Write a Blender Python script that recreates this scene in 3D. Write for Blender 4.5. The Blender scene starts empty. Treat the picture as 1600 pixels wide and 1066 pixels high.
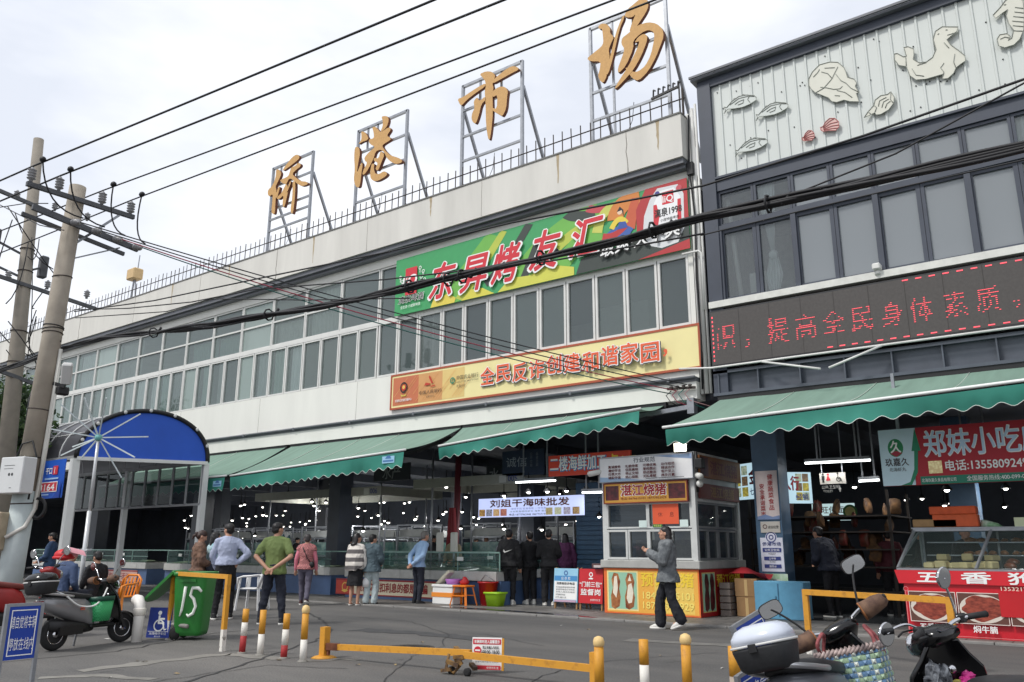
import bpy, math, random
from mathutils import Vector, Matrix, noise
random.seed(7)
SC = bpy.context.scene
COL = SC.collection
R = math.radians

# ---------------------------------------------------------------- camera
FPX, PITCH, ROLL, YAW, EYE = 1280.0, R(14.25), R(0.2), R(127.25), 1.30
FW = Vector((math.cos(PITCH)*math.cos(YAW), math.cos(PITCH)*math.sin(YAW), math.sin(PITCH)))
_rt = Vector((math.sin(YAW), -math.cos(YAW), 0)); _up = _rt.cross(FW)
RT = _rt*math.cos(ROLL)+_up*math.sin(ROLL); UP = _up*math.cos(ROLL)-_rt*math.sin(ROLL)
CAMP = Vector((0, 0, EYE))
cd = bpy.data.cameras.new('camera'); cam = bpy.data.objects.new('camera', cd); COL.objects.link(cam)
cd.sensor_width = 36; cd.lens = FPX/1600*36; cd.clip_start = .05; cd.clip_end = 3000
cam.matrix_world = Matrix(((RT.x, UP.x, -FW.x, 0), (RT.y, UP.y, -FW.y, 0), (RT.z, UP.z, -FW.z, EYE), (0, 0, 0, 1)))
SC.camera = cam
# survey helpers: turn a bearing read off the photo (1600 px wide) into a point of the place
def bearing(x, y): return RT*((x-800)/FPX)-UP*((y-533)/FPX)+FW
def onz(x, y, z=0.0): d = bearing(x, y); return CAMP+d*((z-EYE)/d.z)
def ony(x, y, Y): d = bearing(x, y); return CAMP+d*(Y/d.y)
def onx(x, y, X): d = bearing(x, y); return CAMP+d*(X/d.x)
def deep(x, y, dist): return CAMP+bearing(x, y)*dist

# ---------------------------------------------------------------- world, sun, exposure
W = bpy.data.worlds.new('World'); SC.world = W; W.use_nodes = True
nt = W.node_tree; N = nt.nodes; L = nt.links
bg = N['Background']; bg.inputs['Strength'].default_value = .1
SUN_EL, SUN_AZ = R(52), R(-115)          # behind the viewer's right shoulder; azimuth as a compass angle in the XY plane
sky = N.new('ShaderNodeTexSky'); sky.sky_type = 'NISHITA'; sky.sun_disc = False
sky.sun_elevation = SUN_EL; sky.sun_rotation = R(90)-SUN_AZ
tc = N.new('ShaderNodeTexCoord'); mp = N.new('ShaderNodeMapping'); mp.inputs['Scale'].default_value = (1.6, 1.6, 4.2)
nz = N.new('ShaderNodeTexNoise'); nz.inputs['Scale'].default_value = 1.7; nz.inputs['Detail'].default_value = 5; nz.inputs['Roughness'].default_value = .55
cr = N.new('ShaderNodeValToRGB'); e = cr.color_ramp.elements
e[0].position = .36; e[0].color = (5.2, 5.45, 6.0, 1); e[1].position = .64; e[1].color = (6.9, 7.0, 7.25, 1)
mx = N.new('ShaderNodeMix'); mx.data_type = 'RGBA'; mx.inputs[0].default_value = .92
L.new(tc.outputs['Generated'], mp.inputs['Vector']); L.new(mp.outputs['Vector'], nz.inputs['Vector']); L.new(nz.outputs['Fac'], cr.inputs['Fac'])
L.new(sky.outputs['Color'], mx.inputs[6]); L.new(cr.outputs['Color'], mx.inputs[7]); L.new(mx.outputs[2], bg.inputs['Color'])
sd = bpy.data.lights.new('sun', 'SUN'); sd.energy = 1.5; sd.angle = R(10); sd.color = (1, .97, .92)
so = bpy.data.objects.new('sun', sd); COL.objects.link(so)
sdir = Vector((math.cos(SUN_EL)*math.cos(SUN_AZ), math.cos(SUN_EL)*math.sin(SUN_AZ), math.sin(SUN_EL)))
so.rotation_euler = sdir.to_track_quat('Z', 'Y').to_euler(); so.location = sdir*60
SC.view_settings.view_transform = 'Standard'; SC.view_settings.look = 'None'; SC.view_settings.exposure = 0.74
SC.view_settings.gamma = 1.0

# ---------------------------------------------------------------- materials
def S(r, g, b): return tuple(((c/255)/12.92 if c/255 <= .04045 else ((c/255+.055)/1.055)**2.4) for c in (r, g, b))
MATS = {}
def mat(key, rgb=None, rough=.7, metal=0., var=.12, scale=6., bump=0., emit=0., alpha=1., trans=0., kind=None, rgb2=None, spec=.5, stretch=None, ior=None):
    if key in MATS: return MATS[key]
    m = bpy.data.materials.new(key); MATS[key] = m; m.use_nodes = True
    nt = m.node_tree; N = nt.nodes; L = nt.links; b = N['Principled BSDF']
    c = tuple(rgb)+(1,)
    b.inputs['Roughness'].default_value = rough; b.inputs['Metallic'].default_value = metal
    b.inputs['Specular IOR Level'].default_value = spec
    if ior: b.inputs['IOR'].default_value = ior
    t = N.new('ShaderNodeTexCoord'); mpg = N.new('ShaderNodeMapping'); L.new(t.outputs['Object'], mpg.inputs['Vector'])
    if stretch: mpg.inputs['Scale'].default_value = stretch
    tx = N.new('ShaderNodeTexNoise'); tx.inputs['Scale'].default_value = scale; tx.inputs['Detail'].default_value = 6; tx.inputs['Roughness'].default_value = .6
    L.new(mpg.outputs['Vector'], tx.inputs['Vector'])
    src = tx.outputs['Fac']
    if kind == 'voronoi':
        vo = N.new('ShaderNodeTexVoronoi'); vo.inputs['Scale'].default_value = scale; L.new(mpg.outputs['Vector'], vo.inputs['Vector']); src = vo.outputs['Distance']
    if kind == 'wave':
        vo = N.new('ShaderNodeTexWave'); vo.inputs['Scale'].default_value = scale; vo.inputs['Distortion'].default_value = 1.2; L.new(mpg.outputs['Vector'], vo.inputs['Vector']); src = vo.outputs['Fac']
    if kind == 'checker':
        vo = N.new('ShaderNodeTexChecker'); vo.inputs['Scale'].default_value = scale; L.new(mpg.outputs['Vector'], vo.inputs['Vector']); src = vo.outputs['Fac']
    ra = N.new('ShaderNodeValToRGB'); L.new(src, ra.inputs['Fac']); el = ra.color_ramp.elements
    if kind in ('voronoi', 'wave', 'checker') or rgb2:
        c2 = tuple(rgb2 or [x*.4 for x in rgb])+(1,)
        el[0].position = .3; el[1].position = .62
        el[0].color = c; el[1].color = c2
    else:
        el[0].position = .28; el[1].position = .72
        el[0].color = tuple(max(0, x*(1-var)) for x in rgb)+(1,); el[1].color = tuple(min(1, x*(1+var*.6)) for x in rgb)+(1,)
    if emit:
        L.new(ra.outputs['Color'], b.inputs['Emission Color']); b.inputs['Emission Strength'].default_value = emit
        b.inputs['Base Color'].default_value = tuple(x*.3 for x in rgb)+(1,)
    else:
        L.new(ra.outputs['Color'], b.inputs['Base Color'])
    if alpha < 1: b.inputs['Alpha'].default_value = alpha
    if bump:
        bp = N.new('ShaderNodeBump'); bp.inputs['Strength'].default_value = bump; bp.inputs['Distance'].default_value = .02
        L.new(src, bp.inputs['Height']); L.new(bp.outputs['Normal'], b.inputs['Normal'])
    if trans:
        tl = N.new('ShaderNodeBsdfTranslucent'); L.new(ra.outputs['Color'], tl.inputs['Color'])
        ms = N.new('ShaderNodeMixShader'); ms.inputs[0].default_value = trans
        L.new(b.outputs[0], ms.inputs[1]); L.new(tl.outputs[0], ms.inputs[2]); L.new(ms.outputs[0], N['Material Output'].inputs['Surface'])
    return m
def C(r, g, b, **k):                       # a plain printed or painted colour
    return mat('paint %d %d %d%s' % (r, g, b, ''.join(sorted('%s%s' % i for i in k.items()))), S(r, g, b), **{**dict(rough=.55, var=.06, scale=3), **k})
def glass(key, tint, alpha, ior=1.5, rough=.03):
    if key in MATS: return MATS[key]
    m = bpy.data.materials.new(key); MATS[key] = m; m.use_nodes = True
    nt = m.node_tree; N = nt.nodes; L = nt.links; N.remove(N['Principled BSDF'])
    fr = N.new('ShaderNodeFresnel'); fr.inputs['IOR'].default_value = ior
    gl = N.new('ShaderNodeBsdfGlossy'); gl.inputs['Roughness'].default_value = rough; gl.inputs['Color'].default_value = (.95, 1, .99, 1)
    tr = N.new('ShaderNodeBsdfTransparent'); tr.inputs['Color'].default_value = (.86, .93, .92, 1)
    df = N.new('ShaderNodeBsdfDiffuse'); df.inputs['Color'].default_value = tuple(tint)+(1,)
    m1 = N.new('ShaderNodeMixShader'); m1.inputs[0].default_value = alpha; m2 = N.new('ShaderNodeMixShader')
    tn = N.new('ShaderNodeTexNoise'); tn.inputs['Scale'].default_value = .8; bp = N.new('ShaderNodeBump'); bp.inputs['Strength'].default_value = .04; bp.inputs['Distance'].default_value = .05
    t = N.new('ShaderNodeTexCoord'); L.new(t.outputs['Object'], tn.inputs['Vector']); L.new(tn.outputs['Fac'], bp.inputs['Height']); L.new(bp.outputs['Normal'], gl.inputs['Normal'])
    L.new(tr.outputs[0], m1.inputs[1]); L.new(df.outputs[0], m1.inputs[2]); L.new(fr.outputs[0], m2.inputs[0]); L.new(m1.outputs[0], m2.inputs[1]); L.new(gl.outputs[0], m2.inputs[2])
    L.new(m2.outputs[0], N['Material Output'].inputs['Surface'])
    return m

# ---------------------------------------------------------------- mesh builder
def plane(x, y, z, a=0.0, lean=0.0):       # local u right, v up, w towards the viewer; a = turn about Z
    m = Matrix.Translation((x, y, z)) @ Matrix.Rotation(a, 4, 'Z') @ Matrix.Rotation(R(90)+lean, 4, 'X')
    return m
_fc = bpy.data.curves.new('lettering_source', 'FONT'); _fo = bpy.data.objects.new('lettering_source', _fc)
_tcache = {}
def glyphs(s, bold=0.0, shear=0.0):
    k = (s, round(bold, 3), round(shear, 3))
    if k not in _tcache:
        _fc.body = s; _fc.size = 1; _fc.offset = bold; _fc.shear = shear; _fc.resolution_u = 3
        m = _fo.to_mesh(); vs = [(v.co.x, v.co.y) for v in m.vertices]; fs = [tuple(p.vertices) for p in m.polygons]; _fo.to_mesh_clear()
        _tcache[k] = (vs, fs)
    return _tcache[k]
class MB:
    def __init__(s, M=None): s.v = []; s.f = []; s.mi = []; s.sm = []; s.mats = []; s.M = M or Matrix.Identity(4); s.cur = 0
    def use(s, m):
        if m not in s.mats: s.mats.append(m)
        s.cur = s.mats.index(m); return s
    def add(s, vs, fs, smooth=False):
        o = len(s.v); M = s.M
        s.v += [M @ Vector(v) for v in vs]
        for f in fs: s.f.append([i+o for i in f]); s.mi.append(s.cur); s.sm.append(smooth)
        return s
    def box(s, x0, x1, y0, y1, z0, z1):
        return s.add([(x0, y0, z0), (x1, y0, z0), (x1, y1, z0), (x0, y1, z0), (x0, y0, z1), (x1, y0, z1), (x1, y1, z1), (x0, y1, z1)],
                     [(0, 3, 2, 1), (4, 5, 6, 7), (0, 1, 5, 4), (1, 2, 6, 5), (2, 3, 7, 6), (3, 0, 4, 7)])
    def cbox(s, c, sz): return s.box(c[0]-sz[0]/2, c[0]+sz[0]/2, c[1]-sz[1]/2, c[1]+sz[1]/2, c[2]-sz[2]/2, c[2]+sz[2]/2)
    def bev(s, x0, x1, y0, y1, z0, z1, b=.01):   # box with chamfered edges
        X = (x0, x0+b, x1-b, x1); Y = (y0, y0+b, y1-b, y1); Z = (z0, z0+b, z1-b, z1)
        rings = []
        for (zz, k) in ((Z[0], 1), (Z[1], 0), (Z[2], 0), (Z[3], 1)):
            a = b if k else 0
            rings.append([(x0+a+b*(not k), y0+a, zz), (x1-a-b*(not k), y0+a, zz), (x1-a, y0+a+b*(not k), zz), (x1-a, y1-a-b*(not k), zz),
                          (x1-a-b*(not k), y1-a, zz), (x0+a+b*(not k), y1-a, zz), (x0+a, y1-a-b*(not k), zz), (x0+a, y0+a+b*(not k), zz)])
        return s.rings(rings, smooth=False)
    def rings(s, rs, smooth=True, caps=True, closed=False):
        n = len(rs[0]); vs = [p for r in rs for p in r]; fs = []
        m = len(rs)
        for i in range(m if closed else m-1):
            a = i*n; b = ((i+1) % m)*n
            for j in range(n): k = (j+1) % n; fs.append((a+j, a+k, b+k, b+j))
        if caps and not closed: fs.append(tuple(range(n-1, -1, -1))); fs.append(tuple(range((m-1)*n, m*n)))
        return s.add(vs, fs, smooth)
    def tube(s, pts, r, n=8, closed=False, caps=True):
        pts = [Vector(p) for p in pts]; m = len(pts); rs = r if isinstance(r, (list, tuple)) else [r]*m
        up = Vector((.013, .021, 1)); rings = []; prev = None
        for i, p in enumerate(pts):
            t = (pts[(i+1) % m]-pts[i-1]) if closed else (pts[min(i+1, m-1)]-pts[max(i-1, 0)])
            if t.length < 1e-9: t = Vector((0, 0, 1))
            t.normalize()
            if prev is None:
                a = t.cross(up)
                if a.length < .05: a = t.cross(Vector((1, .1, 0)))
                a.normalize()
            else:
                a = prev-t*prev.dot(t)
                if a.length < 1e-6: a = t.orthogonal()
                a.normalize()
            prev = a; b = t.cross(a)
            rings.append([p+a*(rs[i]*math.cos(2*math.pi*j/n))+b*(rs[i]*math.sin(2*math.pi*j/n)) for j in range(n)])
        return s.rings(rings, True, caps, closed)
    def bar(s, p0, p1, w, h=None):
        h = h or w; p0 = Vector(p0); p1 = Vector(p1); t = (p1-p0).normalized()
        a = t.cross(Vector((0, 0, 1)))
        if a.length < .02: a = Vector((1, 0, 0))
        a.normalize(); b = a.cross(t)
        return s.rings([[p+a*(w/2*x)+b*(h/2*y) for x, y in ((-1, -1), (1, -1), (1, 1), (-1, 1))] for p in (p0, p1)], False)
    def lathe(s, prof, n=16, c=(0, 0, 0), smooth=True):
        return s.rings([[(c[0]+r*math.cos(2*math.pi*j/n), c[1]+r*math.sin(2*math.pi*j/n), c[2]+z) for j in range(n)] for r, z in prof], smooth)
    def ell(s, c, r, n=12, m=8):
        return s.rings([[(c[0]+r[0]*math.sin(math.pi*max(.02, min(.98, i/m)))*math.cos(2*math.pi*j/n), c[1]+r[1]*math.sin(math.pi*max(.02, min(.98, i/m)))*math.sin(2*math.pi*j/n), c[2]-r[2]*math.cos(math.pi*i/m)) for j in range(n)] for i in range(m+1)])
    def crumple(s, c, r, seed, n=11, m=8):      # creased, flat-faceted wrapper
        k0 = len(s.v); f0 = len(s.f); s.ell(c, r, n, m); cw = s.M @ Vector(c)
        for i in range(k0, len(s.v)):
            d = s.v[i]-cw; q = Vector((seed+i*.37, i*.91, seed*2.1)); s.v[i] = cw+d*(1+.55*noise.noise(q)+.25*noise.noise(q*3))
        for j in range(f0, len(s.f)): s.sm[j] = False
        return s
    def loft(s, rs, n=16, p=2.0):            # rs: (z, cx, cy, rx, ry); p > 2 squares the section off
        out = []
        for z, cx, cy, rx, ry in rs:
            ring = []
            for j in range(n):
                a = 2*math.pi*j/n; ca, sa = math.cos(a), math.sin(a)
                ring.append((cx+rx*math.copysign(abs(ca)**(2/p), ca), cy+ry*math.copysign(abs(sa)**(2/p), sa), z))
            out.append(ring)
        return s.rings(out)
    def poly(s, pts, w=0.0): return s.add([(p[0], p[1], w) for p in pts], [tuple(range(len(pts)))])
    def prism(s, pts, w0, w1):
        n = len(pts); vs = [(p[0], p[1], w0) for p in pts]+[(p[0], p[1], w1) for p in pts]
        ar = sum(pts[i][0]*pts[(i+1) % n][1]-pts[(i+1) % n][0]*pts[i][1] for i in range(n))
        fs = [tuple(range(n-1, -1, -1)), tuple(range(n, 2*n))]+[(i, (i+1) % n, (i+1) % n+n, i+n) for i in range(n)]
        if ar < 0: fs = [f[::-1] for f in fs]
        return s.add(vs, fs)
    def rect(s, u0, u1, v0, v1, w=0.0): return s.add([(u0, v0, w), (u1, v0, w), (u1, v1, w), (u0, v1, w)], [(0, 1, 2, 3)])
    def disc(s, cx, cy, r, w=0.0, n=24, ry=None): return s.poly([(cx+r*math.cos(2*math.pi*i/n), cy+(ry or r)*math.sin(2*math.pi*i/n)) for i in range(n)], w)
    def ringf(s, cx, cy, r0, r1, w=0.0, n=24, k=1.0):
        vs = [(cx+r*math.cos(2*math.pi*i/n), cy+k*r*math.sin(2*math.pi*i/n), w) for r in (r0, r1) for i in range(n)]
        return s.add(vs, [(i, i+n, (i+1) % n+n, (i+1) % n) for i in range(n)])
    def sheet(s, fn, nu, nv, smooth=True):
        vs = [fn(i/nu, j/nv) for j in range(nv+1) for i in range(nu+1)]
        return s.add(vs, [(j*(nu+1)+i, j*(nu+1)+i+1, (j+1)*(nu+1)+i+1, (j+1)*(nu+1)+i) for j in range(nv) for i in range(nu)], smooth)
    def text(s, t, u, v, h, w=0.0, width=None, align='l', bold=0.0, shear=0.0, slant=0.0, vertical=False, depth=0.0):
        if vertical:
            for i, ch in enumerate(t): s.text(ch, u, v-i*h*1.12, h, w, None, 'c', bold, shear)
            return s
        if bold > .004:      # heavier strokes: the same glyph laid down again, nudged round a small circle
            hb = h*bold*.8; n_ = 4 if bold < .03 else 8; ww = None if width is None else width-2*hb*0
            for i_ in range(n_):
                a_ = 2*math.pi*i_/n_+.4; s.text(t, u+hb*math.cos(a_), v+hb*math.sin(a_), h, w+.00012*i_, ww, align, 0, shear, slant)
            w += .0011
        vs, fs = glyphs(t, 0, shear)
        if not vs: return s
        x0 = min(a for a, b in vs); x1 = max(a for a, b in vs)
        cjk = any(ord(c) > 0x2e80 for c in t); y0 = -.08 if cjk else 0.; k = h/(.93 if cjk else .73)
        kx = k if width is None else width/(x1-x0)
        off = {'l': 0, 'c': -(x1-x0)*kx/2, 'r': -(x1-x0)*kx}[align]
        q = [(u+off+(a-x0)*kx, v+(b-y0)*k+slant*(off+(a-x0)*kx), w) for a, b in vs]
        if depth:
            n = len(q); s.add(q, fs)
            # side walls along boundary edges
            cnt = {}
            for f in fs:
                for i in range(len(f)):
                    e = (f[i], f[(i+1) % len(f)]); cnt[e] = 1
            for (a, b) in list(cnt):
                if (b, a) not in cnt: s.add([q[a], q[b], (q[b][0], q[b][1], w-depth), (q[a][0], q[a][1], w-depth)], [(0, 3, 2, 1)])
            return s
        return s.add(q, fs)
ORG = {}
KEYS = {}
def tag(o, label=None, cat=None, group=None, kind=None):
    if label: o['label'] = label
    if cat: o['category'] = cat
    if group: o['group'] = group
    if kind: o['kind'] = kind
    return o
def thing(name, label, cat, loc=(0, 0, 0), rotz=0.0, group=None):
    o = bpy.data.objects.new(name, None); COL.objects.link(o); o.empty_display_size = .1
    o.location = loc; o.rotation_euler = (0, 0, rotz); ORG[o] = Vector(loc)
    return tag(o, label, cat, group)
def mesh_of(name, mb, shift=None):
    me = bpy.data.meshes.new(name)
    me.from_pydata([tuple(v-shift) if shift else tuple(v) for v in mb.v], [], mb.f)
    for m in mb.mats: me.materials.append(m)
    me.polygons.foreach_set('material_index', mb.mi); me.polygons.foreach_set('use_smooth', mb.sm); me.update()
    return me
def part(name, mb, m=None, parent=None, world=False):
    if m is not None: mb.mats = [m]; mb.mi = [0]*len(mb.f)
    sh = None
    root = parent
    while root is not None and root.parent is not None: root = root.parent
    if world and root is not None: sh = ORG[root]
    o = bpy.data.objects.new(name, mesh_of(name, mb, sh)); COL.objects.link(o)
    if parent is not None: o.parent = parent
    return o
def single(name, mb, m, label=None, cat=None, group=None, kind=None):   # a thing that is one mesh, origin at its base
    if m is not None: mb.mats = [m]; mb.mi = [0]*len(mb.f)
    n = len(mb.v); c = Vector((sum(v.x for v in mb.v)/n, sum(v.y for v in mb.v)/n, min(v.z for v in mb.v)))
    if kind == 'structure': c = Vector((0, 0, 0))
    o = bpy.data.objects.new(name, mesh_of(name, mb, c)); COL.objects.link(o); o.location = c; ORG[o] = c
    return tag(o, label, cat, group, kind)
def copy_tree(o, parent=None):
    c = o.copy(); COL.objects.link(c); c.parent = parent
    for ch in list(o.children): copy_tree(ch, c)
    return c
def board(name, label, cat, M, w, h, face, items, thick=.03, frame=None, group=None, fw=.03, emit=None, loc=None, boardname='panel'):
    """flat sign: panel w x h centred on u, standing on v=0; items drawn as thin printed layers"""
    base = M @ Vector((0, 0, 0))
    t = thing(name, label, cat, base, 0, group)
    b = MB(M); b.box(-w/2, w/2, 0, h, -thick, 0); part(boardname, b, face, t, True)
    printed(t, M, items)
    if frame:
        f = MB(M)
        for (a, b2, c, d) in ((-w/2-fw, w/2+fw, -fw, 0), (-w/2-fw, w/2+fw, h, h+fw), (-w/2-fw, -w/2, 0, h), (w/2, w/2+fw, 0, h)): f.box(a, b2, c, d, -thick-.004, .012)
        part('frame', f, frame, t, True)
    return t
def printed(t, M, items, name='lettering', w0=.003, step=.0026):
    if not items: return
    p = MB(M)
    wv = w0
    for i, it in enumerate(items):
        k, m, a = it[0], it[1], it[2:]; p.use(m)
        kw = {}
        if a and isinstance(a[-1], dict): kw = a[-1]; a = a[:-1]
        if k == 't': p.text(*a, w=wv, **kw)
        elif k == 'r': p.rect(*a, w=wv)
        elif k == 'p': p.poly(a[0], wv)
        elif k == 'd': p.disc(*a[:3], w=wv, **kw)
        elif k == 'o': p.ringf(*a[:4], w=wv, **kw)
        wv += .0024 if (k == 't' and kw.get('bold', 0) > .004) else .0007
    return part(name, p, None, t, True)
# ---------------------------------------------------------------- shared materials
white_paint = mat('white wall paint', S(226, 226, 219), .75, var=.09, scale=.55, stretch=(1.7, 1.7, .30), bump=.02)
plaster = mat('pale parapet plaster', S(212, 210, 203), .8, var=.14, scale=.6, stretch=(2.0, 2.0, .3))
gutter = mat('grey gutter metal', S(105, 108, 114), .5, var=.2, scale=1.2)
alu = mat('white window frame', S(214, 214, 210), .45, var=.08, scale=3)
darkframe = mat('dark slate steel', S(62, 68, 80), .5, var=.15, scale=2)
steel = mat('galvanised steel', S(150, 153, 158), .42, metal=.6, var=.2, scale=8)
rust = mat('dark rusty iron', S(70, 62, 58), .8, var=.4, scale=9)
black = mat('black plastic', S(22, 22, 24), .5, var=.2, scale=5)
blackshiny = mat('glossy black plastic', S(16, 16, 18), .18, var=.2, scale=5)
rubber = mat('tyre rubber', S(26, 26, 27), .85, var=.25, scale=14)
chrome = mat('chrome', S(205, 205, 208), .12, metal=1, var=.05)
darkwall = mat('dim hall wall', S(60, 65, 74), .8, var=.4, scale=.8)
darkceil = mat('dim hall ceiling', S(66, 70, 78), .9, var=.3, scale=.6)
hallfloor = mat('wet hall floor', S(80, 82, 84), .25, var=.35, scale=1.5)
glassA = glass('greenish window glass', (.11, .14, .138), .68, 1.7)
glassL = glass('clear greenish window glass', (.36, .45, .43), .26, 1.6)
glassL2 = glass('milky greenish window glass', (.46, .56, .52), .48, 1.6)
glassL3 = glass('dim greenish window glass', (.24, .30, .29), .36, 1.6)
glassA2 = glass('darker window glass', (.075, .095, .098), .66, 1.7)
glassA3 = glass('lighter window glass', (.17, .205, .20), .6, 1.7)
glassB = glass('grey window glass', (.34, .365, .385), .60, 1.8)
glassB2 = glass('clear grey window glass', (.36, .385, .40), .20, 1.7)
glassC = glass('clear case glass', (.5, .6, .56), .04, 1.45)
lampmat = mat('lamp glow', (1, .97, .9), emit=7, var=0)
yellow = mat('yellow road paint', S(206, 146, 44), .6, rgb2=S(158, 106, 44), scale=13)
_el = yellow.node_tree.nodes['Color Ramp'].color_ramp.elements; _el[0].position = .52; _el[1].position = .80
whitep = mat('chipped white paint', S(222, 218, 210), .65, rgb2=S(150, 144, 136), scale=11)
MATS['chipped white paint'].node_tree.nodes['Color Ramp'].color_ramp.elements[0].position = .60
MATS['chipped white paint'].node_tree.nodes['Color Ramp'].color_ramp.elements[1].position = .64
redp = mat('worn red paint', S(168, 42, 44), .65, var=.3, scale=9)
curtain_m = mat('pale curtain cloth', S(232, 236, 234), .9, var=.06, scale=4)
YF = 15.6

# ---------------------------------------------------------------- ground
asph = mat('worn asphalt', S(86, 85, 84), .85, var=.35, scale=.9, bump=.0)
def _asphalt(m):
    nt = m.node_tree; N = nt.nodes; L = nt.links; b = N['Principled BSDF']
    tc = N.new('ShaderNodeTexCoord')
    n1 = N.new('ShaderNodeTexNoise'); n1.inputs['Scale'].default_value = .22; n1.inputs['Detail'].default_value = 7; n1.inputs['Roughness'].default_value = .65
    mpp = N.new('ShaderNodeMapping'); mpp.inputs['Rotation'].default_value = (0, 0, R(28)); mpp.inputs['Scale'].default_value = (.55, 1.9, 1)
    L.new(tc.outputs['Object'], mpp.inputs['Vector']); L.new(mpp.outputs['Vector'], n1.inputs['Vector'])
    r1 = N.new('ShaderNodeValToRGB'); r1.color_ramp.elements[0].position = .3; r1.color_ramp.elements[0].color = S(72, 72, 73)+(1,)
    r1.color_ramp.elements[1].position = .7; r1.color_ramp.elements[1].color = S(116, 113, 109)+(1,); L.new(n1.outputs['Fac'], r1.inputs['Fac'])
    n2 = N.new('ShaderNodeTexNoise'); n2.inputs['Scale'].default_value = 55; n2.inputs['Detail'].default_value = 3; L.new(tc.outputs['Object'], n2.inputs['Vector'])
    r2 = N.new('ShaderNodeValToRGB'); r2.color_ramp.elements[0].position = .33; r2.color_ramp.elements[0].color = (.62, .62, .62, 1); r2.color_ramp.elements[1].position = .68; r2.color_ramp.elements[1].color = (1.12, 1.12, 1.12, 1)
    L.new(n2.outputs['Fac'], r2.inputs['Fac'])
    mu = N.new('ShaderNodeMix'); mu.data_type = 'RGBA'; mu.blend_type = 'MULTIPLY'; mu.inputs[0].default_value = 1; L.new(r1.outputs['Color'], mu.inputs[6]); L.new(r2.outputs['Color'], mu.inputs[7])
    n3 = N.new('ShaderNodeTexNoise'); n3.inputs['Scale'].default_value = .9; n3.inputs['Detail'].default_value = 8; n3.inputs['Roughness'].default_value = .75; L.new(tc.outputs['Object'], n3.inputs['Vector'])
    r3 = N.new('ShaderNodeValToRGB'); r3.color_ramp.elements[0].position = .62; r3.color_ramp.elements[0].color = (0, 0, 0, 1); r3.color_ramp.elements[1].position = .72; r3.color_ramp.elements[1].color = (1, 1, 1, 1); L.new(n3.outputs['Fac'], r3.inputs['Fac'])
    m2 = N.new('ShaderNodeMix'); m2.data_type = 'RGBA'; m2.inputs[7].default_value = S(62, 61, 60)+(1,); L.new(r3.outputs['Color'], m2.inputs[0]); L.new(mu.outputs[2], m2.inputs[6])
    L.new(m2.outputs[2], b.inputs['Base Color'])
    bp = N.new('ShaderNodeBump'); bp.inputs['Strength'].default_value = .5; bp.inputs['Distance'].default_value = .006; L.new(n2.outputs['Fac'], bp.inputs['Height']); L.new(bp.outputs['Normal'], b.inputs['Normal'])
_asphalt(asph)
g = MB(); g.rect(-600, 600, -600, 600); single('road', g, asph, kind='structure')
concrete = mat('bleached concrete patch', S(128, 125, 119), .85, var=.3, scale=2.2)
tar = mat('tar crack filler', S(52, 52, 53), .7, var=.2)
def ribbon(name, px, w, m, z, kind='structure'):
    b = MB(); pts = [onz(x, y) for x, y in px]; fine = []
    for a, c in zip(pts, pts[1:]):
        for k in range(6): fine.append(a.lerp(c, k/6))
    fine.append(pts[-1]); vs = []
    for i, p in enumerate(fine):
        t = (fine[min(i+1, len(fine)-1)]-fine[max(0, i-1)]); t.normalize(); nn = Vector((-t.y, t.x, 0))
        j = noise.noise(p*3.1)*.10; ww = w*(.6+.8*abs(noise.noise(p*2.3+Vector((5, 1, 0)))))
        vs += [tuple(p+nn*(j+ww)+Vector((0, 0, z))), tuple(p+nn*(j-ww)+Vector((0, 0, z)))]
    b.add(vs, [(2*i, 2*i+1, 2*i+3, 2*i+2) for i in range(len(fine)-1)])
    return single(name, b, m, kind=kind)
ribbon('road_crack', [(474, 948), (485, 960), (508, 972), (517, 984), (505, 995), (478, 1006), (430, 1022), (380, 1040), (310, 1060), (250, 1075)], .024, tar, .005)
ribbon('road_crack', [(0, 1035), (90, 1027), (180, 1018), (250, 1006), (330, 990), (400, 984)], .018, tar, .006)
ribbon('road_crack', [(230, 1068), (330, 1052), (420, 1040), (540, 1046)], .012, tar, .007)
ribbon('concrete_patch', [(120, 1048), (200, 1040), (300, 1028), (360, 1022), (440, 1030)], .16, concrete, .004)
ribbon('concrete_patch', [(60, 1060), (150, 1056), (240, 1062)], .10, concrete, .004)
ribbon('concrete_patch', [(480, 1034), (530, 1030), (560, 1032)], .09, concrete, .004)
ribbon('road_crack', [(560, 965), (640, 972), (700, 990), (760, 992), (850, 1010)], .009, tar, .006)
ribbon('road_crack', [(700, 990), (690, 1010), (640, 1030), (600, 1066)], .008, tar, .007)
ribbon('road_crack', [(830, 1066), (900, 1040), (985, 1030), (1120, 1020)], .009, tar, .006)
ribbon('road_patch', [(560, 984), (660, 990), (760, 1000)], .30, mat('darker asphalt patch', S(70, 70, 71), .8, var=.25, scale=6), .0045)
ribbon('road_patch', [(980, 1000), (1080, 1006), (1160, 1010)], .22, mat('lighter asphalt patch', S(112, 110, 106), .85, var=.25, scale=5), .0045)
ribbon('wet_patch', [(690, 950), (760, 955), (860, 962), (930, 968)], .14, mat('wet pavement', S(60, 60, 62), .12, var=.3, scale=3), .036)
rl_ = random.Random(31)
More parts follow.
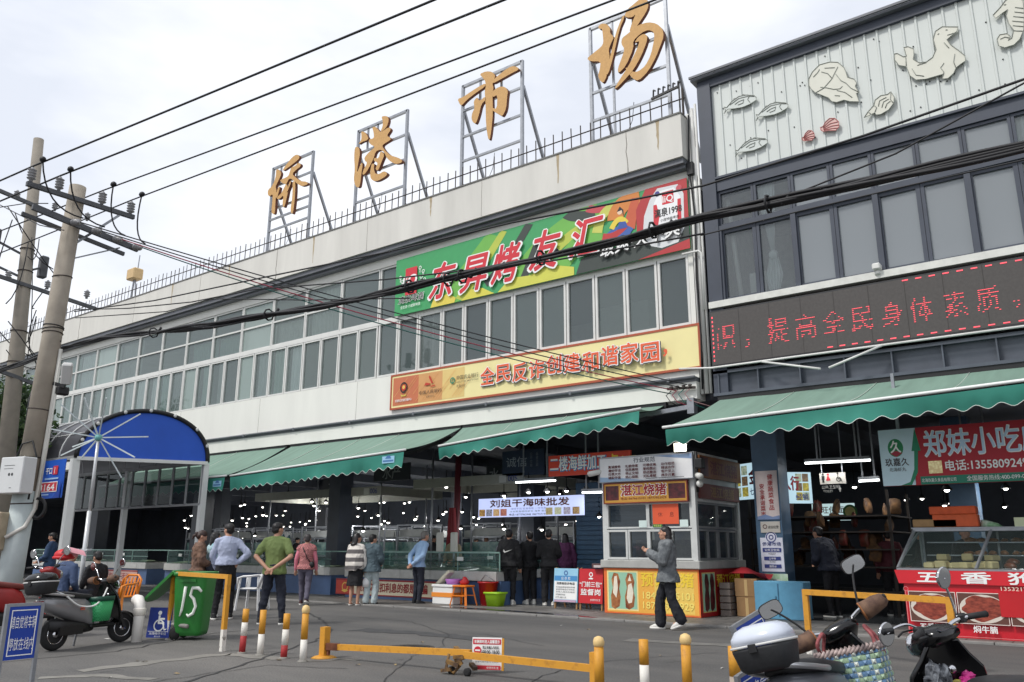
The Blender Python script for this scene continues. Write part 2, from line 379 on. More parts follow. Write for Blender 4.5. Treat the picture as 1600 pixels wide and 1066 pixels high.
for i in range(26):
    q = onz(rl_.uniform(60, 1180), rl_.uniform(958, 1062)); s_ = rl_.uniform(.02, .05); a_ = rl_.uniform(0, 6)
    b = MB(Matrix.Translation((q.x, q.y, .006)) @ Matrix.Rotation(a_, 4, 'Z')); b.add([(-s_, -s_*.4, 0), (0, -s_*.5, .012), (s_, -.2*s_, .004), (s_*.8, s_*.4, .01), (-.2*s_, s_*.55, .002)], [(0, 1, 2, 3, 4)])
    single('litter_scrap', b, (C(150, 128, 86), C(196, 194, 188), C(84, 74, 56))[i % 3], ('dry leaf scrap', 'pale paper scrap', 'dark leaf scrap')[i % 3]+' lying flat on the grey asphalt', 'litter', ('dry leaf scraps', 'paper scraps', 'dark leaf scraps')[i % 3]+' on the road')
q = onz(640, 1012); b = MB(); b.lathe([(.01, .004), (.29, .004), (.30, .006), (.33, .006), (.34, .003)], 28, (q.x, q.y, 0))
for i in range(5):
    b.box(q.x-.2, q.x+.2, q.y-.2+i*.09, q.y-.17+i*.09, .006, .011)
single('manhole_cover', b, mat('worn iron cover', S(64, 62, 60), .6, metal=.3, var=.3, scale=12), 'round worn iron manhole cover in the asphalt behind the barrier arm', 'manhole cover')
# pavement with kerb and slabs
slab = mat('pavement slabs', S(122, 119, 116), .8, var=.25, scale=1.5)
def _slabs(m):
    nt = m.node_tree; N = nt.nodes; L = nt.links; b = N['Principled BSDF']
    br = N.new('ShaderNodeTexBrick'); br.inputs['Scale'].default_value = 1.0; br.inputs['Mortar Size'].default_value = .012; br.inputs['Brick Width'].default_value = .6; br.inputs['Row Height'].default_value = .3
    br.inputs['Color1'].default_value = S(128, 125, 121)+(1,); br.inputs['Color2'].default_value = S(108, 105, 103)+(1,); br.inputs['Mortar'].default_value = S(60, 58, 57)+(1,)
    tc = N.new('ShaderNodeTexCoord'); L.new(tc.outputs['Object'], br.inputs['Vector'])
    n = N.new('ShaderNodeTexNoise'); n.inputs['Scale'].default_value = 1.3; n.inputs['Detail'].default_value = 7; L.new(tc.outputs['Object'], n.inputs['Vector'])
    r = N.new('ShaderNodeValToRGB'); r.color_ramp.elements[0].position = .3; r.color_ramp.elements[0].color = (.6, .6, .6, 1); r.color_ramp.elements[1].position = .7; L.new(n.outputs['Fac'], r.inputs['Fac'])
    mu = N.new('ShaderNodeMix'); mu.data_type = 'RGBA'; mu.blend_type = 'MULTIPLY'; mu.inputs[0].default_value = 1; L.new(br.outputs['Color'], mu.inputs[6]); L.new(r.outputs['Color'], mu.inputs[7]); L.new(mu.outputs[2], b.inputs['Base Color'])
    r2 = N.new('ShaderNodeMapRange'); r2.inputs[3].default_value = .35; r2.inputs[4].default_value = .85; L.new(n.outputs['Fac'], r2.inputs[0]); L.new(r2.outputs[0], b.inputs['Roughness'])
_slabs(slab)
KY = 13.98
g = MB(); g.box(-60, 14, KY+.16, 16.2, -.2, .03); single('pavement', g, slab, kind='structure')
g = MB()
x = -60.
while x < 14: g.bev(x+.006, x+.994, KY, KY+.155, -.15, .034, .008); x += 1.0
single('kerb', g, mat('kerb stone', S(132, 130, 127), .85, var=.25, scale=3), kind='structure')
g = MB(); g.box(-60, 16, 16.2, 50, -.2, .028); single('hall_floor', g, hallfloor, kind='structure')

# ---------------------------------------------------------------- market building
XR, XL = -6.98, -62.0
bA = thing('market_building', 'long white two storey market hall with rows of white framed windows', 'market hall', (XR, YF, 0))
def seg(b, y0, y1, z0, z1, xl=XL, xr=XR): return b.box(xl, xr, y0, y1, z0, z1)
b = MB(); seg(b, YF, YF+.25, 4.76, 5.92); part('lower_wall', b, white_paint, bA, True)
b = MB(); seg(b, YF-.16, YF+.25, 4.30, 4.66); part('fascia', b, white_paint, bA, True)
b = MB(); seg(b, YF-.18, YF+.25, 4.662, 4.757); b.tube([(XL, YF-.22, 4.74), (XR, YF-.22, 4.74)], .035, 6)
x = XL+.5
while x < XR: b.box(x, x+.06, YF-.26, YF-.179, 4.69, 4.77); x += 2.45
part('gutter_pipe', b, gutter, bA, True)
b = MB(); seg(b, YF-.02, YF+.25, 9.16, 9.42); part('lintel_wall', b, white_paint, bA, True)
b = MB(); b.box(XL, XR+.02, YF-.20, YF+.25, 9.422, 9.50); b.box(XL, XR+.03, YF-.30, YF+.25, 9.502, 9.63); part('cornice', b, gutter, bA, True)
b = MB(); b.box(XL, XR+.05, YF-.36, YF+.25, 9.632, 10.66); part('parapet', b, plaster, bA, True)
b = MB(); b.box(XL, XR+.06, YF-.38, YF+.27, 10.662, 10.70); part('coping', b, mat('coping cement', S(120, 119, 116), .85, var=.3, scale=2), bA, True)
b = MB(); b.box(XL, XR, YF+.25, 48, 9.2, 9.5); part('roof', b, plaster, bA, True)
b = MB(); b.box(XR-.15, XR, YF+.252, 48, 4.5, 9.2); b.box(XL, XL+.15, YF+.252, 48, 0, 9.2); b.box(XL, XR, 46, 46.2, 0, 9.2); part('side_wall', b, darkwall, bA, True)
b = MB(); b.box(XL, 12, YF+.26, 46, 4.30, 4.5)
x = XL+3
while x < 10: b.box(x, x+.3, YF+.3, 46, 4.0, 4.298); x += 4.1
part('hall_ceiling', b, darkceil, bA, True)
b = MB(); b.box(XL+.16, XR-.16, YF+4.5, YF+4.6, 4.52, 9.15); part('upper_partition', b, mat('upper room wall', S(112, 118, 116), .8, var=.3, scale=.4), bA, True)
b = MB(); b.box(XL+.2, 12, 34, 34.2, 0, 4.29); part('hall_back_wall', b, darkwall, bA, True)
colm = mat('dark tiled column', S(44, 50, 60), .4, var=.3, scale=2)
for cx in (-13.6, -21.5, -29.5, -37.5):
    for cy in (18.8, 25.0):
        b = MB(); b.box(cx-.28, cx+.28, cy-.28, cy+.28, .028, 4.3); part('column', b, colm, bA, True)
hair = mat('hairline crack', S(150, 146, 138), .9, var=.2)
for i, cx in enumerate((-8.3, -12.6, -16.9, -21.1, -25.4, -29.8, -34.1, -38.4)):
    b = MB(); b.tube([(cx+.05*noise.noise(Vector((cx, k*.7, 0)))*(1 if i % 3 == 0 else .2), YF-.361, 9.64+k*.17) for k in range(7)], .006 if i % 3 else .010, 4); part('parapet_joint', b, hair, bA, True)
for i, cx in enumerate((-17.4, -21.9, -26.4, -30.9, -35.4)):
    b = MB(); b.tube([(cx, YF-.001, 4.78), (cx+.01, YF-.001, 5.9)], .005, 4); part('wall_joint', b, hair, bA, True)
rust_run = mat('rust run', S(176, 160, 132), .85, var=.2, scale=5)
for i, (cx, z0_, z1_) in enumerate(((-10.2, 9.9, 10.66), (-14.4, 10.1, 10.66), (-19.3, 9.8, 10.66), (-23.7, 10.2, 10.66), (-7.5, 9.95, 10.66), (-27.2, 9.9, 10.66))):
    b = MB(); n_ = 8; b.add([(cx+s_*(.035*(k/n_)+.01)+.02*noise.noise(Vector((cx, k, s_))), YF-.3615, z0_+(z1_-z0_)*k/n_) for k in range(n_+1) for s_ in (-1, 1)], [(2*k, 2*k+1, 2*k+3, 2*k+2) for k in range(n_)]); part('rust_stain', b, rust_run, bA, True)
# windows
def win(parent, x0, x1, z0, z1, Y, fr, gl, fw=.045, rails=(), name='window', depth=.08, mull=()):
    f = MB()
    f.box(x0, x1, Y-.02, Y+depth, z0, z0+fw); f.box(x0, x1, Y-.02, Y+depth, z1-fw, z1)
    f.box(x0, x0+fw, Y-.018, Y+depth-.002, z0+fw, z1-fw); f.box(x1-fw, x1, Y-.018, Y+depth-.002, z0+fw, z1-fw)
    for r_ in rails: f.box(x0+fw, x1-fw, Y-.016, Y+depth-.004, r_-fw*.6, r_+fw*.6)
    for r_ in mull: f.box(r_-fw*.5, r_+fw*.5, Y-.016, Y+depth-.004, z0+fw, z1-fw)
    o = part(name, f, fr, parent, True)
    p = MB(); q = random.uniform(-.012, .012)
    p.add([(x0+fw, Y+.03, z0+fw), (x1-fw, Y+.03+q, z0+fw), (x1-fw, Y+.03+q*.6, z1-fw), (x0+fw, Y+.03-q*.5, z1-fw)], [(0, 1, 2, 3)])
    part('pane', p, gl, o, True)
    return o
def drape(parent, x0, x1, z0, z1, Y, m, amp=.05, k=5.5):
    c = MB(); ph = random.random()*6
    c.sheet(lambda u, v: (x0+(x1-x0)*u, Y+amp*math.sin(ph+u*k*2*math.pi*(x1-x0)+.6*math.sin(ph*2+u*9))+.012*math.sin(v*5+ph), z0+(z1-z0)*v), max(12, int((x1-x0)*40)), 2)
    part('curtain', c, m, parent, True)
cur2 = mat('grey blind', S(192, 196, 192), .9, var=.15, scale=2)
cur3 = mat('dull green curtain', S(176, 200, 190), .9, var=.12, scale=3)
XT = -16.66; k = 0
while XT-1.64*k > -48:
    x1 = XT-1.64*k+.0; x0 = x1-1.64
    two = x1 < -18.2
    win(bA, x0+.01, x1-.01, 7.56, 9.15, YF+.03, alu, random.choice((glassL, glassL2, glassL3, glassL3)) if two else glassA, .045, rails=(8.36,) if two else (), name='transom_window')
    for h_ in (0, 1):
        xa = x0+.82*h_
        win(bA, xa+.012, xa+.82-.012, 5.93, 7.45, YF+.03, alu, random.choice((glassL, glassL, glassL, glassL3, glassL2)), .05)
        if x1 < -19.5 and random.random() < .86: dx_ = random.choice((0, 0, .12, .25)); drape(bA, xa+.05+dx_, xa+.77, 6.0, 7.42, YF+.14+random.random()*.06, random.choice((curtain_m, curtain_m, cur2, cur3)))
    if two and random.random() < .85: drape(bA, x0+.06, x1-.06, 7.6, 8.34+.75*(random.random() < .3), YF+.28, random.choice((cur2, cur3, curtain_m)))
    k += 1
win(bA, -16.64, -15.3, 7.56, 9.15, YF+.03, alu, glassA, .045, name='transom_window')
b = MB(); b.box(XL, -15.2, YF+.0, YF+.14, 7.452, 7.558); part('transom_rail', b, alu, bA, True)
edges = [-16.64, -15.86, -15.08, -14.22, -13.45, -12.64, -11.84, -11.05, -10.26, -9.46, -8.65, -7.85, -7.09]
for i in range(len(edges)-1):
    o = win(bA, edges[i]+.012, edges[i+1]-.012, 5.93, 7.50, YF+.03, alu, random.choice((glassA, glassA, glassA2, glassA3)), .055)
    if i == 2:   # the sash slid open
        o.children[0].location.x -= .0
        b = MB(); b.box(edges[i]+.45, edges[i]+.50, YF+.1, YF+.16, 5.98, 7.45); part('sliding_sash', b, alu, o, True)
b = MB(); b.box(-10.9, -8.9, YF+1.2, YF+1.6, 5.95, 6.75); b.box(-9.9, -8.6, YF+1.0, YF+1.6, 5.95, 7.0); part('stacked_furniture', b, mat('pale laminate', S(190, 192, 182), .6), bA, True)
b = MB(); b.box(-7.09, XR, YF+0, YF+.25, 5.922, 9.158); part('end_pier', b, white_paint, bA, True)
b = MB(); b.box(-15.3, -7.09, YF+.02, YF+.2, 7.502, 9.158); part('spandrel_wall', b, white_paint, bA, True)
# tiled strip of the old roof behind the railing
b = MB()
x = -16.5
while x < -7.9: b.tube([(x, YF+.35, 10.70), (x+.2, YF+.36, 10.83+random.random()*.05), (x+.34, YF+.36, 10.71)], .05, 6); x += .3
part('ridge_tiles', b, mat('old dark roof tile', S(66, 62, 60), .9, var=.4, scale=8), bA, True)

# spiked railing on the parapet
rf = thing('roof_railing', 'thin dark spiked railing along the top of the white parapet', 'railing', (XR, YF-.2, 10.7))
b = MB(); b.tube([(XL, YF-.2, 11.10), (XR+.1, YF-.2, 11.10)], .016, 5); part('rail', b, rust, rf, True)
b = MB(); x = XL
while x < XR+.1:
    j = random.uniform(-.02, .02); b.bar((x, YF-.2+j, 10.70), (x+j, YF-.2+j*.5, 11.32+random.uniform(-.03, .03)), .02); x += .27
b.bar((XR+.05, YF-.2, 10.7), (XR+.05, YF-.2, 11.35), .04)
part('spikes', b, rust, rf, True)
b = MB()   # spare clamp rack on the corner
b.bar((-7.75, YF-.1, 11.42), (-7.05, YF-.1, 11.5), .05)
for i in range(6):
    x = -7.7+i*.125; b.bar((x, YF-.1, 11.45), (x+.02, YF-.12, 11.62), .03); b.bar((x+.02, YF-.12, 11.62), (x+.07, YF-.12, 11.58), .03)
b.bar((-7.05, YF-.1, 10.7), (-7.05, YF-.1, 11.6), .03)
part('clamp_rack', b, black, rf, True)

# ---------------------------------------------------------------- rooftop characters, each on its own steel frame
gold = mat('ochre foam lettering', S(202, 158, 98), .7, var=.12, scale=14); goldside = mat('lettering edge', S(112, 66, 48), .8, var=.15)
TY = YF+.12
def tp(crop, s, pts, Y=TY): return [tuple(ony(crop[0]+x/s, crop[1]+y/s, Y)) for x, y in pts]
def char_sign(label, frame_px, strokes, crop, s, rails, uprights, name='rooftop_character_sign'):
    (xa, ya), (xb, yb), (xc, yc) = frame_px     # top left, top right, foot of the left leg
    a = ony(xa, ya, TY); c = ony(xb, yb, TY); x0 = a.x; x1 = c.x; zt = (a.z+c.z)/2; z0 = 10.70
    t = thing(name, label, 'rooftop sign', ((x0+x1)/2, TY, z0), 0, 'gold characters standing on the market roof')
    f = MB(); w = .075
    for xx in (x0, x1): f.bar((xx, TY, z0), (xx, TY, zt), w)
    f.bar((x0, TY, zt-w/2), (x1, TY, zt-w/2), w)
    for r_ in rails: f.bar((x0, TY, z0+(zt-z0)*r_), (x1, TY, z0+(zt-z0)*r_), .06)
    for u in uprights: f.bar((x0+(x1-x0)*u[0], TY+.01, z0+(zt-z0)*u[1]), (x0+(x1-x0)*u[0], TY+.01, zt-w), .05)
    part('frame', f, steel, t, True)
    for xx in (x0, x1):
        f = MB(); f.bar((xx, TY+.04, z0+(zt-z0)*.78), (xx+.02, TY+1.55, z0-.3), .07); f.bar((xx, TY+.04, z0+.35), (xx, TY+.8, z0+.05), .05); part('brace', f, steel, t, True)
    M = plane(0, TY, 0); g = MB(M)
    for i, st in enumerate(strokes):
        pts = [(p[0], p[2]) for p in tp(crop, s, st)]
        # round the outline a little
        sm = []
        for j in range(len(pts)):
            p, q = Vector(pts[j]), Vector(pts[(j+1) % len(pts)]); sm += [p.lerp(q, .22), p.lerp(q, .78)]
        k0 = len(g.f); g.use(gold); g.prism(sm, .06, .15+.004*i)
        g.use(goldside)
        for fi in range(k0+2, len(g.f)): g.mi[fi] = g.cur
    part('character', g, None, t, True)
    f = MB(); zb = z0; p = ony(xc, yc, TY); f.tube([(x0+.55*(x1-x0), TY+.02, z0+(zt-z0)*.28), (x0+.53*(x1-x0), TY, z0+.5), (x0+.45*(x1-x0), TY-.1, z0)], .008, 4); part('cable', f, black, t, True)
q1 = [[(225,265),(270,200),(320,140),(355,117),(380,122),(388,145),(370,170),(300,225),(240,268)],
 [(165,262),(185,255),(215,285),(210,320),(180,380),(160,420),(170,460),(160,560),(155,670),(140,685),(120,665),(130,560),(135,490),(100,515),(85,490),(90,450),(125,420),(150,370),(165,310)],
 [(210,355),(250,340),(285,320),(300,270),(310,240),(350,225),(375,195),(400,205),(400,230),(360,260),(320,300),(345,330),(400,370),(460,375),(470,400),(420,418),(390,410),(350,380),(310,345),(285,350),(265,400),(230,390),(205,370)],
 [(265,390),(285,440),(275,500),(250,610),(235,620),(228,580),(240,500),(200,540),(175,540),(175,520),(215,490),(245,430)],
 [(325,370),(350,375),(352,440),(345,560),(330,675),(315,680),(305,640),(318,560),(325,480)], [(193,420),(207,428),(178,535),(158,520)], [(300,370),(316,376),(285,455),(270,480)]]
q2 = [[(155,270),(190,278),(215,310),(228,340),(210,360),(170,372),(125,400),(155,360),(160,330)],
 [(95,430),(120,420),(140,440),(145,500),(130,570),(118,650),(120,672),(140,620),(165,570),(172,600),(160,680),(150,770),(140,815),(115,820),(95,790),(85,740),(95,640),(88,520)],
 [(355,130),(390,122),(420,130),(428,170),(410,225),(380,260),(345,280),(370,220),(368,165)],
 [(265,232),(300,228),(330,262),(350,285),(430,230),(452,255),(408,318),(442,332),(450,355),(375,400),(365,420),(400,470),(450,510),(520,530),(560,555),(555,580),(500,592),(455,575),(410,535),(380,470),(345,450),(300,470),(280,540),(230,640),(190,695),(170,695),(180,650),(220,580),(195,560),(190,530),(230,480),(280,440),(290,420),(262,408),(235,385),(235,350),(270,345),(285,330),(280,280)],
 [(350,462),(390,500),(360,570),(330,650),(310,655),(300,635),(325,580),(280,560),(290,530),(330,540)],
 [(265,590),(290,590),(285,640),(300,690),(340,690),(385,660),(420,685),(400,715),(330,755),(285,760),(255,735),(248,690),(255,630)]]
q3 = [[(237,158),(290,135),(340,138),(370,170),(355,210),(345,240),(355,275),(345,310),(350,480),(335,640),(322,708),(308,690),(292,580),(288,400),(280,300),(290,260),(285,215),(265,190)],
 [(55,365),(100,350),(180,295),(270,240),(290,240),(285,262),(200,320),(130,375),(90,420),(75,410)],
 [(345,215),(400,165),(480,105),(520,92),(560,105),(563,125),(520,145),(420,200),(350,238)],
 [(190,385),(220,350),(240,385),(285,345),(290,375),(255,410),(235,500),(210,572),(185,560),(172,525),(180,480),(200,440)],
 [(340,310),(400,265),(450,265),(478,300),(470,350),(462,450),(432,510),(410,500),(350,465),(345,440),(385,450),(390,330),(350,355)]]
q4 = [[(135,215),(160,192),(200,195),(225,230),(222,262),(252,290),(232,330),(212,380),(220,430),(215,480),(200,570),(175,622),(150,605),(135,570),(150,520),(155,465),(80,465),(55,445),(90,415),(160,360),(175,330),(170,270),(165,230),(145,232)],
 [(320,130),(328,150),(292,230),(245,440),(210,560),(190,560),(225,430),(265,260),(300,170)],
 [(325,140),(350,90),(400,50),(440,15),(470,10),(498,30),(500,75),(480,120),(440,180),(400,240),(360,260),(385,180),(410,125),(385,150),(345,150)],
 [(380,245),(430,205),(500,185),(560,195),(605,235),(612,290),(590,350),(555,440),(500,540),(430,610),(385,590),(335,520),(345,510),(390,545),(430,540),(480,500),(520,420),(545,300),(540,255),(500,240),(450,262),(390,320),(395,370),(340,500),(285,555),(280,520),(310,440),(330,380),(305,340),(310,300),(350,270)],
 [(430,290),(470,268),(495,285),(490,330),(450,430),(400,520),(350,580),(280,655),(255,668),(300,590),(360,500),(420,380),(440,320),(400,335)]]
char_sign('gold rooftop character of a person beside a bridge, smallest and farthest left of four', ((428, 262), (490, 237), (425, 390)), q1, (410, 225), 670/110, (.30, .42, .53, .78), ((.2, .78), (.62, .53)))
char_sign('gold rooftop character with flowing water dots, between the smallest one and the plain upright one', ((561, 204), (637, 172), (560, 330)), q2, (545, 165), 752/120, (.27, .52, .76), ((.2, .76), (.4, .76)))
char_sign('gold rooftop character with one long central downstroke and a wide bar', ((724, 134), (816, 95), (728, 290)), q3, (710, 90), 693/130, (.30, .52, .76), ((.3, .76), (.66, .76)))
char_sign('biggest gold rooftop character with looping curved strokes, nearest the grey building', ((922, 43), (1039, -4), (930, 215)), q4, (910, 0), 881/190, (.24, .46, .70), ((.3, .0), (.58, .7)))
ob = thing('antenna_box', 'small tan box on a thin mast rising from the white parapet', 'antenna', ony(206, 470, YF-.1))
p = ony(206, 470, YF-.1); b = MB(); b.bar((p.x-.12, p.y, 10.7), (p.x, p.y, p.z+1.1), .05); b.bar((p.x+.25, p.y, 10.7), (p.x+.03, p.y, p.z+1.1), .04); b.bar((p.x+.15, p.y, p.z+1.), (p.x+.2, p.y, p.z+1.85), .03); part('mast', b, steel, ob, True)
b = MB(); b.bev(p.x-.3, p.x+.28, p.y-.2, p.y+.2, p.z+.85, p.z+1.3, .04); part('housing', b, mat('tan plastic', S(206, 176, 128), .6), ob, True)

# ---------------------------------------------------------------- grey seafood building
XB0, XB1 = -6.62, 9.0
bB = thing('clad_building', 'building with pale ribbed metal cladding, slate frames and large grey windows', 'building', (XB0, YF, 0))
b = MB()
b.box(XB0, XB0+.30, YF-.12, YF+.3, 4.35, 11.30); b.box(XB0, XB1, YF-.10, YF+.3, 11.22, 11.42)
b.box(XB0+.3, XB1, YF-.08, YF+.3, 8.72, 8.98); b.box(XB0+.3, XB1, YF-.14, YF+.1, 8.985, 9.03); part('steel_frame', b, darkframe, bB, True)
b = MB(); b.box(XB0-.1, XB1, YF-.22, YF+.3, 11.422, 11.47); b.bar((XB0-.12, YF-.24, 11.5), (XB1, YF-.24, 11.5), .05); part('roof_edge', b, gutter, bB, True)
clad = mat('pale ribbed cladding', S(204, 209, 205), .5, var=.06, scale=.8, stretch=(2, 2, .3))
b = MB(); vs = []; x = XB0+.30
prof = []
while x < XB1:
    prof += [(x, 0), (x+.17, 0), (x+.185, -.028), (x+.215, -.028), (x+.23, 0)]; x += .2332
n = len(prof)
b.add([(px, YF-.02+py, z) for z in (9.03, 11.22) for px, py in prof], [(i, i+1, i+1+n, i+n) for i in range(n-1)]); part('cladding', b, clad, bB, True)
b = MB(); rnd = random.Random(3)
for i in range(70):
    x = rnd.uniform(XB0+.4, 1.0); z = rnd.choice((9.3, 9.75, 10.2, 10.6, 11.0))+rnd.uniform(-.06, .06); b.ell((x, YF-.03, z), (.014, .012, .014), 6, 4)
part('rivets', b, black, bB, True)
xs = [XB0+.30+.775*i for i in range(16)]
for i in range(len(xs)-1):
    win(bB, xs[i]+.004, xs[i+1]-.004, 7.92, 8.71, YF-.02, darkframe, glassB2 if i in (0, 1, 7, 8) else glassB, .05, name='transom_window')
    win(bB, xs[i]+.004, xs[i+1]-.004, 6.27, 7.83, YF-.02, darkframe, glassB2 if i in (0, 1, 7, 8) else glassB, .06 if i % 2 else .075)
b = MB(); b.box(XB0+.3, XB1, YF-.1, YF+.1, 7.832, 7.918)
for i in range(0, len(xs), 2): b.box(xs[i]-.05, xs[i]+.05, YF-.09, YF-.03, 6.3, 7.83)
part('window_rail', b, darkframe, bB, True)
b = MB(); b.box(XB0+.02, XB1, YF-.2, YF+.2, 6.13, 6.265); part('window_sill', b, mat('pale sill', S(212, 212, 206), .7), bB, True)
b = MB(); b.box(XB0+.28, XB1, YF+3.5, YF+3.6, 4.3, 11.2); part('inner_wall', b, mat('inner room wall', S(186, 190, 192), .8), bB, True)
b = MB(); b.box(XB0, XB1, YF+.1, YF+9, 8.8, 8.9); b.box(XB0, XB1, YF+.3, YF+9, 11.25, 11.42); b.box(XB0, XB0+.1, YF+.3, YF+9, 4.5, 11.2); b.box(XB0, XB1, YF+.3, YF+9, 6.0, 6.12); part('slab', b, mat('room ceiling', S(170, 172, 172), .8), bB, True)
# knotted curtain in the first bay
def knot(u, v):
    z = 6.3+v*2.4; w = .36*(abs(v-.33)*1.4+.12) if v > .33 else .30*(1-abs(v-.16)/.17*.55)+.02
    cx = -5.28+.0*v+(v-.33)*(-.12 if v > .33 else .1)
    return (cx+(u-.5)*2*w*.55, YF+.12+.03*math.sin(u*34), z)
b = MB(); b.sheet(knot, 44, 40); b.ell((-5.28, YF+.12, 7.12), (.1, .08, .1)); part('curtain', b, mat('white sheer curtain', S(222, 226, 226), .9, var=.04), bB, True)
drape(bB, -.95, .4, 6.3, 8.7, YF+.14, MATS['white sheer curtain'], .03, 8)
b = MB(); b.tube([(-6.05, YF+.25, 6.28), (-6.22, YF+.25, 8.6)], .05, 8); b.box(-5.95, -5.6, YF+.5, YF+.9, 6.28, 6.95); part('white_duct', b, MATS['white window frame'], bB, True)
b = MB(); b.bev(-3.36, -3.22, YF-.3, YF-.12, 6.28, 6.40, .02); b.tube([(-3.29, YF-.2, 6.27), (-3.29, YF-.2, 6.2)], .05, 8); part('sill_camera', b, MATS['white window frame'], bB, True)
# steel below the screen
b = MB(); b.box(XB0, XB1, YF-.02, YF+.25, 4.36, 4.80); b.box(XB0, XB1, YF-.16, YF+.25, 4.30, 4.358); b.box(XB0, XB1, YF-.12, YF-.021, 4.76, 4.82)
x = XB0+.1
while x < XB1: b.box(x, x+.025, YF-.15, YF-.021, 4.36, 4.76); x += .82
part('steel_beam', b, mat('slate beam', S(78, 84, 94), .5, var=.25, scale=2), bB, True)
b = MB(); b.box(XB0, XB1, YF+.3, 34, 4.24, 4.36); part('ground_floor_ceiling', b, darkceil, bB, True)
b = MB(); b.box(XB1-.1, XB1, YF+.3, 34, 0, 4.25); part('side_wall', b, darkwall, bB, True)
bluecol = mat('blue painted column', S(64, 92, 118), .5, var=.25, scale=2)
for cx, cy in ((-6.15, 17.0), (-3.2, 21.0), (-.5, 17.0), (5.5, 17.0)):
    b = MB(); b.box(cx-.27, cx+.27, cy-.27, cy+.27, .028, 4.3); part('column', b, bluecol, bB, True)
# gap between the two buildings: conduit and pipes
t = thing('drain_pipe', 'white downpipes and conduit squeezed between the white and the grey building', 'pipe', (-6.8, YF, 4.4))
b = MB()
for dx, r_ in ((-.12, .035), (-.02, .05), (.07, .03)): b = MB(); b.tube([(-6.8+dx, YF-.02, 4.4), (-6.8+dx, YF-.02, 10.9+dx)], r_, 8); part('pipe', b, MATS['white window frame'], t, True)
b = MB(); b.tube([(-6.86, YF-.1, 10.7), (-6.9, YF-.12, 9.4), (-6.83, YF-.1, 8.2), (-6.88, YF-.1, 6.9), (-6.84, YF-.12, 5.6), (-6.9, YF-.05, 4.5)], .02, 6); b.bev(-6.95, -6.8, YF-.16, YF-.05, 9.25, 9.55, .01); part('cable', b, black, t, True)
b = MB(); b.tube([(-6.72, YF-.14, 6.15), (-6.72, YF-.15, 7.4), (-6.78, YF-.15, 7.46), (-7.15, YF-.15, 7.46)], .025, 8); part('elbow_pipe', b, MATS['white window frame'], t, True)
# ---------------------------------------------------------------- sea animals in tube outline on the cladding
AY = YF-.045
cream = mat('cream acrylic', S(210, 210, 197), .4, var=.05, scale=3); paleac = mat('clear acrylic', S(203, 209, 204), .35, var=.05); pinkac = mat('pink acrylic', S(214, 178, 170), .4)
dktube = mat('grey neon tube', S(146, 150, 142), .4); redtube = mat('red neon tube', S(184, 100, 98), .4)
def animal(name, label, cat, outline, lines, crop, s, plate, tubem, group=None, r=.007):
    P = lambda q: [(p[0], p[2]) for p in tp(crop, s, q, AY-.06)]
    o = P(outline); c = (sum(p[0] for p in o)/len(o), AY, min(p[1] for p in o))
    t = thing(name, label, cat, c, 0, group)
    b = MB(plane(0, AY, 0)); b.prism(o, .034, .040)
    part('backing_plate', b, plate, t, True)
    b = MB()
    for ln in [outline+[outline[0]]]+lines:
        b.tube([(p[0], AY-.046, p[1]) for p in P(ln)], r, 5)
    part('tube_outline', b, tubem, t, True)
c5, s5 = (1130, 80), 1442/230
fish = [(5,545),(30,550),(80,490),(150,440),(220,425),(300,432),(322,450),(318,478),(260,515),(190,545),(110,560),(40,565),(5,612),(22,575)]
flines = [[(60,525),(150,460),(240,438),(300,440)],[(250,440),(235,470),(260,500)],[(110,520),(150,490),(200,470),(190,505),(140,525)],[(95,470),(110,460),(118,462)],[(180,430),(195,420),(205,425)]]
def sh(q, dx, dy): return [(x+dx, y+dy) for x, y in q]
animal('fish_decoration', 'pale outlined fish on the cladding, upper left of the three fish', 'wall decoration', fish, flines, c5, s5, paleac, dktube, 'outlined fish on the cladding')
animal('fish_decoration', 'pale outlined fish on the cladding, right one of the upper pair of fish', 'wall decoration', sh(fish, 312, 72), [sh(l, 312, 72) for l in flines], c5, s5, paleac, dktube, 'outlined fish on the cladding')
animal('fish_decoration', 'pale outlined fish on the cladding, lowest of the three fish, just above the wire', 'wall decoration', sh(fish, 110, 422), [sh(l, 110, 422) for l in flines], c5, s5, paleac, dktube, 'outlined fish on the cladding')
jelly = [(835,270),(870,200),(940,130),(1040,102),(1120,105),(1180,155),(1200,200),(1215,250),(1280,270),(1305,310),(1290,340),(1330,400),(1300,410),(1330,492),(1240,490),(1180,475),(1110,498),(1060,490),(1030,455),(970,430),(900,405),(860,370),(835,330)]
animal('jellyfish_decoration', 'large cream jellyfish outline mounted on the ribbed cladding', 'wall decoration', jelly,
       [[(900,405),(980,360),(1060,270),(1120,150)],[(880,250),(920,210),(940,175)],[(960,200),(1020,215),(1060,260)],[(990,162),(1090,158)],[(950,350),(1010,355),(1080,370),(1140,365),(1165,340)],[(1100,220),(1150,285),(1200,310),(1250,360),(1320,395)],[(1110,380),(1190,400),(1260,450)],[(1090,430),(1140,435)]], c5, s5, cream, dktube)
shell = [(950,745),(975,735),(1000,690),(1040,655),(1090,655),(1130,690),(1132,740),(1100,775),(1040,775),(975,785),(955,770)]
slines = [[(975,745),(1030,690),(1080,660)],[(978,755),(1050,705),(1120,690)],[(980,765),(1060,730),(1130,720)],[(985,772),(1060,755),(1120,750)]]
animal('shell_decoration', 'larger red ribbed shell outline, right of the smaller red shell', 'wall decoration', shell, slines, c5, s5, pinkac, redtube, 'red shells on the cladding')
ks = lambda q: [(770+(x-950)*.66, 775+(y-655)*.80) for x, y in q]
animal('shell_decoration', 'smaller red ribbed shell outline, crossed by the wire', 'wall decoration', ks(shell), [ks(l) for l in slines], c5, s5, pinkac, redtube, 'red shells on the cladding')
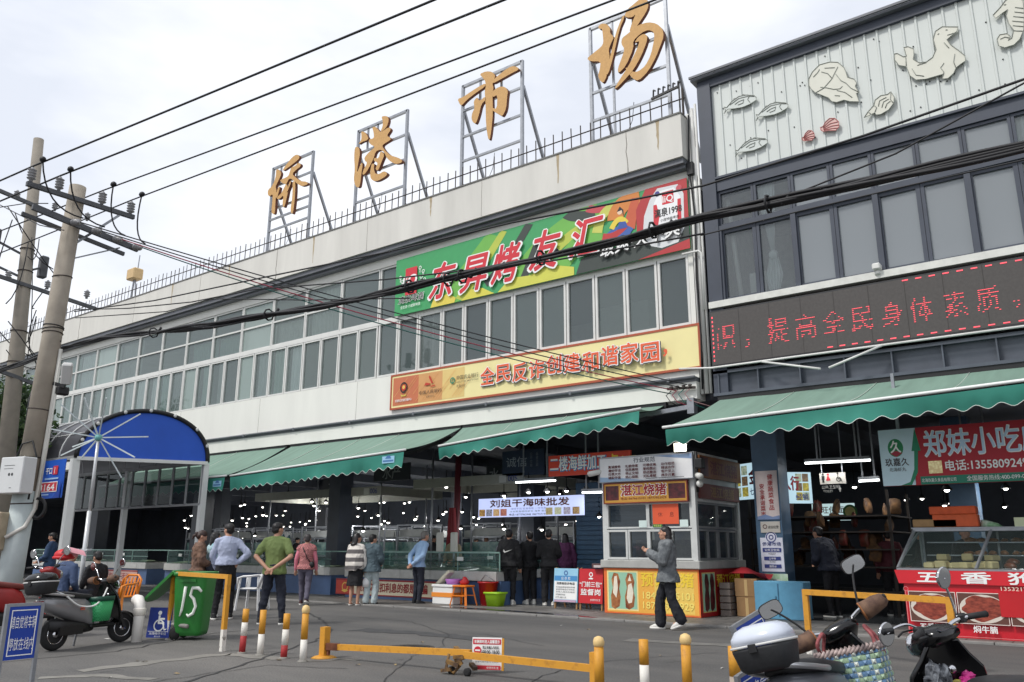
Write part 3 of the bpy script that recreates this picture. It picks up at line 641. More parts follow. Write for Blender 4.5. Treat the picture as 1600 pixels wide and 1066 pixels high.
c6, s6 = (1340, 0), 1459/260
seal = [(320,470),(345,465),(400,495),(425,490),(402,412),(440,405),(490,425),(492,480),(485,515),(540,548),(600,540),(655,500),(685,430),(660,340),(680,270),(740,230),(880,232),(870,270),(780,345),(815,390),(885,440),(940,485),(945,530),(900,560),(862,590),(840,640),(790,685),(735,690),(755,645),(600,690),(510,698),(455,660),(425,580),(360,570),(320,520)]
animal('seal_decoration', 'cream seal outline with raised head mounted on the ribbed cladding', 'wall decoration', seal, [[(755,550),(725,590),(755,630),(735,690)],[(860,590),(840,540),(850,470)],[(475,600),(510,655),(580,665)],[(755,370),(800,418)],[(700,300),(712,290)],[(770,260),(785,258)],[(785,305),(850,285)],[(420,500),(425,575)],[(520,570),(600,545)]], c6, s6, cream, dktube)
conch = [(55,1030),(90,975),(140,920),(150,875),(200,835),(260,825),(290,800),(320,850),(315,900),(270,960),(200,1000),(160,1005),(150,985),(100,1010)]
animal('conch_decoration', 'cream spiral conch outline below the seal', 'wall decoration', conch, [[(150,980),(165,940),(140,920)],[(180,930),(190,880),(250,850)],[(210,940),(225,890),(270,865)],[(240,945),(255,905),(285,885)],[(90,975),(115,1000)],[(290,800),(285,870),(310,900)]], c6, s6, cream, dktube)
horse = [(1185,130),(1250,60),(1290,5),(1330,-30),(1400,-40),(1450,0),(1462,120),(1455,260),(1420,340),(1370,390),(1290,415),(1235,400),(1220,340),(1245,300),(1310,290),(1340,320),(1320,350),(1350,330),(1365,260),(1320,200),(1300,130),(1315,80),(1270,110),(1210,158)]
animal('seahorse_decoration', 'cream seahorse outline with curled tail at the right end of the cladding', 'wall decoration', horse, [[(1380,60),(1450,70)],[(1375,100),(1455,110)],[(1365,140),(1460,150)],[(1355,180),(1460,190)],[(1360,220),(1455,230)],[(1370,265),(1450,270)],[(1250,340),(1290,320),(1330,330)],[(1280,40),(1300,35)]], c6, s6, cream, dktube)

# ---------------------------------------------------------------- big banners on the white building
W_, K_ = C(240, 240, 238), C(30, 30, 30); RD = C(206, 44, 58)
gx0, gx1, gz0, gz1 = -15.92, -6.98, 7.58, 9.22
gw, gh = gx1-gx0, gz1-gz0
gM = plane((gx0+gx1)/2, YF-.09, gz0)
G1, G2, G3, G4 = C(62, 158, 96), C(112, 180, 78), C(184, 196, 78), C(58, 66, 62)
def bz(p0, p1, p2, w0, w1, n=14):
    a = []; bb = []
    for i in range(n+1):
        t = i/n; x = (1-t)**2*p0[0]+2*t*(1-t)*p1[0]+t*t*p2[0]; y = (1-t)**2*p0[1]+2*t*(1-t)*p1[1]+t*t*p2[1]
        dx = 2*(1-t)*(p1[0]-p0[0])+2*t*(p2[0]-p1[0]); dy = 2*(1-t)*(p1[1]-p0[1])+2*t*(p2[1]-p1[1]); l_ = math.hypot(dx, dy) or 1
        w = w0+(w1-w0)*t; a.append((x-dy/l_*w, y+dx/l_*w)); bb.append((x+dy/l_*w, y-dx/l_*w))
    clip = lambda p: (max(-gw/2, min(gw/2, p[0])), max(0, min(gh, p[1])))
    return [clip(p) for p in a+bb[::-1]]
items = [('p', G2, bz((-2.6, 0), (-1.6, .9), (-.9, 1.64), .35, .22)), ('p', G3, bz((-2.1, 0), (-1.2, .9), (-.6, 1.64), .16, .10)), ('p', G2, bz((-.2, 0), (.6, 1.2), (2.2, 1.5), .4, .25)),
 ('p', G3, bz((.3, .0), (.9, 1.1), (2.4, 1.25), .15, .12)), ('p', G4, bz((-1.2, .3), (-.3, .9), (.2, 1.64), .10, .12)), ('p', G4, bz((.0, .2), (.3, .7), (.5, 1.0), .1, .18)),
 ('p', G4, bz((1.3, 1.64), (1.6, 1.35), (2.1, 1.45), .16, .1)), ('p', G2, bz((1.1, .2), (1.5, .9), (2.3, .8), .2, .3)), ('p', C(196, 74, 84), bz((1.9, 1.6), (2.1, 1.45), (2.6, 1.45), .1, .08)),
 ('p', C(222, 204, 84), [(-3.1, 0), (-2.95, .35), (-2.7, .22), (-2.5, .3), (-2.2, .12), (-2.25, 0)]), ('p', C(214, 206, 80), [(-2.0, 0), (-1.7, .25), (-1.3, .22), (-1.0, .05), (-.9, 0)]), ('p', C(206, 206, 84), [(-.8, 0), (-.4, .3), (.2, .25), (.8, .4), (1.5, .2), (1.5, 0)]),
 ('p', G4, [(1.55, 0), (1.7, .35), (2.2, .5), (2.5, .4), (2.9, .5), (4.47, .55), (4.47, 0)]),
 ('p', C(198, 202, 96), bz((2.15, .9), (2.3, 1.5), (2.7, 1.45), .14, .1)), ('p', C(210, 130, 60), bz((2.65, 1.1), (2.7, 1.5), (3.3, 1.55), .22, .2)), ('p', C(198, 92, 58), bz((3.0, .8), (3.1, 1.2), (3.2, 1.5), .16, .1)),
 ('p', C(60, 96, 168), bz((2.4, .6), (2.75, .95), (3.05, .7), .16, .1)), ('p', C(186, 52, 52), bz((2.3, .75), (2.6, .65), (2.95, .9), .1, .06)), ('p', C(226, 202, 70), bz((2.55, .9), (2.75, 1.25), (2.95, .95), .07, .06)), ('d', C(232, 200, 170), 2.78, 1.27, .07), ('p', C(34, 34, 40), [(2.70, 1.28), (2.78, 1.4), (2.87, 1.3), (2.88, 1.1), (2.83, 1.3)]), ('p', C(52, 84, 160), [(2.7, .85), (2.75, 1.02), (2.92, 1.0), (2.98, .84)]),
 ('p', C(178, 50, 54), [(3.2, .0), (4.47, .0), (4.47, 1.64), (3.45, 1.64), (3.2, 1.2)]), ('p', G4, [(3.2, .0), (4.47, .22), (4.47, .62), (3.2, .5)]),
 ('p', C(214, 216, 218), [(3.35, .55), (3.55, .25), (3.8, .15), (4.2, .2), (4.36, .5), (4.38, 1.3), (4.25, 1.55), (3.75, 1.58), (3.55, 1.35), (3.4, 1.0)]), ('p', C(238, 239, 240), [(3.62, .6), (3.72, .3), (4.2, .28), (4.3, .6), (4.3, 1.25), (4.15, 1.5), (3.8, 1.5), (3.66, 1.25)]),
 ('p', RD, [(3.62, .55), (3.7, .5), (3.78, .9), (3.72, 1.2), (3.64, 1.2)]), ('p', RD, [(4.2, .5), (4.3, .5), (4.31, 1.2), (4.23, 1.2)]), ('r', RD, 3.86, 4.14, 1.15, 1.45), ('t', W_, 'liQ', 4.0, 1.2, .16, dict(align='c', bold=.03)),
 ('t', K_, '漓泉1998', 3.66, .88, .2, dict(width=.66, bold=.02)), ('t', K_, '小度特酿啤酒', 3.8, .76, .07, {}), ('d', C(64, 66, 140), 3.75, 1.45, .06), ('d', C(196, 80, 90), 4.28, 1.45, .07),
 # maker's mark at the left
 ('r', RD, -4.06, -3.62, .52, 1.3), ('t', W_, 'liQ', -3.9, .78, .32, dict(width=.56, bold=.05, align='c', shear=.2))]
for (fx, fy) in ((-4.22, .75), (-4.18, .95), (-4.25, 1.08), (-3.45, .95), (-3.38, 1.1), (-3.5, 1.22), (-3.32, .85)):
    items += [('o', W_, fx, fy, .035, .055, dict(n=8)), ('r', W_, fx-.01, fx+.01, fy-.14, fy-.05)]
items += [('t', W_, '漓泉啤酒', -4.3, .3, .21, dict(width=.98, bold=.05, shear=.15)), ('t', K_, '漓泉啤酒', -4.3, .305, .205, dict(width=.97, bold=.012, shear=.15)), ('t', W_, '全生态·小度鲜啤酒', -4.2, .14, .09, dict(width=.75))]
for (ch, u, v, h_) in (('东', -3.15, .18, 1.0), ('昇', -2.05, .18, 1.0), ('烤', -1.0, .2, 1.02), ('友', .2, .3, 1.0), ('汇', 1.4, .38, .95)):
    items += [('t', W_, ch, u, v, h_, dict(bold=.065, shear=.28, width=.98)), ('t', RD, ch, u+.03, v+.02, h_*.98, dict(bold=.03, shear=.28, width=.92))]
items += [('t', K_, '敢爽·天下爽', 2.25, .22, .38, dict(width=2.1, bold=.06, shear=.2, slant=.05)), ('t', W_, '敢爽·天下爽', 2.27, .24, .37, dict(width=2.05, bold=.02, shear=.2, slant=.05))]
board('green_banner', 'long green advertising banner with five white edged red brush characters', 'banner', gM, gw, gh, mat('green banner print', S(62, 158, 96), .5, var=.06), items, .03)

yx0, yx1, yz0, yz1 = -15.93, -6.93, 4.99, 5.86
yw, yh = yx1-yx0, yz1-yz0; yM = plane((yx0+yx1)/2, YF-.06, yz0)
OR = C(226, 96, 56); YL = C(238, 222, 142); BR = C(170, 82, 52)
items = [('r', C(196, 112, 76), -yw/2+.05, -3.5, .05, yh-.05), ('r', C(208, 154, 98), -3.5, -2.65, .05, yh-.05), ('r', C(222, 194, 124), -2.65, -1.9, .05, yh-.05)]
for i in range(26):
    u = -yw/2+.1+i*.1; v0 = random.choice((.1, .3, .5)); items.append(('p', C(222, 168, 104), [(u, v0), (u+.015, v0), (u+.3, v0+.28), (u+.285, v0+.28)]))
items += [('o', K_, -4.03, .52, .10, .135, dict(k=1.1)), ('d', C(196, 60, 40), -4.03, .52, .085), ('d', C(226, 190, 90), -4.03, .53, .05), ('p', C(206, 190, 84), [(-4.2, .5), (-4.13, .34), (-4.03, .30), (-3.93, .34), (-3.86, .5), (-3.95, .28), (-4.11, .28)]), ('t', W_, '北海市公安局反诈骗中心', -4.03, .14, .075, dict(align='c', width=.62, bold=.02)),
 ('p', C(190, 60, 40), [(-3.12, .7), (-3.02, .52), (-2.96, .52), (-3.08, .74)]), ('p', C(190, 60, 40), [(-3.28, .48), (-3.08, .48), (-3.06, .52), (-3.22, .56)]), ('p', C(190, 60, 40), [(-2.9, .47), (-3.06, .44), (-3.02, .42), (-2.88, .44)]), ('t', K_, '中国人民银行', -3.05, .25, .1, dict(align='c', width=.8)), ('t', K_, '北海市分行', -3.05, .15, .055, dict(align='c')),
 ('o', C(40, 130, 100), -2.28, .5, .055, .085), ('r', C(40, 130, 100), -2.29, -2.27, .42, .58), ('t', K_, '中国农业银行', -2.14, .5, .11, dict(width=.72)), ('t', K_, 'AGRICULTURAL BANK OF CHINA', -2.14, .42, .04, dict(width=.72)), ('t', K_, '北海分行', -2.14, .3, .07, {})]
big = '全民反诈创建和谐家园'
for i, ch in enumerate(big):
    u = -1.35+i*.505; v = .24+.035*math.sin(i*1.9); rnd_w = .5
    items += [('t', C(60, 56, 70), ch, u+.012, v-.018, .46, dict(bold=.06, width=.46)), ('t', W_, ch, u, v, .46, dict(bold=.055, width=.45)), ('t', OR, ch, u+.012, v+.012, .44, dict(bold=.028, width=.425))]
items += [('t', OR, '，', 3.74, .3, .4, dict(bold=.03))]
board('yellow_banner', 'pale yellow banner with rounded orange characters and an orange panel of emblems', 'banner', yM, yw, yh, mat('yellow banner print', S(236, 224, 162), .5, var=.08, scale=1.), items, .03, frame=BR, fw=.05)

# LED screen
lx0, lx1, lz0, lz1 = -6.60, 6.0, 4.90, 6.06
t = thing('led_screen', 'long dark message screen with red dot characters under the grey windows', 'screen', (lx0, YF-.2, lz0))
b = MB(); b.box(lx0, lx1, YF-.2, YF-.021, lz0, lz1); part('housing', b, mat('screen edge', S(50, 50, 52), .6), t, True)
scr = mat('unlit dot panel', S(74, 70, 68), .6, var=.18, scale=20); b = MB(plane(0, YF-.205, 0))
b.rect(lx0+.03, lx1-.03, lz0+.03, lz1-.03)
part('panel', b, scr, t, True)
x = lx0+.62
while x < lx1: b = MB(plane(0, YF-.2075, 0)); b.rect(x, x+.012, lz0+.03, lz1-.03); part('module_seam', b, mat('panel seam', S(58, 54, 52), .7), t, True); x += .62
ledm = mat('red dots', (1., .10, .13), emit=.95, var=0); lb = MB(plane(0, YF-.211, 0)); rr = random.Random(5)
def led_text(ch, u0, v0, sz, cell=.034, cut=None):
    vs, fs = glyphs(ch, .0)
    nx = int(sz/cell)
    for j in range(nx):
        for i in range(nx):
            gx = (i+.5)/nx; gy = (j+.5)/nx*.95-.09
            if cut and gx < cut: continue
            hit = False
            for f in fs:
                n = len(f); k = n-1; ins = False
                for a in range(n):
                    xa, ya = vs[f[a]]; xb, yb = vs[f[k]]
                    if (ya > gy) != (yb > gy) and gx < (xb-xa)*(gy-ya)/(yb-ya)+xa: ins = not ins
                    k = a
                if ins: hit = True; break
            if hit and rr.random() < .9:
                u = u0+i*cell; v = v0+j*cell*1.12; lb.rect(u+.002, u+cell*.95, v*1.0+.006, v+cell*.55)
for ch, px, px2 in (('识', 1112, 1151), ('，', 1157, 1196), ('提', 1196, 1234), ('高', 1240, 1278), ('全', 1283, 1321), ('民', 1327, 1367), ('身', 1376, 1415), ('体', 1422, 1462), ('素', 1476, 1518), ('质', 1527, 1572), ('。', 1584, 1628)):
    u = ony(px, 500, YF-.21).x; led_text(ch, u, 5.20, (ony(px2, 500, YF-.21).x-u)*1.02, cell=.031, cut=.15 if ch == '识' else None)
x = -2.9
while x < lx1-.2: lb.rect(x, x+.1, lz1-.07, lz1-.05); x += .22
x = -4.3
while x < lx1-.2: lb.rect(x, x+.1, lz0+.06, lz0+.08); x += .22
z = lz0+.1
while z < lz1-.1: lb.rect(lx0+.05, lx0+.075, z, z+.04); z += .09
part('red_characters', lb, ledm, t, True)
t = thing('white_stay_bars', 'thin pale rods and brackets bracing the message screen from below', 'bracket', (-4.9, YF-.2, 4.5))
b = MB(); b.tube([(-7.3, YF-.26, 4.94), (lx0, YF-.24, 4.87), (3, YF-.24, 4.86)], .022, 6); part('rail', b, MATS['white window frame'], t, True)
for a, c in (((-5.55, YF-.24, 4.86), (-4.35, YF-.6, 4.5)), ((-3.35, YF-.24, 4.86), (-4.2, YF-.6, 4.5))):
    b = MB(); b.tube([a, c], .022, 6); part('stay', b, MATS['white window frame'], t, True)

# ---------------------------------------------------------------- awnings
awtop = mat('awning canvas', S(122, 150, 136), .85, var=.16, scale=.9, trans=.12, stretch=(6, .6, 1)); awval = mat('awning valance', S(58, 140, 124), .8, var=.12, scale=1.5, trans=.25)
def awning(label, xl, xr, zb, yf, zl, zr, drop, yb=YF-.12, arms=True, tagx=None, xbl=None):
    t = thing('awning', label, 'awning', ((xl+xr)/2, yb, zb), 0, 'green roll out awnings over the pavement')
    xbl = xl if xbl is None else xbl
    def front(u): return Vector((xl+(xr-xl)*u, yf, zl+(zr-zl)*u))
    def back(u): return Vector((xbl+(xr-xbl)*u, yb, zb))
    b = MB()
    b.sheet(lambda u, v: back(u).lerp(front(u), v)-Vector((0, 0, .06*math.sin(math.pi*v)*(1-.3*math.cos(u*9))+.012*noise.noise(Vector((u*(xr-xl)*1.6, v*2, xl))))), 80, 14); cv = part('canvas', b, awtop, t, True)
    for k_ in range(1, int((xr-xl)/1.5)):
        u_ = k_*1.5/(xr-xl); b = MB(); b.tube([back(u_).lerp(front(u_), v_/10)-Vector((0, 0, .06*math.sin(math.pi*v_/10)*(1-.3*math.cos(u_*9))-.006)) for v_ in range(11)], .007, 4); part('seam', b, C(196, 206, 196), cv, True)
    nsc = max(6, int((xr-xl)/.31))
    b = MB(); NU = nsc*8
    def val(u, v):
        p = front(u); d = drop+.035*math.cos(u*nsc*2*math.pi)
        return Vector((p.x, p.y-.02+.05*math.sin(u*17+1)*v*v+.02*math.sin(u*43)*v, p.z-.05-d*v))
    b.sheet(val, NU, 5); va = part('valance', b, awval, t, True)
    b = MB(); b.tube([val(i/NU, 1.0) for i in range(NU+1)], .005, 4); part('scallop_trim', b, C(226, 232, 226), va, True)
    b = MB(); b.tube([front(-.005), front(.5), front(1.005)], .026, 8); part('front_bar', b, C(226, 228, 226), t, True)
    b = MB(); b.box(xbl-.05, xr+.05, yb-.02, yb+.10, zb-.06, zb+.10); part('roller_case', b, black, t, True)
    if arms:
        for u in (.05, .95):
            q = back(u)+Vector((0, -.03, -.22)); f = front(u)+Vector((0, .05, -.09)); m = q.lerp(f, .5)+Vector((.25 if u < .5 else -.25, 0, -.12))
            b = MB(); b.bar(q, m, .06, .08); b.bar(m, f, .05, .07); part('arm', b, black, t, True)
    if tagx is not None:
        p = val(tagx, .45); b = MB(plane(p.x, p.y-.03, p.z)); b.use(C(150, 196, 222)); b.rect(-.2, .2, -.08, .08); b.use(C(70, 116, 170)); b.poly([(-.1, .02), (.1, .02), (.05, .1), (-.04, .09)], .003); b.rect(-.17, .17, -.05, -.01, .003); part('maker_label', b, None, va, True)
    return t
awning('green awning half hidden behind the blue arched canopy', -27.2, -20.25, 4.24, 13.5, 3.25, 3.25, .34, tagx=.96)
awning('long green awning between the blue canopy and the shorter awning', -20.0, -13.35, 4.24, 13.5, 3.24, 3.50, .33, tagx=.93)
awning('shorter green awning above the red sign and beside the wires', -13.1, -7.75, 4.24, 14.4, 3.66, 4.02, .24, xbl=-13.3)
awning('green awning on the grey building above the snack stall', -6.62, 6.0, 4.22, 13.25, 3.42, 3.85, .25, xbl=-6.5)
for (x0, x1) in ((-7.7, -7.0),):
    t = thing('awning_bracket', 'bare steel awning roller end with rope and bolts at the building corner', 'bracket', (-7.2, YF-.2, 4.1)); b = MB(); b.bar((-8.6, YF-.25, 4.02), (-7.1, YF-.25, 4.12), .09); b.box(-7.15, -7.0, YF-.3, YF-.12, 3.98, 4.3); part('bar', b, steel, t, True)
# ---------------------------------------------------------------- roast pork kiosk
kx0, kx1, ky0, ky1 = -9.24, -7.10, 15.36, 17.6
t = kiosk = thing('food_kiosk', 'small white framed roast pork kiosk with orange and red printed base panels', 'kiosk', ((kx0+kx1)/2, ky0, .03))
kwhite = mat('kiosk white aluminium', S(200, 202, 200), .5, var=.1)
b = MB(); b.bev(kx0-.05, kx1+.05, ky0-.06, ky1+.05, .93, 1.09, .015); part('counter', b, mat('grey counter stone', S(172, 172, 168), .6, var=.2, scale=4), t, True)
b = MB(); b.box(kx0, kx1, ky0+.02, ky1, .03, .93); part('base', b, mat('kiosk base', S(150, 60, 40), .6), t, True)
M = plane((kx0+kx1)/2, ky0, .035)
pig = mat('roast pork print', S(196, 132, 78), .4, rgb2=S(122, 62, 36), scale=5); pigw = mat('white fat print', S(236, 226, 206), .5); mint = C(150, 196, 168)
YY = C(240, 206, 60); OO = C(232, 150, 62)
def hog(u, v, s=1.): return [(u-.10*s, v+.0*s), (u-.02*s, v-.04*s), (u+.09*s, v+.02*s), (u+.12*s, v+.2*s), (u+.09*s, v+.36*s), (u+.12*s, v+.5*s), (u+.07*s, v+.66*s), (u-.03*s, v+.68*s), (u-.09*s, v+.55*s), (u-.06*s, v+.38*s), (u-.11*s, v+.22*s)]
rose = mat('orange poster print', S(240, 178, 76), .45, var=.12, scale=1.2)
it = [('r', C(226, 110, 52), -1.07, 1.07, 0, .89), ('r', rose, -1.0, 1.04, .03, .85), ('r', C(236, 200, 96), .1, .95, .05, .80), ('r', C(244, 220, 150), -.99, -.27, .06, .84), ('r', mint, -.96, -.30, .09, .81),
      ('p', pig, hog(-.8, .12)), ('p', pig, hog(-.47, .12)), ('p', pigw, [(-.86, .4), (-.82, .72), (-.76, .74), (-.74, .5), (-.78, .3)]), ('p', pigw, [(-.54, .3), (-.50, .56), (-.42, .6), (-.38, .42), (-.42, .22), (-.5, .2)]), ('p', pigw, [(-.5, .64), (-.46, .76), (-.42, .64)]),
      ('t', YY, '预订烧猪', -.2, .55, .27, dict(width=1.15, bold=.03)), ('t', C(246, 226, 120), '18476615101', -.16, .31, .14, dict(width=1.1, bold=.02)), ('t', C(246, 226, 120), '18777953929', -.16, .12, .14, dict(width=1.1, bold=.02))]
printed(t, M, it, 'front_poster')
M2 = plane(kx1+.004, (ky0+ky1)/2, .035, R(90))
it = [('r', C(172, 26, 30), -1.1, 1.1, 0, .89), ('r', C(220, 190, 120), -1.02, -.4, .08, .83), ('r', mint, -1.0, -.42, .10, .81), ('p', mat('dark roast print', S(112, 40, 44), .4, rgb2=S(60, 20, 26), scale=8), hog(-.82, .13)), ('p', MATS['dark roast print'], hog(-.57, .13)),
      ('t', YY, '预订烧猪', -.32, .55, .24, dict(width=1.2, bold=.03)), ('t', C(230, 180, 60), '电话', .15, .42, .1, {}), ('t', C(236, 190, 60), '18476615101', -.25, .26, .12, dict(width=1.05, bold=.02)), ('t', C(236, 190, 60), '18777953929', -.25, .1, .12, dict(width=1.05, bold=.02))]
printed(t, M2, it, 'side_poster')
for (cx, cy) in ((kx0+.05, ky0+.05), (kx1-.05, ky0+.05), (kx0+.05, ky1-.05), (kx1-.05, ky1-.05)):
    b = MB(); b.box(cx-.05, cx+.05, cy-.05, cy+.05, 1.09, 3.15); part('corner_post', b, kwhite, t, True)
b = MB(); b.box(kx0-.02, kx1+.02, ky0-.0, ky1, 3.15, 3.22); part('roof', b, kwhite, t, True)
b = MB(); b.box(kx0+.1, kx1-.1, ky0+.02, ky0+.08, 2.24, 3.14); b.box(kx1-.1, kx1-.02, ky0+.1, ky1-.1, 2.24, 3.14); part('head_panel', b, kwhite, t, True)
kgl = glass('kiosk glass', (.03, .035, .04), .55, 1.5)
for i in range(2):
    xa = kx0+.1+i*.97
    win(t, xa, xa+.97, 1.72, 2.235, ky0+.02, kwhite, kgl, .035)
    win(t, xa, xa+.49, 1.1, 1.70, ky0+.01, kwhite, kgl, .045); win(t, xa+.49, xa+.97, 1.1, 1.70, ky0+.03, kwhite, kgl, .04)
kshade = mat('shade toned kiosk aluminium', S(128, 130, 132), .5, var=.12)  # side window frames: shade of the kiosk side put into a greyer colour
def winx(parent, y0, y1, z0, z1, X, fr, gl, fw=.04):
    f = MB(); f.box(X-.06, X+.02, y0, y1, z0, z0+fw); f.box(X-.06, X+.02, y0, y1, z1-fw, z1); f.box(X-.058, X+.018, y0, y0+fw, z0+fw, z1-fw); f.box(X-.058, X+.018, y1-fw, y1, z0+fw, z1-fw)
    o = part('window', f, fr, parent, True); p = MB(); p.add([(X-.02, y0+fw, z0+fw), (X-.02, y1-fw, z0+fw), (X-.02, y1-fw, z1-fw), (X-.02, y0+fw, z1-fw)], [(0, 1, 2, 3)]); part('pane', p, gl, o, True)
for i in range(2):
    ya = ky0+.1+i*1.02; winx(t, ya, ya+1.02, 1.72, 2.235, kx1-.05, kshade, kgl); winx(t, ya, ya+.52, 1.1, 1.7, kx1-.05, kshade, kgl); winx(t, ya+.52, ya+1.02, 1.1, 1.7, kx1-.06, kshade, kgl)
b = MB(); b.box(kx0+.3, kx1-.4, ky0+.9, ky0+1.3, 1.09, 1.5); b.box(kx0+.5, kx0+1.1, ky0+.5, ky0+.8, 1.09, 1.45); b.box(kx0+.1, kx1-.12, ky1-.12, ky1-.06, 1.1, 3.1); part('inside_shelf', b, mat('blue tub', S(48, 66, 104), .5, rgb2=S(120, 126, 134), scale=4), t, True)
M = plane((kx0+kx1)/2, ky0+.005, 1.74)
printed(t, M, [('r', C(226, 92, 54), .12, .70, .06, .46), ('t', C(120, 40, 30), '休', .24, .2, .1, {}), ('t', C(120, 40, 30), '息', .5, .2, .1, {}), ('r', C(60, 120, 60), .12, .33, .0, .06), ('t', C(230, 230, 120), '食品安全', .14, .01, .04, {}), ('r', C(210, 226, 222), -.2, -.02, .0, .14), ('r', C(210, 226, 222), .72, .9, .0, .14)], 'notices', w0=.012)
# boards on the kiosk front
GY = C(206, 206, 208)
cols = [('真诚服务', '遵纪守法', '仪表大方', '诚实守信'), ('礼貌待客', '优质高效', '举止文明', '热心细致'), ('环境优美', '爱岗敬业', '舒适整洁', '无私奉献'), ('动作规范', '精诚合作', '客户至上', '携手共赢')]
DR = C(96, 30, 36)
it = [('p', C(150, 176, 204), [(-1.07, .0), (-1.07, .1), (-.5, .06), (0, .0)]), ('p', C(126, 150, 186), [(.2, .48), (1.07, .48), (1.07, .38), (.6, .43)]), ('t', C(74, 80, 90), '行业规范', 0, .37, .1, dict(align='c', width=.5, bold=.015))]
for i, c_ in enumerate(cols):
    for j, s_ in enumerate(c_): it.append(('t', DR, s_, -.86+i*.42, .275-j*.075, .058, dict(bold=.035, width=.30)))
it += [('r', C(80, 84, 92), .05, .9, .022, .032)]
board('code_of_conduct_board', 'pale grey notice board with rows of dark red slogans on top of the kiosk', 'notice board', plane(-8.15, ky0-.10, 2.69), 2.14, .49, mat('notice board print', S(226, 226, 228), .45, var=.05), it, .04, frame=steel, fw=.015)
pk = MATS['dark roast print']
it = [('r', C(206, 152, 62), -.94, .94, .02, .37), ('r', pk, -.92, -.60, .05, .35), ('r', pk, .55, .92, .05, .35), ('t', W_, '湛江烧猪', -.55, .13, .235, dict(width=1.06, bold=.07)), ('t', C(150, 20, 30), '湛江烧猪', -.54, .135, .225, dict(width=1.04, bold=.035)), ('t', C(120, 30, 30), '电话18476615101 18777953929', -.55, .05, .06, dict(width=1.05))]
board('kiosk_name_sign', 'mustard sign with red characters between two roast meat pictures above the kiosk window', 'sign', plane(-8.19, ky0-.07, 2.25), 1.90, .39, C(206, 152, 62), it, .05, frame=C(120, 40, 36), fw=.02)
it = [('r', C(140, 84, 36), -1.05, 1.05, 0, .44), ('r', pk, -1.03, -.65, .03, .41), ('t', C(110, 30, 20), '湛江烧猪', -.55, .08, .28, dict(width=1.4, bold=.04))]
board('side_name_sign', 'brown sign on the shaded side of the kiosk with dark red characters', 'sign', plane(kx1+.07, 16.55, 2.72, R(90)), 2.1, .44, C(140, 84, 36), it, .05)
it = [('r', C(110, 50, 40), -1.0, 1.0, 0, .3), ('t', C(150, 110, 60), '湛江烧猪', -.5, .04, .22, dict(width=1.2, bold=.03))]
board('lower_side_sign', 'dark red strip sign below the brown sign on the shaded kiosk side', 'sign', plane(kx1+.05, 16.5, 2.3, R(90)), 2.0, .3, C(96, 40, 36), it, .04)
t = thing('flood_lamp', 'lit square floodlight standing on the kiosk corner', 'lamp', (-7.28, ky0-.12, 3.2)); b = MB(); b.bev(-7.44, -7.14, ky0-.16, ky0-.02, 3.2, 3.4, .02); part('housing', b, black, t, True)
b = MB(); b.box(-7.42, -7.16, ky0-.175, ky0-.162, 3.215, 3.385); part('lens', b, mat('flood lamp glow', (1, .93, .74), emit=5, var=0), t, True)
t = thing('security_camera', 'white security camera and round sensor on a black bracket at the kiosk corner', 'camera', (-7.0, ky0-.1, 2.7))
b = MB(); b.tube([(-6.99, ky0-.1, 2.4), (-6.99, ky0-.1, 3.2)], .03, 8); b.bev(-6.98, -6.8, ky0-.25, ky0-.1, 2.85, 3.05, .02); part('bracket', b, black, t, True)
b = MB(); b.tube([(-6.95, ky0-.15, 2.72), (-6.8, ky0-.35, 2.68)], .06, 10); b.ell((-6.93, ky0-.12, 2.56), (.07, .07, .07)); part('camera_body', b, MATS['white window frame'], t, True)
t = thing('security_camera', 'white bullet camera poking out left of the kiosk notice board', 'camera', (-9.3, ky0-.2, 2.85)); b = MB(); b.tube([(-9.12, ky0+.05, 2.95), (-9.4, ky0-.25, 2.86)], .06, 10); b.tube([(-9.4, ky0-.25, 2.86), (-9.42, ky0-.27, 2.855)], .045, 10); part('camera_body', b, MATS['white window frame'], t, True); b = MB(); b.bar((-9.12, ky0+.05, 2.95), (-9.12, ky0+.1, 3.12), .04); part('bracket', b, steel, t, True)

# notice boards by the kiosk
def astand(label, px0, px1, ytop, face, items, Y):
    a = ony(px0, ytop, Y); c = ony(px1, ytop, Y); w = c.x-a.x; cx = (a.x+c.x)/2
    M = plane(cx, Y, .17, 0, R(-5))
    t = thing('notice_stand', label, 'notice board', (cx, Y, .03), 0, 'notice stands beside the kiosk')
    b = MB(M); b.box(-w/2, w/2, 0, .72, -.03, 0); part('panel', b, face, t, True); printed(t, M, items)
    for s in (-1, 1):
        b = MB(); b.bar((cx+s*(w/2-.03), Y+.03, .03), (cx+s*(w/2-.03), Y+.1, .9), .035); part('leg', b, mat('bare wood', S(150, 116, 78), .7), t, True)
        b = MB(); b.bar((cx+s*(w/2-.03), Y+.45, .03), (cx+s*(w/2-.03), Y+.1, .9), .03); part('leg', b, MATS['bare wood'], t, True)
LB = C(150, 200, 226); BL = C(70, 140, 196)
it = [('r', W_, -.30, .30, .06, .44), ('o', C(70, 110, 170), 0, .62, .03, .055), ('r', BL, -.30, .30, .46, .56), ('t', W_, '公 示 栏', 0, .475, .065, dict(align='c', bold=.02)), ('t', K_, '消费者投诉电话', 0, .37, .055, dict(align='c', width=.48, bold=.02))]
for j in range(3): it.append(('t', C(70, 74, 80), ('市场监督管理所举报', '管理员电话公平秤处', '负责人姓名及电话')[j], -.25, .30-j*.05, .035, dict(width=.5)))
it += [('t', C(70, 74, 80), '市场服务电话', -.25, .14, .04, {}), ('t', C(70, 74, 80), '0779-3881118', -.25, .085, .035, {}), ('r', C(190, 160, 180), -.29, .29, .005, .05)]
astand('pale blue and white complaint notice on a folding stand', 864, 901, 893, LB, it, 15.75)
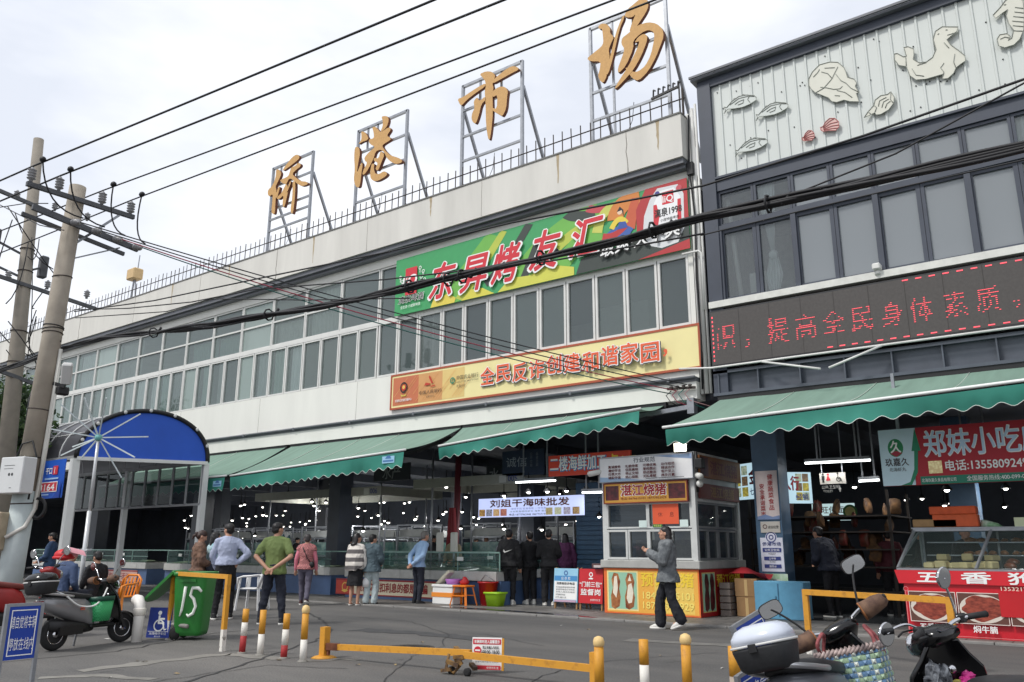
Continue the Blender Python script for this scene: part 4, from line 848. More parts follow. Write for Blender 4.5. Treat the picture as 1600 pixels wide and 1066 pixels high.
it = [('o', W_, 0, .60, .03, .05), ('p', W_, [(-.06, .52), (0, .54), (.06, .52), (.05, .50), (-.05, .50)]), ('t', W_, '“门前三包”', 0, .34, .11, dict(align='c', width=.56, bold=.03)), ('t', W_, '监督岗', 0, .17, .13, dict(align='c', width=.5, bold=.03)), ('t', W_, '侨港市场 宣', .25, .05, .045, dict(align='r'))]
astand('red notice on a folding stand beside the orange kiosk base', 903, 940, 890, C(196, 34, 44), it, 15.75)
t = thing('flat_box', 'dark red box lying on top of the red notice stand', 'box', (-9.55, 15.85, .91)); b = MB(); b.bev(-9.75, -9.35, 15.7, 15.95, .905, 1.0, .01); part('body', b, C(90, 60, 60), t, True); b = MB(plane(-9.55, 15.699, .92)); b.rect(-.15, .15, 0, .05); part('lettering', b, C(200, 190, 190), t, True)

# ---------------------------------------------------------------- hall signs and lamps
def hang(name, label, cat, px, py0, py1, Y, pxr, face, items, emit=False, group=None, frame=None):
    a = ony(px, py0, Y); c = ony(pxr, py0, Y); d = ony(px, py1, Y); w = c.x-a.x; h = a.z-d.z
    return board(name, label, cat, plane((a.x+c.x)/2, Y, d.z), w, h, face, items(w, h), .06, group=group, frame=frame, fw=.02), w, h, (a.x+c.x)/2, d.z
lit = lambda r, g, b, e=.9: mat('backlit %d %d %d' % (r, g, b), S(r, g, b), emit=e*.62, var=.03)
t, w, h, cx, z = hang('red_fascia_sign', 'red orange sign with white blue edged characters hanging under the shorter awning', 'sign', 857, 713, 745, 15.9, 985, C(214, 66, 40), lambda w, h: [('t', C(60, 140, 190), '二楼海鲜加工', -w/2+.05, .10, h*.72, dict(width=w*.7, bold=.05)), ('t', W_, '二楼海鲜加工', -w/2+.05, .115, h*.70, dict(width=w*.69, bold=.02)), ('t', YY, '点', w*.23, .12, h*.62, dict(bold=.03)), ('t', YY, '这里', w*.35, .12, h*.5, dict(bold=.03))])
food = [mat('dried seafood print %d' % i, c1, .5, rgb2=c2, scale=26, kind='voronoi', emit=.34) for i, (c1, c2) in enumerate((((.7, .45, .12), (.25, .1, .04)), ((.12, .14, .22), (.5, .5, .6)), ((.6, .3, .12), (.8, .6, .3)), ((.7, .3, .2), (.4, .12, .1)), ((.6, .55, .3), (.4, .3, .15)), ((.7, .75, .5), (.5, .5, .35)), ((.6, .65, .7), (.3, .2, .4)), ((.5, .35, .15), (.2, .1, .05))))]
lb_ = lit(196, 208, 252, .95)
def dry(w, h):
    it = [('t', W_, '刘姐干海味批发', 0, h*.52, h*.40, dict(align='c', width=w*.76, bold=.06)), ('t', C(110, 24, 40), '刘姐干海味批发', 0, h*.525, h*.39, dict(align='c', width=w*.755, bold=.028)), ('t', C(120, 130, 200), '海味干货 批发零售 一件代发', 0, h*.36, h*.10, dict(align='c', width=w*.34)), ('t', C(70, 110, 80), '沙虫鱿鱼瑶柱虾米 海参 紫菜', 0, h*.22, h*.10, dict(align='c', width=w*.36)), ('t', K_, '电话:18777963948 18677371948', 0, h*.05, h*.12, dict(align='c', width=w*.37, bold=.02))]
    for i in range(8):
        u = (-w/2+.03+i*w*.073) if i < 4 else (w/2-.03-(8-i)*w*.081); it.append(('r', food[i], u, u+w*.062, h*.06, h*.42))
    return it
hang('lit_shop_sign', 'bright pale blue lit sign with a row of food pictures and dark red characters', 'sign', 748, 780, 809, 16.6, 911, lb_, dry)
DKB = mat('dark blue board', S(30, 46, 66), .5, var=.2)
hang('dark_slogan_board', 'dim blue hanging board with two pale characters below the shorter awning', 'sign', 785, 706, 745, 17.6, 850, DKB, lambda w, h: [('t', C(150, 160, 160), '诚信', -w*.4, h*.35, h*.4, dict(width=w*.5)), ('t', C(110, 120, 124), '公平交易', w*.2, h*.75, h*.13, dict(vertical=True)), ('t', C(110, 120, 124), '童叟无欺', w*.34, h*.75, h*.13, dict(vertical=True))])
for lab, x0, x1, y0, y1, Y, tx in (('two grey characters for seafood on an added near black backing, under the long awning', 585, 640, 727, 753, 17.6, '水产'), ('single grey character on an added near black backing, left of the pale stall canopy', 505, 535, 748, 772, 19.5, '水'), ('single grey character on an added near black backing, right above the pale stall canopy', 760, 785, 728, 755, 18.6, '水')):
    hang('dark_slogan_board', lab, 'sign', x0, y0, y1, Y, x1, mat('near black letter backing', S(24, 28, 34), .5), lambda w, h: [('t', C(132, 136, 134), tx, 0, h*.12, h*.72, dict(align='c', bold=.02))])  # backing added behind the letters, its colour near black to merge with the dark
# pale stall canopies with number plates
def stall_canopy(label, pts, Y, h, num=None):
    t = thing('stall_canopy', label, 'stall canopy', ony(pts[0][0], pts[0][1], Y), 0, 'pale stall canopies in the hall')
    b = MB(); b.box(-15.6, -11.9, Y, Y+.05, 3.02, 3.22) if False else None
    a = ony(pts[0][0], pts[0][1], Y); c = ony(pts[1][0], pts[1][1], Y); dpt = 2.6
    b.box(a.x, c.x, Y, Y+.06, a.z-h, a.z) if b else None
    return t
cano = mat('stall canopy fascia', S(150, 150, 138), .6, var=.1)
def stall(label, x0, x1, y0, y1, z, h, num):
    t = thing('stall_canopy', label, 'stall canopy', ((x0+x1)/2, (y0+y1)/2, .03), 0, 'pale stall canopies in the hall')
    b = MB(); b.box(x0, x1, y0, y0+.05, z, z+h); b.box(x0, x0+.05, y0+.05, y1, z, z+h); b.box(x1-.05, x1, y0+.05, y1, z, z+h); b.box(x0+.05, x1-.05, y1-.05, y1, z, z+h); part('fascia', b, cano, t, True)
    for cx in (x0+.4, x1-.4):
        for cy in (y0+.4, y1-.4): b = MB(); b.tube([(cx, cy, .03), (cx, cy, 4.2)], .03, 8); part('post', b, steel, t, True)
    M = plane(x1-.5, y0-.002, z+.03); printed(t, M, [('r', C(190, 190, 180), -.3, -.06, 0, h*.75), ('t', C(40, 50, 120), num, 0, .03, h*.6, dict(bold=.02))], 'number_plate')
stall('pale grey stall canopy nearest the lit blue sign, number plate 005', -17.0, -13.0, 17.6, 20.2, 3.0, .26, '005')
stall('pale grey stall canopy behind the long awning, left of the others', -26.5, -19.8, 19.0, 22.0, 3.0, .28, '006')
stall('pale grey stall canopy deep in the hall', -18.5, -12.0, 24.0, 27.0, 3.0, .28, '008')
# pendant lamps
def lamp_proto():
    t = thing('pendant_lamp', 'small glowing lamp hanging from the dark hall ceiling', 'lamp', (0, 0, 0), 0, 'pendant lamps in the dark hall')
    b = MB(); b.lathe([(.012, .5), (.012, .12), (.04, .10), (.11, .0)], 8); part('shade', b, black, t)
    b = MB(); b.ell((0, 0, .0), (.05, .05, .04), 8, 5); part('bulb', b, lampmat, t)
    return t
lp = lamp_proto(); first = True; rl = random.Random(11)
spots = []
for i in range(170):
    Y = rl.uniform(18.0, 33); X = rl.uniform(-1.55*Y-2, -.62*Y+1); spots.append((X, Y, rl.uniform(1.75, 3.3)))
for i in range(20): spots.append((rl.uniform(-5.5, 3), rl.uniform(17.5, 30), rl.uniform(2.3, 2.8)))
for i in range(6): spots.append((-12.6+.55*i, 17.3+.05*i, 2.72))
lamps = []
for s in spots:
    o = lp if first else copy_tree(lp); first = False; o.location = s; lamps.append(o)
for o in lamps[::7]:
    lt = bpy.data.lights.new('lamp_light', 'POINT'); lt.energy = 24; lt.shadow_soft_size = .1; lo = bpy.data.objects.new('lamp_light', lt); COL.objects.link(lo); lo.parent = o; lo.location = (0, 0, -.12)
# clutter of the dark hall
rk_ = random.Random(21); foam = mat('dull foam', S(176, 178, 176), .7, var=.2); teal_ = mat('teal crate', S(44, 96, 110), .5, var=.2); redc = mat('red crate', S(140, 40, 40), .5, var=.2)
protoF = {}
def clutter(kind, label, P, rz, sc, group):
    if kind not in protoF:
        t = thing(kind, label, kind.replace('_', ' '), P, rz, group)
        if kind == 'foam_crate':
            b = MB(); b.bev(-.3, .3, -.2, .2, 0, .3, .02); part('body', b, foam, t); b = MB(); b.bev(-.31, .31, -.21, .21, .302, .35, .015); part('lid', b, foam, t)
        if kind == 'basket_crate':
            b = MB(); b.loft([(0, 0, 0, .24, .17), (.26, 0, 0, .29, .21), (.26, 0, 0, .26, .18), (.03, 0, 0, .22, .15)], 20, 5); part('tub', b, teal_, t); b = MB(); b.loft([(.25, 0, 0, .30, .22), (.29, 0, 0, .30, .22)], 20, 5); part('rim', b, teal_, t)
        if kind == 'tank_rack':
            b = MB()
            for x in (-.7, .7):
                for y in (-.3, .3): b.bar((x, y, 0), (x, y, 1.9), .04)
            for z in (.3, .9, 1.5, 1.88):
                for y in (-.3, .3): b.bar((-.7, y, z), (.7, y, z), .035)
            part('rack_frame', b, steel, t)
            for z in (.34, .94): b = MB(); b.box(-.66, .66, -.27, .27, z, z+.42); part('tank', b, mat('murky tank', S(60, 100, 104), .1, rgb2=S(120, 150, 140), scale=5), t)
            b = MB(); b.box(-.66, .66, -.25, .25, 1.53, 1.75); part('top_box', b, foam, t)
        if kind == 'stand_fan':
            b = MB(); b.lathe([(.18, 0), (.16, .03), (.02, .05)], 14); b.tube([(0, 0, .04), (0, 0, 1.4)], .018, 8); part('pole', b, steel, t)
            b = MB(Matrix.Translation((0, -.05, 1.5)) @ Matrix.Rotation(R(90), 4, 'X')); b.tube([(.24*math.cos(a*.4), .24*math.sin(a*.4), 0) for a in range(16)], .012, 6, closed=True)
            for a in range(12): b.bar((0, 0, .02), (.24*math.cos(a*.52), .24*math.sin(a*.52), 0), .008)
            part('cage', b, steel, t); b = MB(Matrix.Translation((0, -.05, 1.5)) @ Matrix.Rotation(R(90), 4, 'X'))
            for a in range(3): b.poly([(0, 0), (.2*math.cos(a*2.1), .2*math.sin(a*2.1)), (.19*math.cos(a*2.1+.8), .19*math.sin(a*2.1+.8))], .005*a)
            part('blades', b, teal_, t)
        protoF[kind] = t; o = t
    else: o = copy_tree(protoF[kind]); o.location = P; o.rotation_euler = (0, 0, rz)
    o.scale = (sc,)*3
for i in range(26):
    Y = rk_.choice((20.6, 21.2, 24.6, 27.5, 29)); X = rk_.uniform(-1.5*Y, -.65*Y)
    for k_ in range(rk_.choice((1, 2, 3))): clutter('foam_crate', 'dull white foam crate stacked among the stalls deep in the dark hall', (X, Y, .03+k_*.355), rk_.uniform(-.2, .2), 1, 'foam crates in the dark hall')
for i in range(14):
    Y = rk_.choice((20.8, 24.2, 28)); clutter('basket_crate', 'teal plastic basket crate on the floor deep in the dark hall', (rk_.uniform(-1.5*Y, -.65*Y), Y, .03), rk_.uniform(-.3, .3), 1, 'teal basket crates in the dark hall')
for i in range(30):
    Y = (21.4, 23.6, 26.4, 29.6)[i % 4]; clutter('tank_rack', 'steel rack of murky fish tanks deep in the dark hall', (-.66*Y-(i//4)*2.7-rk_.uniform(0, 1), Y, .03), rk_.uniform(-.1, .1), 1.1, 'fish tank racks in the dark hall')
for i in range(5): clutter('stand_fan', 'standing fan among the stalls deep in the dark hall', (-15-i*4.1, 20.3+i*.3, .03), rk_.uniform(-.5, .5), 1.1, 'standing fans in the dark hall')
def tubelamp(label, px0, px1, py0, py1, Y):
    a = ony(px0, py0, Y); c = ony(px1, py1, Y); m = (a+c)/2
    t = thing('fluorescent_lamp', label, 'lamp', m, 0, 'fluorescent tube lamps')
    b = MB(); b.bar(a+Vector((0, 0, .05)), c+Vector((0, 0, .05)), .12, .06); part('fixture', b, steel, t, True)
    b = MB(); b.tube([a, c], .022, 8); part('tube', b, mat('tube glow', (.95, 1, 1), emit=3.2, var=0), t, True)
    for k in (.2, .8): p = a.lerp(c, k); b = MB(); b.bar(p+Vector((0, 0, .06)), (p.x, p.y, 4.24), .03); part('hanger', b, steel, t, True)
    lt = bpy.data.lights.new('tube_light', 'AREA'); lt.shape = 'RECTANGLE'; lt.size = (c-a).length; lt.size_y = .06; lt.energy = 7; lo = bpy.data.objects.new('tube_light', lt); COL.objects.link(lo); lo.parent = t; lo.location = (0, 0, -.05)
tubelamp('lit tube lamp under the dim slogan board', 806, 868, 754, 751, 17.0)
tubelamp('lit tube lamp left of the kiosk notice board', 910, 943, 770, 769, 16.4)
tubelamp('lit tube lamp above the toilet sign', 1258, 1360, 724, 719, 17.6)
tubelamp('short lit tube lamp right of the toilet sign', 1342, 1374, 752, 750, 18.6)
tubelamp('lit tube lamp inside the red snack stall sign', 1500, 1560, 748, 744, 19.5)
# toilet sign, corner sign, far lit sign
ca = lambda u, m: [('d', m, u, .20, .022), ('r', m, u-.03, u+.03, .09, .17), ('r', m, u-.022, u+.022, .03, .09)]
t, w, h, cx, z = hang('toilet_sign', 'small grey hanging sign with a man, a woman and a wheelchair symbol', 'sign', 1280, 740, 757, 17.8, 1320, C(176, 172, 164), lambda w, h: ca(-w*.36, K_)+[('d', C(170, 40, 50), -w*.16, .20, .022), ('p', C(170, 40, 50), [(-w*.16-.05, .07), (-w*.16+.05, .07), (-w*.16+.01, .17), (-w*.16-.01, .17)]), ('o', K_, w*.24, .09, .035, .05), ('d', K_, w*.22, .21, .02), ('r', K_, w*.21, w*.23, .09, .19), ('r', K_, w*.23, w*.33, .09, .105), ('p', K_, [(w*.32, .1), (w*.36, .03), (w*.38, .04), (w*.34, .11)])])
for k in (-.4, .4): b = MB(); b.bar((cx+k*w, 17.82, z+h), (cx+k*w, 17.82, 4.24), .02); part('hanger', b, steel, t, True)
b = MB(plane(cx, 17.79, z)); b.text('公共卫生间', -w*.45, -.1, .07); b.text('TOILET', -w*.4, -.17, .045); b.poly([(w*.2, -.12), (w*.26, -.05), (w*.32, -.12), (w*.28, -.12), (w*.28, -.17), (w*.24, -.17), (w*.24, -.12)]); b.M = plane(cx, 17.79, z); part('lettering', b, C(170, 170, 166), t, True)
fg = [mat('green goods print %d' % i, a, .5, rgb2=c, scale=20, kind='voronoi', emit=.3) for i, (a, c) in enumerate((((.2, .3, .2), (.6, .65, .5)), ((.7, .6, .1), (.3, .25, .05)), ((.3, .2, .1), (.1, .06, .04))))]
def corner(label, X, Y, ang, w, h, z, flip):
    it = []
    for i in range(2):
        for j in range(3): u = (-w/2+.05+i*w*.25) if not flip else (w/2-.05-(i+1)*w*.22); it.append(('r', fg[(i+j) % 3], u, u+w*.2, .06+j*h*.3, .06+j*h*.3+h*.26))
    if not flip: it += [('t', C(150, 24, 40), '金', w*.05, h*.40, h*.45, dict(bold=.04)), ('t', C(30, 60, 130), '七特产', w*.06, h*.10, h*.2, dict(width=w*.40, bold=.02))]
    else: it += [('t', C(150, 24, 40), '人行', -w*.46, h*.42, h*.45, dict(width=w*.55, bold=.04)), ('t', C(60, 60, 140), '经销', -w*.05, h*.10, h*.2, dict(bold=.02))]
    board('lit_corner_sign', label, 'sign', plane(X, Y, z, ang), w, h, lit(190, 222, 236, .8), it, .06)
p = ony(1185, 770, 17.7); corner('lit white sign with green goods pictures, left of the blue column', p.x-.22, 17.7, R(-30), 1.0, .78, 2.38, False)
p = ony(1250, 770, 17.8); corner('lit white sign with goods pictures, right of the blue column', p.x-.1, 17.9, R(38), .66, .66, 2.27, True)
hang('far_lit_sign', 'small lit pale sign deep in the hall with a noodle bowl picture', 'sign', 1268, 788, 814, 22.0, 1334, lit(196, 224, 226, .8), lambda w, h: [('t', C(120, 40, 40), '生旺伊面', -w*.46, h*.42, h*.42, dict(width=w*.72, bold=.02)), ('r', C(150, 40, 80), -w*.02, w*.26, h*.14, h*.34), ('t', W_, '18077971415', -w*.01, h*.18, h*.12, dict(width=w*.25)), ('d', C(60, 120, 60), w*.40, h*.5, h*.42), ('d', C(200, 190, 120), w*.40, h*.5, h*.3)])
# posters on the blue column
Mx = plane(-6.15, 16.73-.012, 1.9)
t = thing('column_poster', 'tall pink grey poster with two vertical rows of red characters on the blue column', 'poster', (-6.15, 16.72, 1.9)); b = MB(Mx); b.box(-.22, .24, 0, .98, -.008, 0); part('sheet', b, mat('faded poster paper', S(196, 184, 184), .6), t, True)
printed(t, Mx, [('t', C(150, 36, 40), '健康蔬菜食品', .09, .80, .11, dict(vertical=True, bold=.02)), ('t', C(150, 36, 40), '安全承诺菜市', -.09, .62, .10, dict(vertical=True, bold=.02)), ('p', C(110, 130, 170), [(-.22, .0), (.24, 0), (.24, .08), (.1, .05), (-.05, .1), (-.22, .06)])])
Mx = plane(-6.13, 16.73-.012, .62)
t = thing('market_service_sign', 'white and blue market service sign with a round emblem on the blue column', 'sign', (-6.13, 16.72, .62)); b = MB(Mx); b.box(-.22, .24, .26, .92, -.008, 0); b.disc(.01, .92, .12, .0005); part('sheet', b, mat('white sign face', S(206, 208, 222), .5), t, True)
NB = C(44, 56, 120)
printed(t, Mx, [('o', NB, .01, .93, .085, .105), ('o', NB, .01, .93, .03, .05), ('t', NB, '侨港市场', .01, .76, .075, dict(align='c', width=.38, bold=.02)), ('r', NB, -.18, .20, .64, .72), ('t', W_, '公共卫生间', .01, .655, .05, dict(align='c', width=.3)), ('r', NB, -.16, .18, .48, .55), ('t', W_, '公平秤', .01, .49, .045, dict(align='c')), ('r', NB, -.16, .18, .33, .40), ('t', W_, '服务台', .01, .34, .045, dict(align='c')), ('t', K_, 'TOILET', .01, .59, .035, dict(align='c')), ('t', K_, 'SCALE', .01, .44, .03, dict(align='c'))])
t = thing('small_notice', 'small grey plate with a round mark between the two signs on the blue column', 'sign', (-6.12, 16.71, 1.66)); Mx = plane(-6.12, 16.715, 1.64); b = MB(Mx); b.box(-.2, .2, 0, .22, -.008, 0); part('plate', b, C(180, 176, 170), t, True); printed(t, Mx, [('o', C(90, 60, 60), -.11, .12, .03, .045), ('t', K_, '诚信经营', -.05, .08, .06, dict(width=.22))])
t = thing('green_poster', 'small green and pale poster at the foot of the blue column', 'poster', (-6.1, 16.71, .3)); Mx = plane(-6.1, 16.715, .38); b = MB(Mx); b.box(-.2, .26, 0, .46, -.008, 0); part('sheet', b, mat('green landscape print', S(110, 168, 90), .6, rgb2=S(190, 210, 190), scale=5), t, True); printed(t, Mx, [('r', C(200, 206, 196), -.06, .1, .2, .36), ('r', C(90, 170, 190), -.2, .26, 0, .08)])
# shop sign and red stall
sx0, sx1 = -3.44, 2.6; sz0, sz1 = 2.34, 3.27; sw = sx1-sx0; sY = 14.8; u0 = -sw/2
RS = C(170, 28, 44); TG = C(30, 120, 96)
it = [('r', C(196, 222, 232), u0, u0+.50, 0, .93), ('p', C(196, 222, 232), [(u0+.5, 0), (u0+.5, .93), (u0+.58, .93), (u0+.56, .5), (u0+.48, .0)]), ('p', C(28, 128, 92), [(u0+.28, .0), (u0+.42, .05), (u0+.50, .25), (u0+.53, .55), (u0+.49, .55), (u0+.57, .93), (u0+.63, .55), (u0+.59, .55), (u0+.55, .2), (u0+.44, .0)]),
      ('d', C(30, 130, 80), u0+.25, .62, .12, dict(ry=.15)), ('p', C(160, 40, 60), [(u0+.16, .53), (u0+.25, .47), (u0+.35, .53), (u0+.25, .57)]), ('t', W_, '久', u0+.17, .54, .2, dict(bold=.03, width=.16)), ('t', C(50, 40, 44), '玖嘉久', u0+.07, .32, .13, dict(width=.36, bold=.02)), ('t', C(50, 40, 44), '北海虾丸', u0+.12, .23, .065, dict(width=.26)),
      ('r', TG, u0+.58, sw/2, 0, .13), ('t', W_, '郑妹小吃店', u0+.69, .44, .43, dict(width=1.70, bold=.03)), ('t', C(186, 212, 234), '郑妹小吃店', u0+.695, .45, .41, dict(width=1.68, bold=.012)), ('r', food[4], u0+.72, u0+.92, .17, .37), ('t', W_, '电话:13558092494', u0+.97, .20, .17, dict(width=1.22, bold=.02)), ('t', W_, '北海玖嘉久食品有限公司', u0+.6, .035, .06, dict(width=.5)), ('t', W_, '全国服务热线:400-099-0509   www.', u0+1.25, .03, .08, dict(width=1.15))]
t = board('snack_shop_sign', 'long red shop sign with pale blue logo end and white characters above the snack stall', 'sign', plane((sx0+sx1)/2, sY, sz0), sw, .93, RS, it, .14)
for k in (.05, .5, .95): b = MB(); b.bar((sx0+sw*k, sY+.1, sz1), (sx0+sw*k, sY+.1, 4.24), .05); part('hanger', b, steel, t, True)
# stall
rx0, rx1, ry = -3.28, 3.2, 14.45
t = thing('snack_stall', 'red snack stall counter with sloping glass display case and food pictures', 'food stall', ((rx0+rx1)/2, ry, .03))
sred = mat('red stall print', S(196, 24, 40), .4, var=.08)
b = MB(); b.box(rx0+.06, rx1, ry+.02, ry+1.0, .03, .80); part('counter_base', b, sred, t, True)
b = MB(plane(0, ry-.02, 0)); b.prism([(rx0, .80), (rx1, .80), (rx1, 1.0), (rx0-.05, 1.0)], -.06, 0); part('lettered_band', b, C(206, 30, 44), t, True)
wd = rx1-rx0
it = []
for i, ch in enumerate('五香狗肉鸡爪'): it.append(('t', W_, ch, -wd/2+.27+i*.62, .82, .165, dict(width=.40, bold=.04)))
it += [('t', C(240, 220, 200), '13532170283  18277970760', -wd/2+1.4, .73, .055, dict(width=1.15))]
dish = mat('stewed meat print', S(96, 34, 28), .35, rgb2=S(158, 74, 56), scale=13, stretch=(1, 1, 2.2)); plate_ = C(212, 202, 190)
for i, (u, nm) in enumerate(((-wd/2+.12, '五香狗肉'), (-wd/2+.80, '焖牛腩'), (-wd/2+1.48, '焖羊肉'), (-wd/2+2.16, '卤鸡爪'))):
    it += [('r', C(230, 214, 206), u, u+.66, .24, .69), ('r', C(96, 60, 50), u+.01, u+.65, .25, .68), ('d', plate_, u+.33, .46, .31, dict(ry=.205)), ('p', dish, [(u+.33+(.26+.03*math.sin(7*a_+u))*math.cos(a_), .47+(.18+.02*math.sin(5*a_+u))*math.sin(a_)) for a_ in [k_*.1745 for k_ in range(36)]]), ('t', W_, nm, u+.33, .12, .10, dict(align='c', bold=.025))]
it += [('r', C(186, 20, 30), -wd/2+1.36, -wd/2+1.98, .36, .70)]
it += [('o', C(230, 150, 150), -wd/2+.1, .72, .03, .035), ('o', C(230, 150, 150), -wd/2+.1, .08, .03, .035), ('r', C(230, 150, 150), -wd/2+.085, -wd/2+.092, .1, .7), ('r', C(230, 150, 150), -wd/2+.12, wd/2, .055, .06)]
printed(t, plane((rx0+rx1)/2, ry-.021, .0), it, 'front_print')
b = MB(); b.box(rx0-.02, rx1, ry+.0, ry+1.02, 1.002, 1.03)
for x in (rx0, rx0+1.1, rx0+3.2, rx0+5.2): b.bar((x, ry+.01, 1.03), (x+.22, ry+.42, 1.62), .035); b.bar((x+.22, ry+.98, 1.03), (x+.22, ry+.98, 1.62), .03)
b.bar((rx0+.2, ry+.42, 1.62), (rx1, ry+.42, 1.62), .04); b.bar((rx0+.2, ry+.98, 1.62), (rx1, ry+.98, 1.62), .04); b.box(rx0+.18, rx1, ry+.4, ry+1.0, 1.642, 1.66); part('case_frame', b, steel, t, True)
b = MB(); b.add([(rx0+.02, ry+.02, 1.04), (rx1, ry+.02, 1.04), (rx1, ry+.41, 1.6), (rx0+.22, ry+.41, 1.6)], [(0, 1, 2, 3)]); b.add([(rx0+.0, ry+.03, 1.04), (rx0+.2, ry+.42, 1.6), (rx0+.2, ry+.97, 1.6), (rx0+.2, ry+.97, 1.04)], [(0, 1, 2, 3)]); part('case_glass', b, glassC, t, True)
b = MB(); b.box(rx0+.35, rx1-.05, ry+.5, ry+.9, 1.22, 1.235); b.box(rx0+.35, rx1-.05, ry+.6, ry+.95, 1.42, 1.435); part('shelf', b, steel, t, True)
rg = random.Random(8)
meatm = [mat('cooked meat %d' % i, c_, .35, rgb2=tuple(x*.5 for x in c_), scale=18) for i, c_ in enumerate((S(150, 92, 54), S(120, 60, 40), S(186, 140, 90), S(170, 110, 70)))]
bun = mat('steamed cake', S(206, 184, 136), .7, var=.15); bagm = mat('clear plastic bag', S(190, 184, 170), .15, rgb2=S(120, 96, 70), scale=12)
proto = {}
def goods(kind, label, P, s, group):
    if kind not in proto:
        b = MB()
        if kind == 'cake': b.bev(-.09, .09, -.09, .09, 0, .11, .02); m = bun
        elif kind == 'bag':
            b.loft([(0, 0, 0, .08, .06), (.06, .01, 0, .1, .08), (.13, 0, 0, .07, .06), (.17, 0, .01, .02, .02), (.2, 0, 0, .05, .03)], 10); m = bagm
        else:
            b.loft([(0, 0, 0, .10, .06), (.03, .01, 0, .13, .07), (.06, 0, .01, .10, .05), (.08, 0, 0, .03, .02)], 9); m = meatm[len(proto) % 4]
        o = single(kind, b, m, label, 'food', group); proto[kind] = o
    else:
        o = proto[kind].copy(); COL.objects.link(o); o['label'] = label
    o.location = P; o.rotation_euler = (0, 0, rg.uniform(0, 6.28)); o.scale = (s, s, s*rg.uniform(.85, 1.15))
for i in range(6):
    for j in range(2): goods('cake', 'pale square cake in the left end of the glass case', (rx0+.42+i*.17, ry+.3+j*.2, 1.03+(.115 if j and i % 2 else 0)), rg.uniform(.85, 1.), 'cakes in the glass case')
for i in range(26): goods('meat_cut', 'brown cooked meat cut heaped in the glass case', (rx0+1.25+rg.uniform(0, 3.0), ry+rg.uniform(.2, .55), 1.03+rg.uniform(0, .09)), rg.uniform(.8, 1.2), 'cooked meat in the glass case')
for i in range(14): goods('bagged_snack', 'clear plastic bag of snacks in the glass case', (rx0+1.9+i*.14+rg.uniform(-.03, .03), ry+.25+rg.uniform(0, .12), 1.10), rg.uniform(.8, 1.1), 'bagged snacks in the glass case')
for i in range(12): goods('meat_roll', 'brown roll laid on the upper shelf of the glass case', (rx0+.95+(i % 6)*.16, ry+.62+(i//6)*.2, 1.237+.2*(i//6)), .8, 'rolls on the case shelf')
for lab, x0, x1, z0, z1, c_ in (('brown carton lying on top of the glass case', rx0+.2, rx0+.85, 1.665, 1.79, S(150, 118, 78)), ('orange carton stacked behind the brown one on the glass case', rx0+.5, rx0+1.15, 1.665, 1.86, S(196, 86, 44)), ('topmost orange carton of the stack on the glass case', rx0+.42, rx0+1.1, 1.868, 2.0, S(206, 90, 46))):
    b = MB(); y = ry+.45 if 'brown' in lab else ry+.7; b.bev(x0, x1, y, y+.24, z0, z1, .012); single('carton', b, mat('carton %d' % int(c_[0]*999), c_, .7, var=.2, scale=8), lab, 'carton')
b = MB(); b.loft([(1.665, rx0+1.3, ry+.6, .16, .08), (1.72, rx0+1.28, ry+.6, .12, .06), (1.77, rx0+1.2, ry+.6, .03, .03)], 10); single('plastic_bag', b, mat('white green bag', S(206, 214, 204), .3, rgb2=S(110, 150, 110), scale=9), 'white and green plastic bag beside the cartons on the glass case', 'bag')
b = MB(plane(rx0+1.75, ry+.62, 1.662)); b.rect(-.13, .13, 0, .14); b.use(C(120, 150, 110)); b.prism([(-.13, 0), (.13, 0), (.13, .14), (-.13, .14)], -.02, -.002); single('price_card', b, C(200, 206, 170), 'small pale card standing on the glass case', 'card')
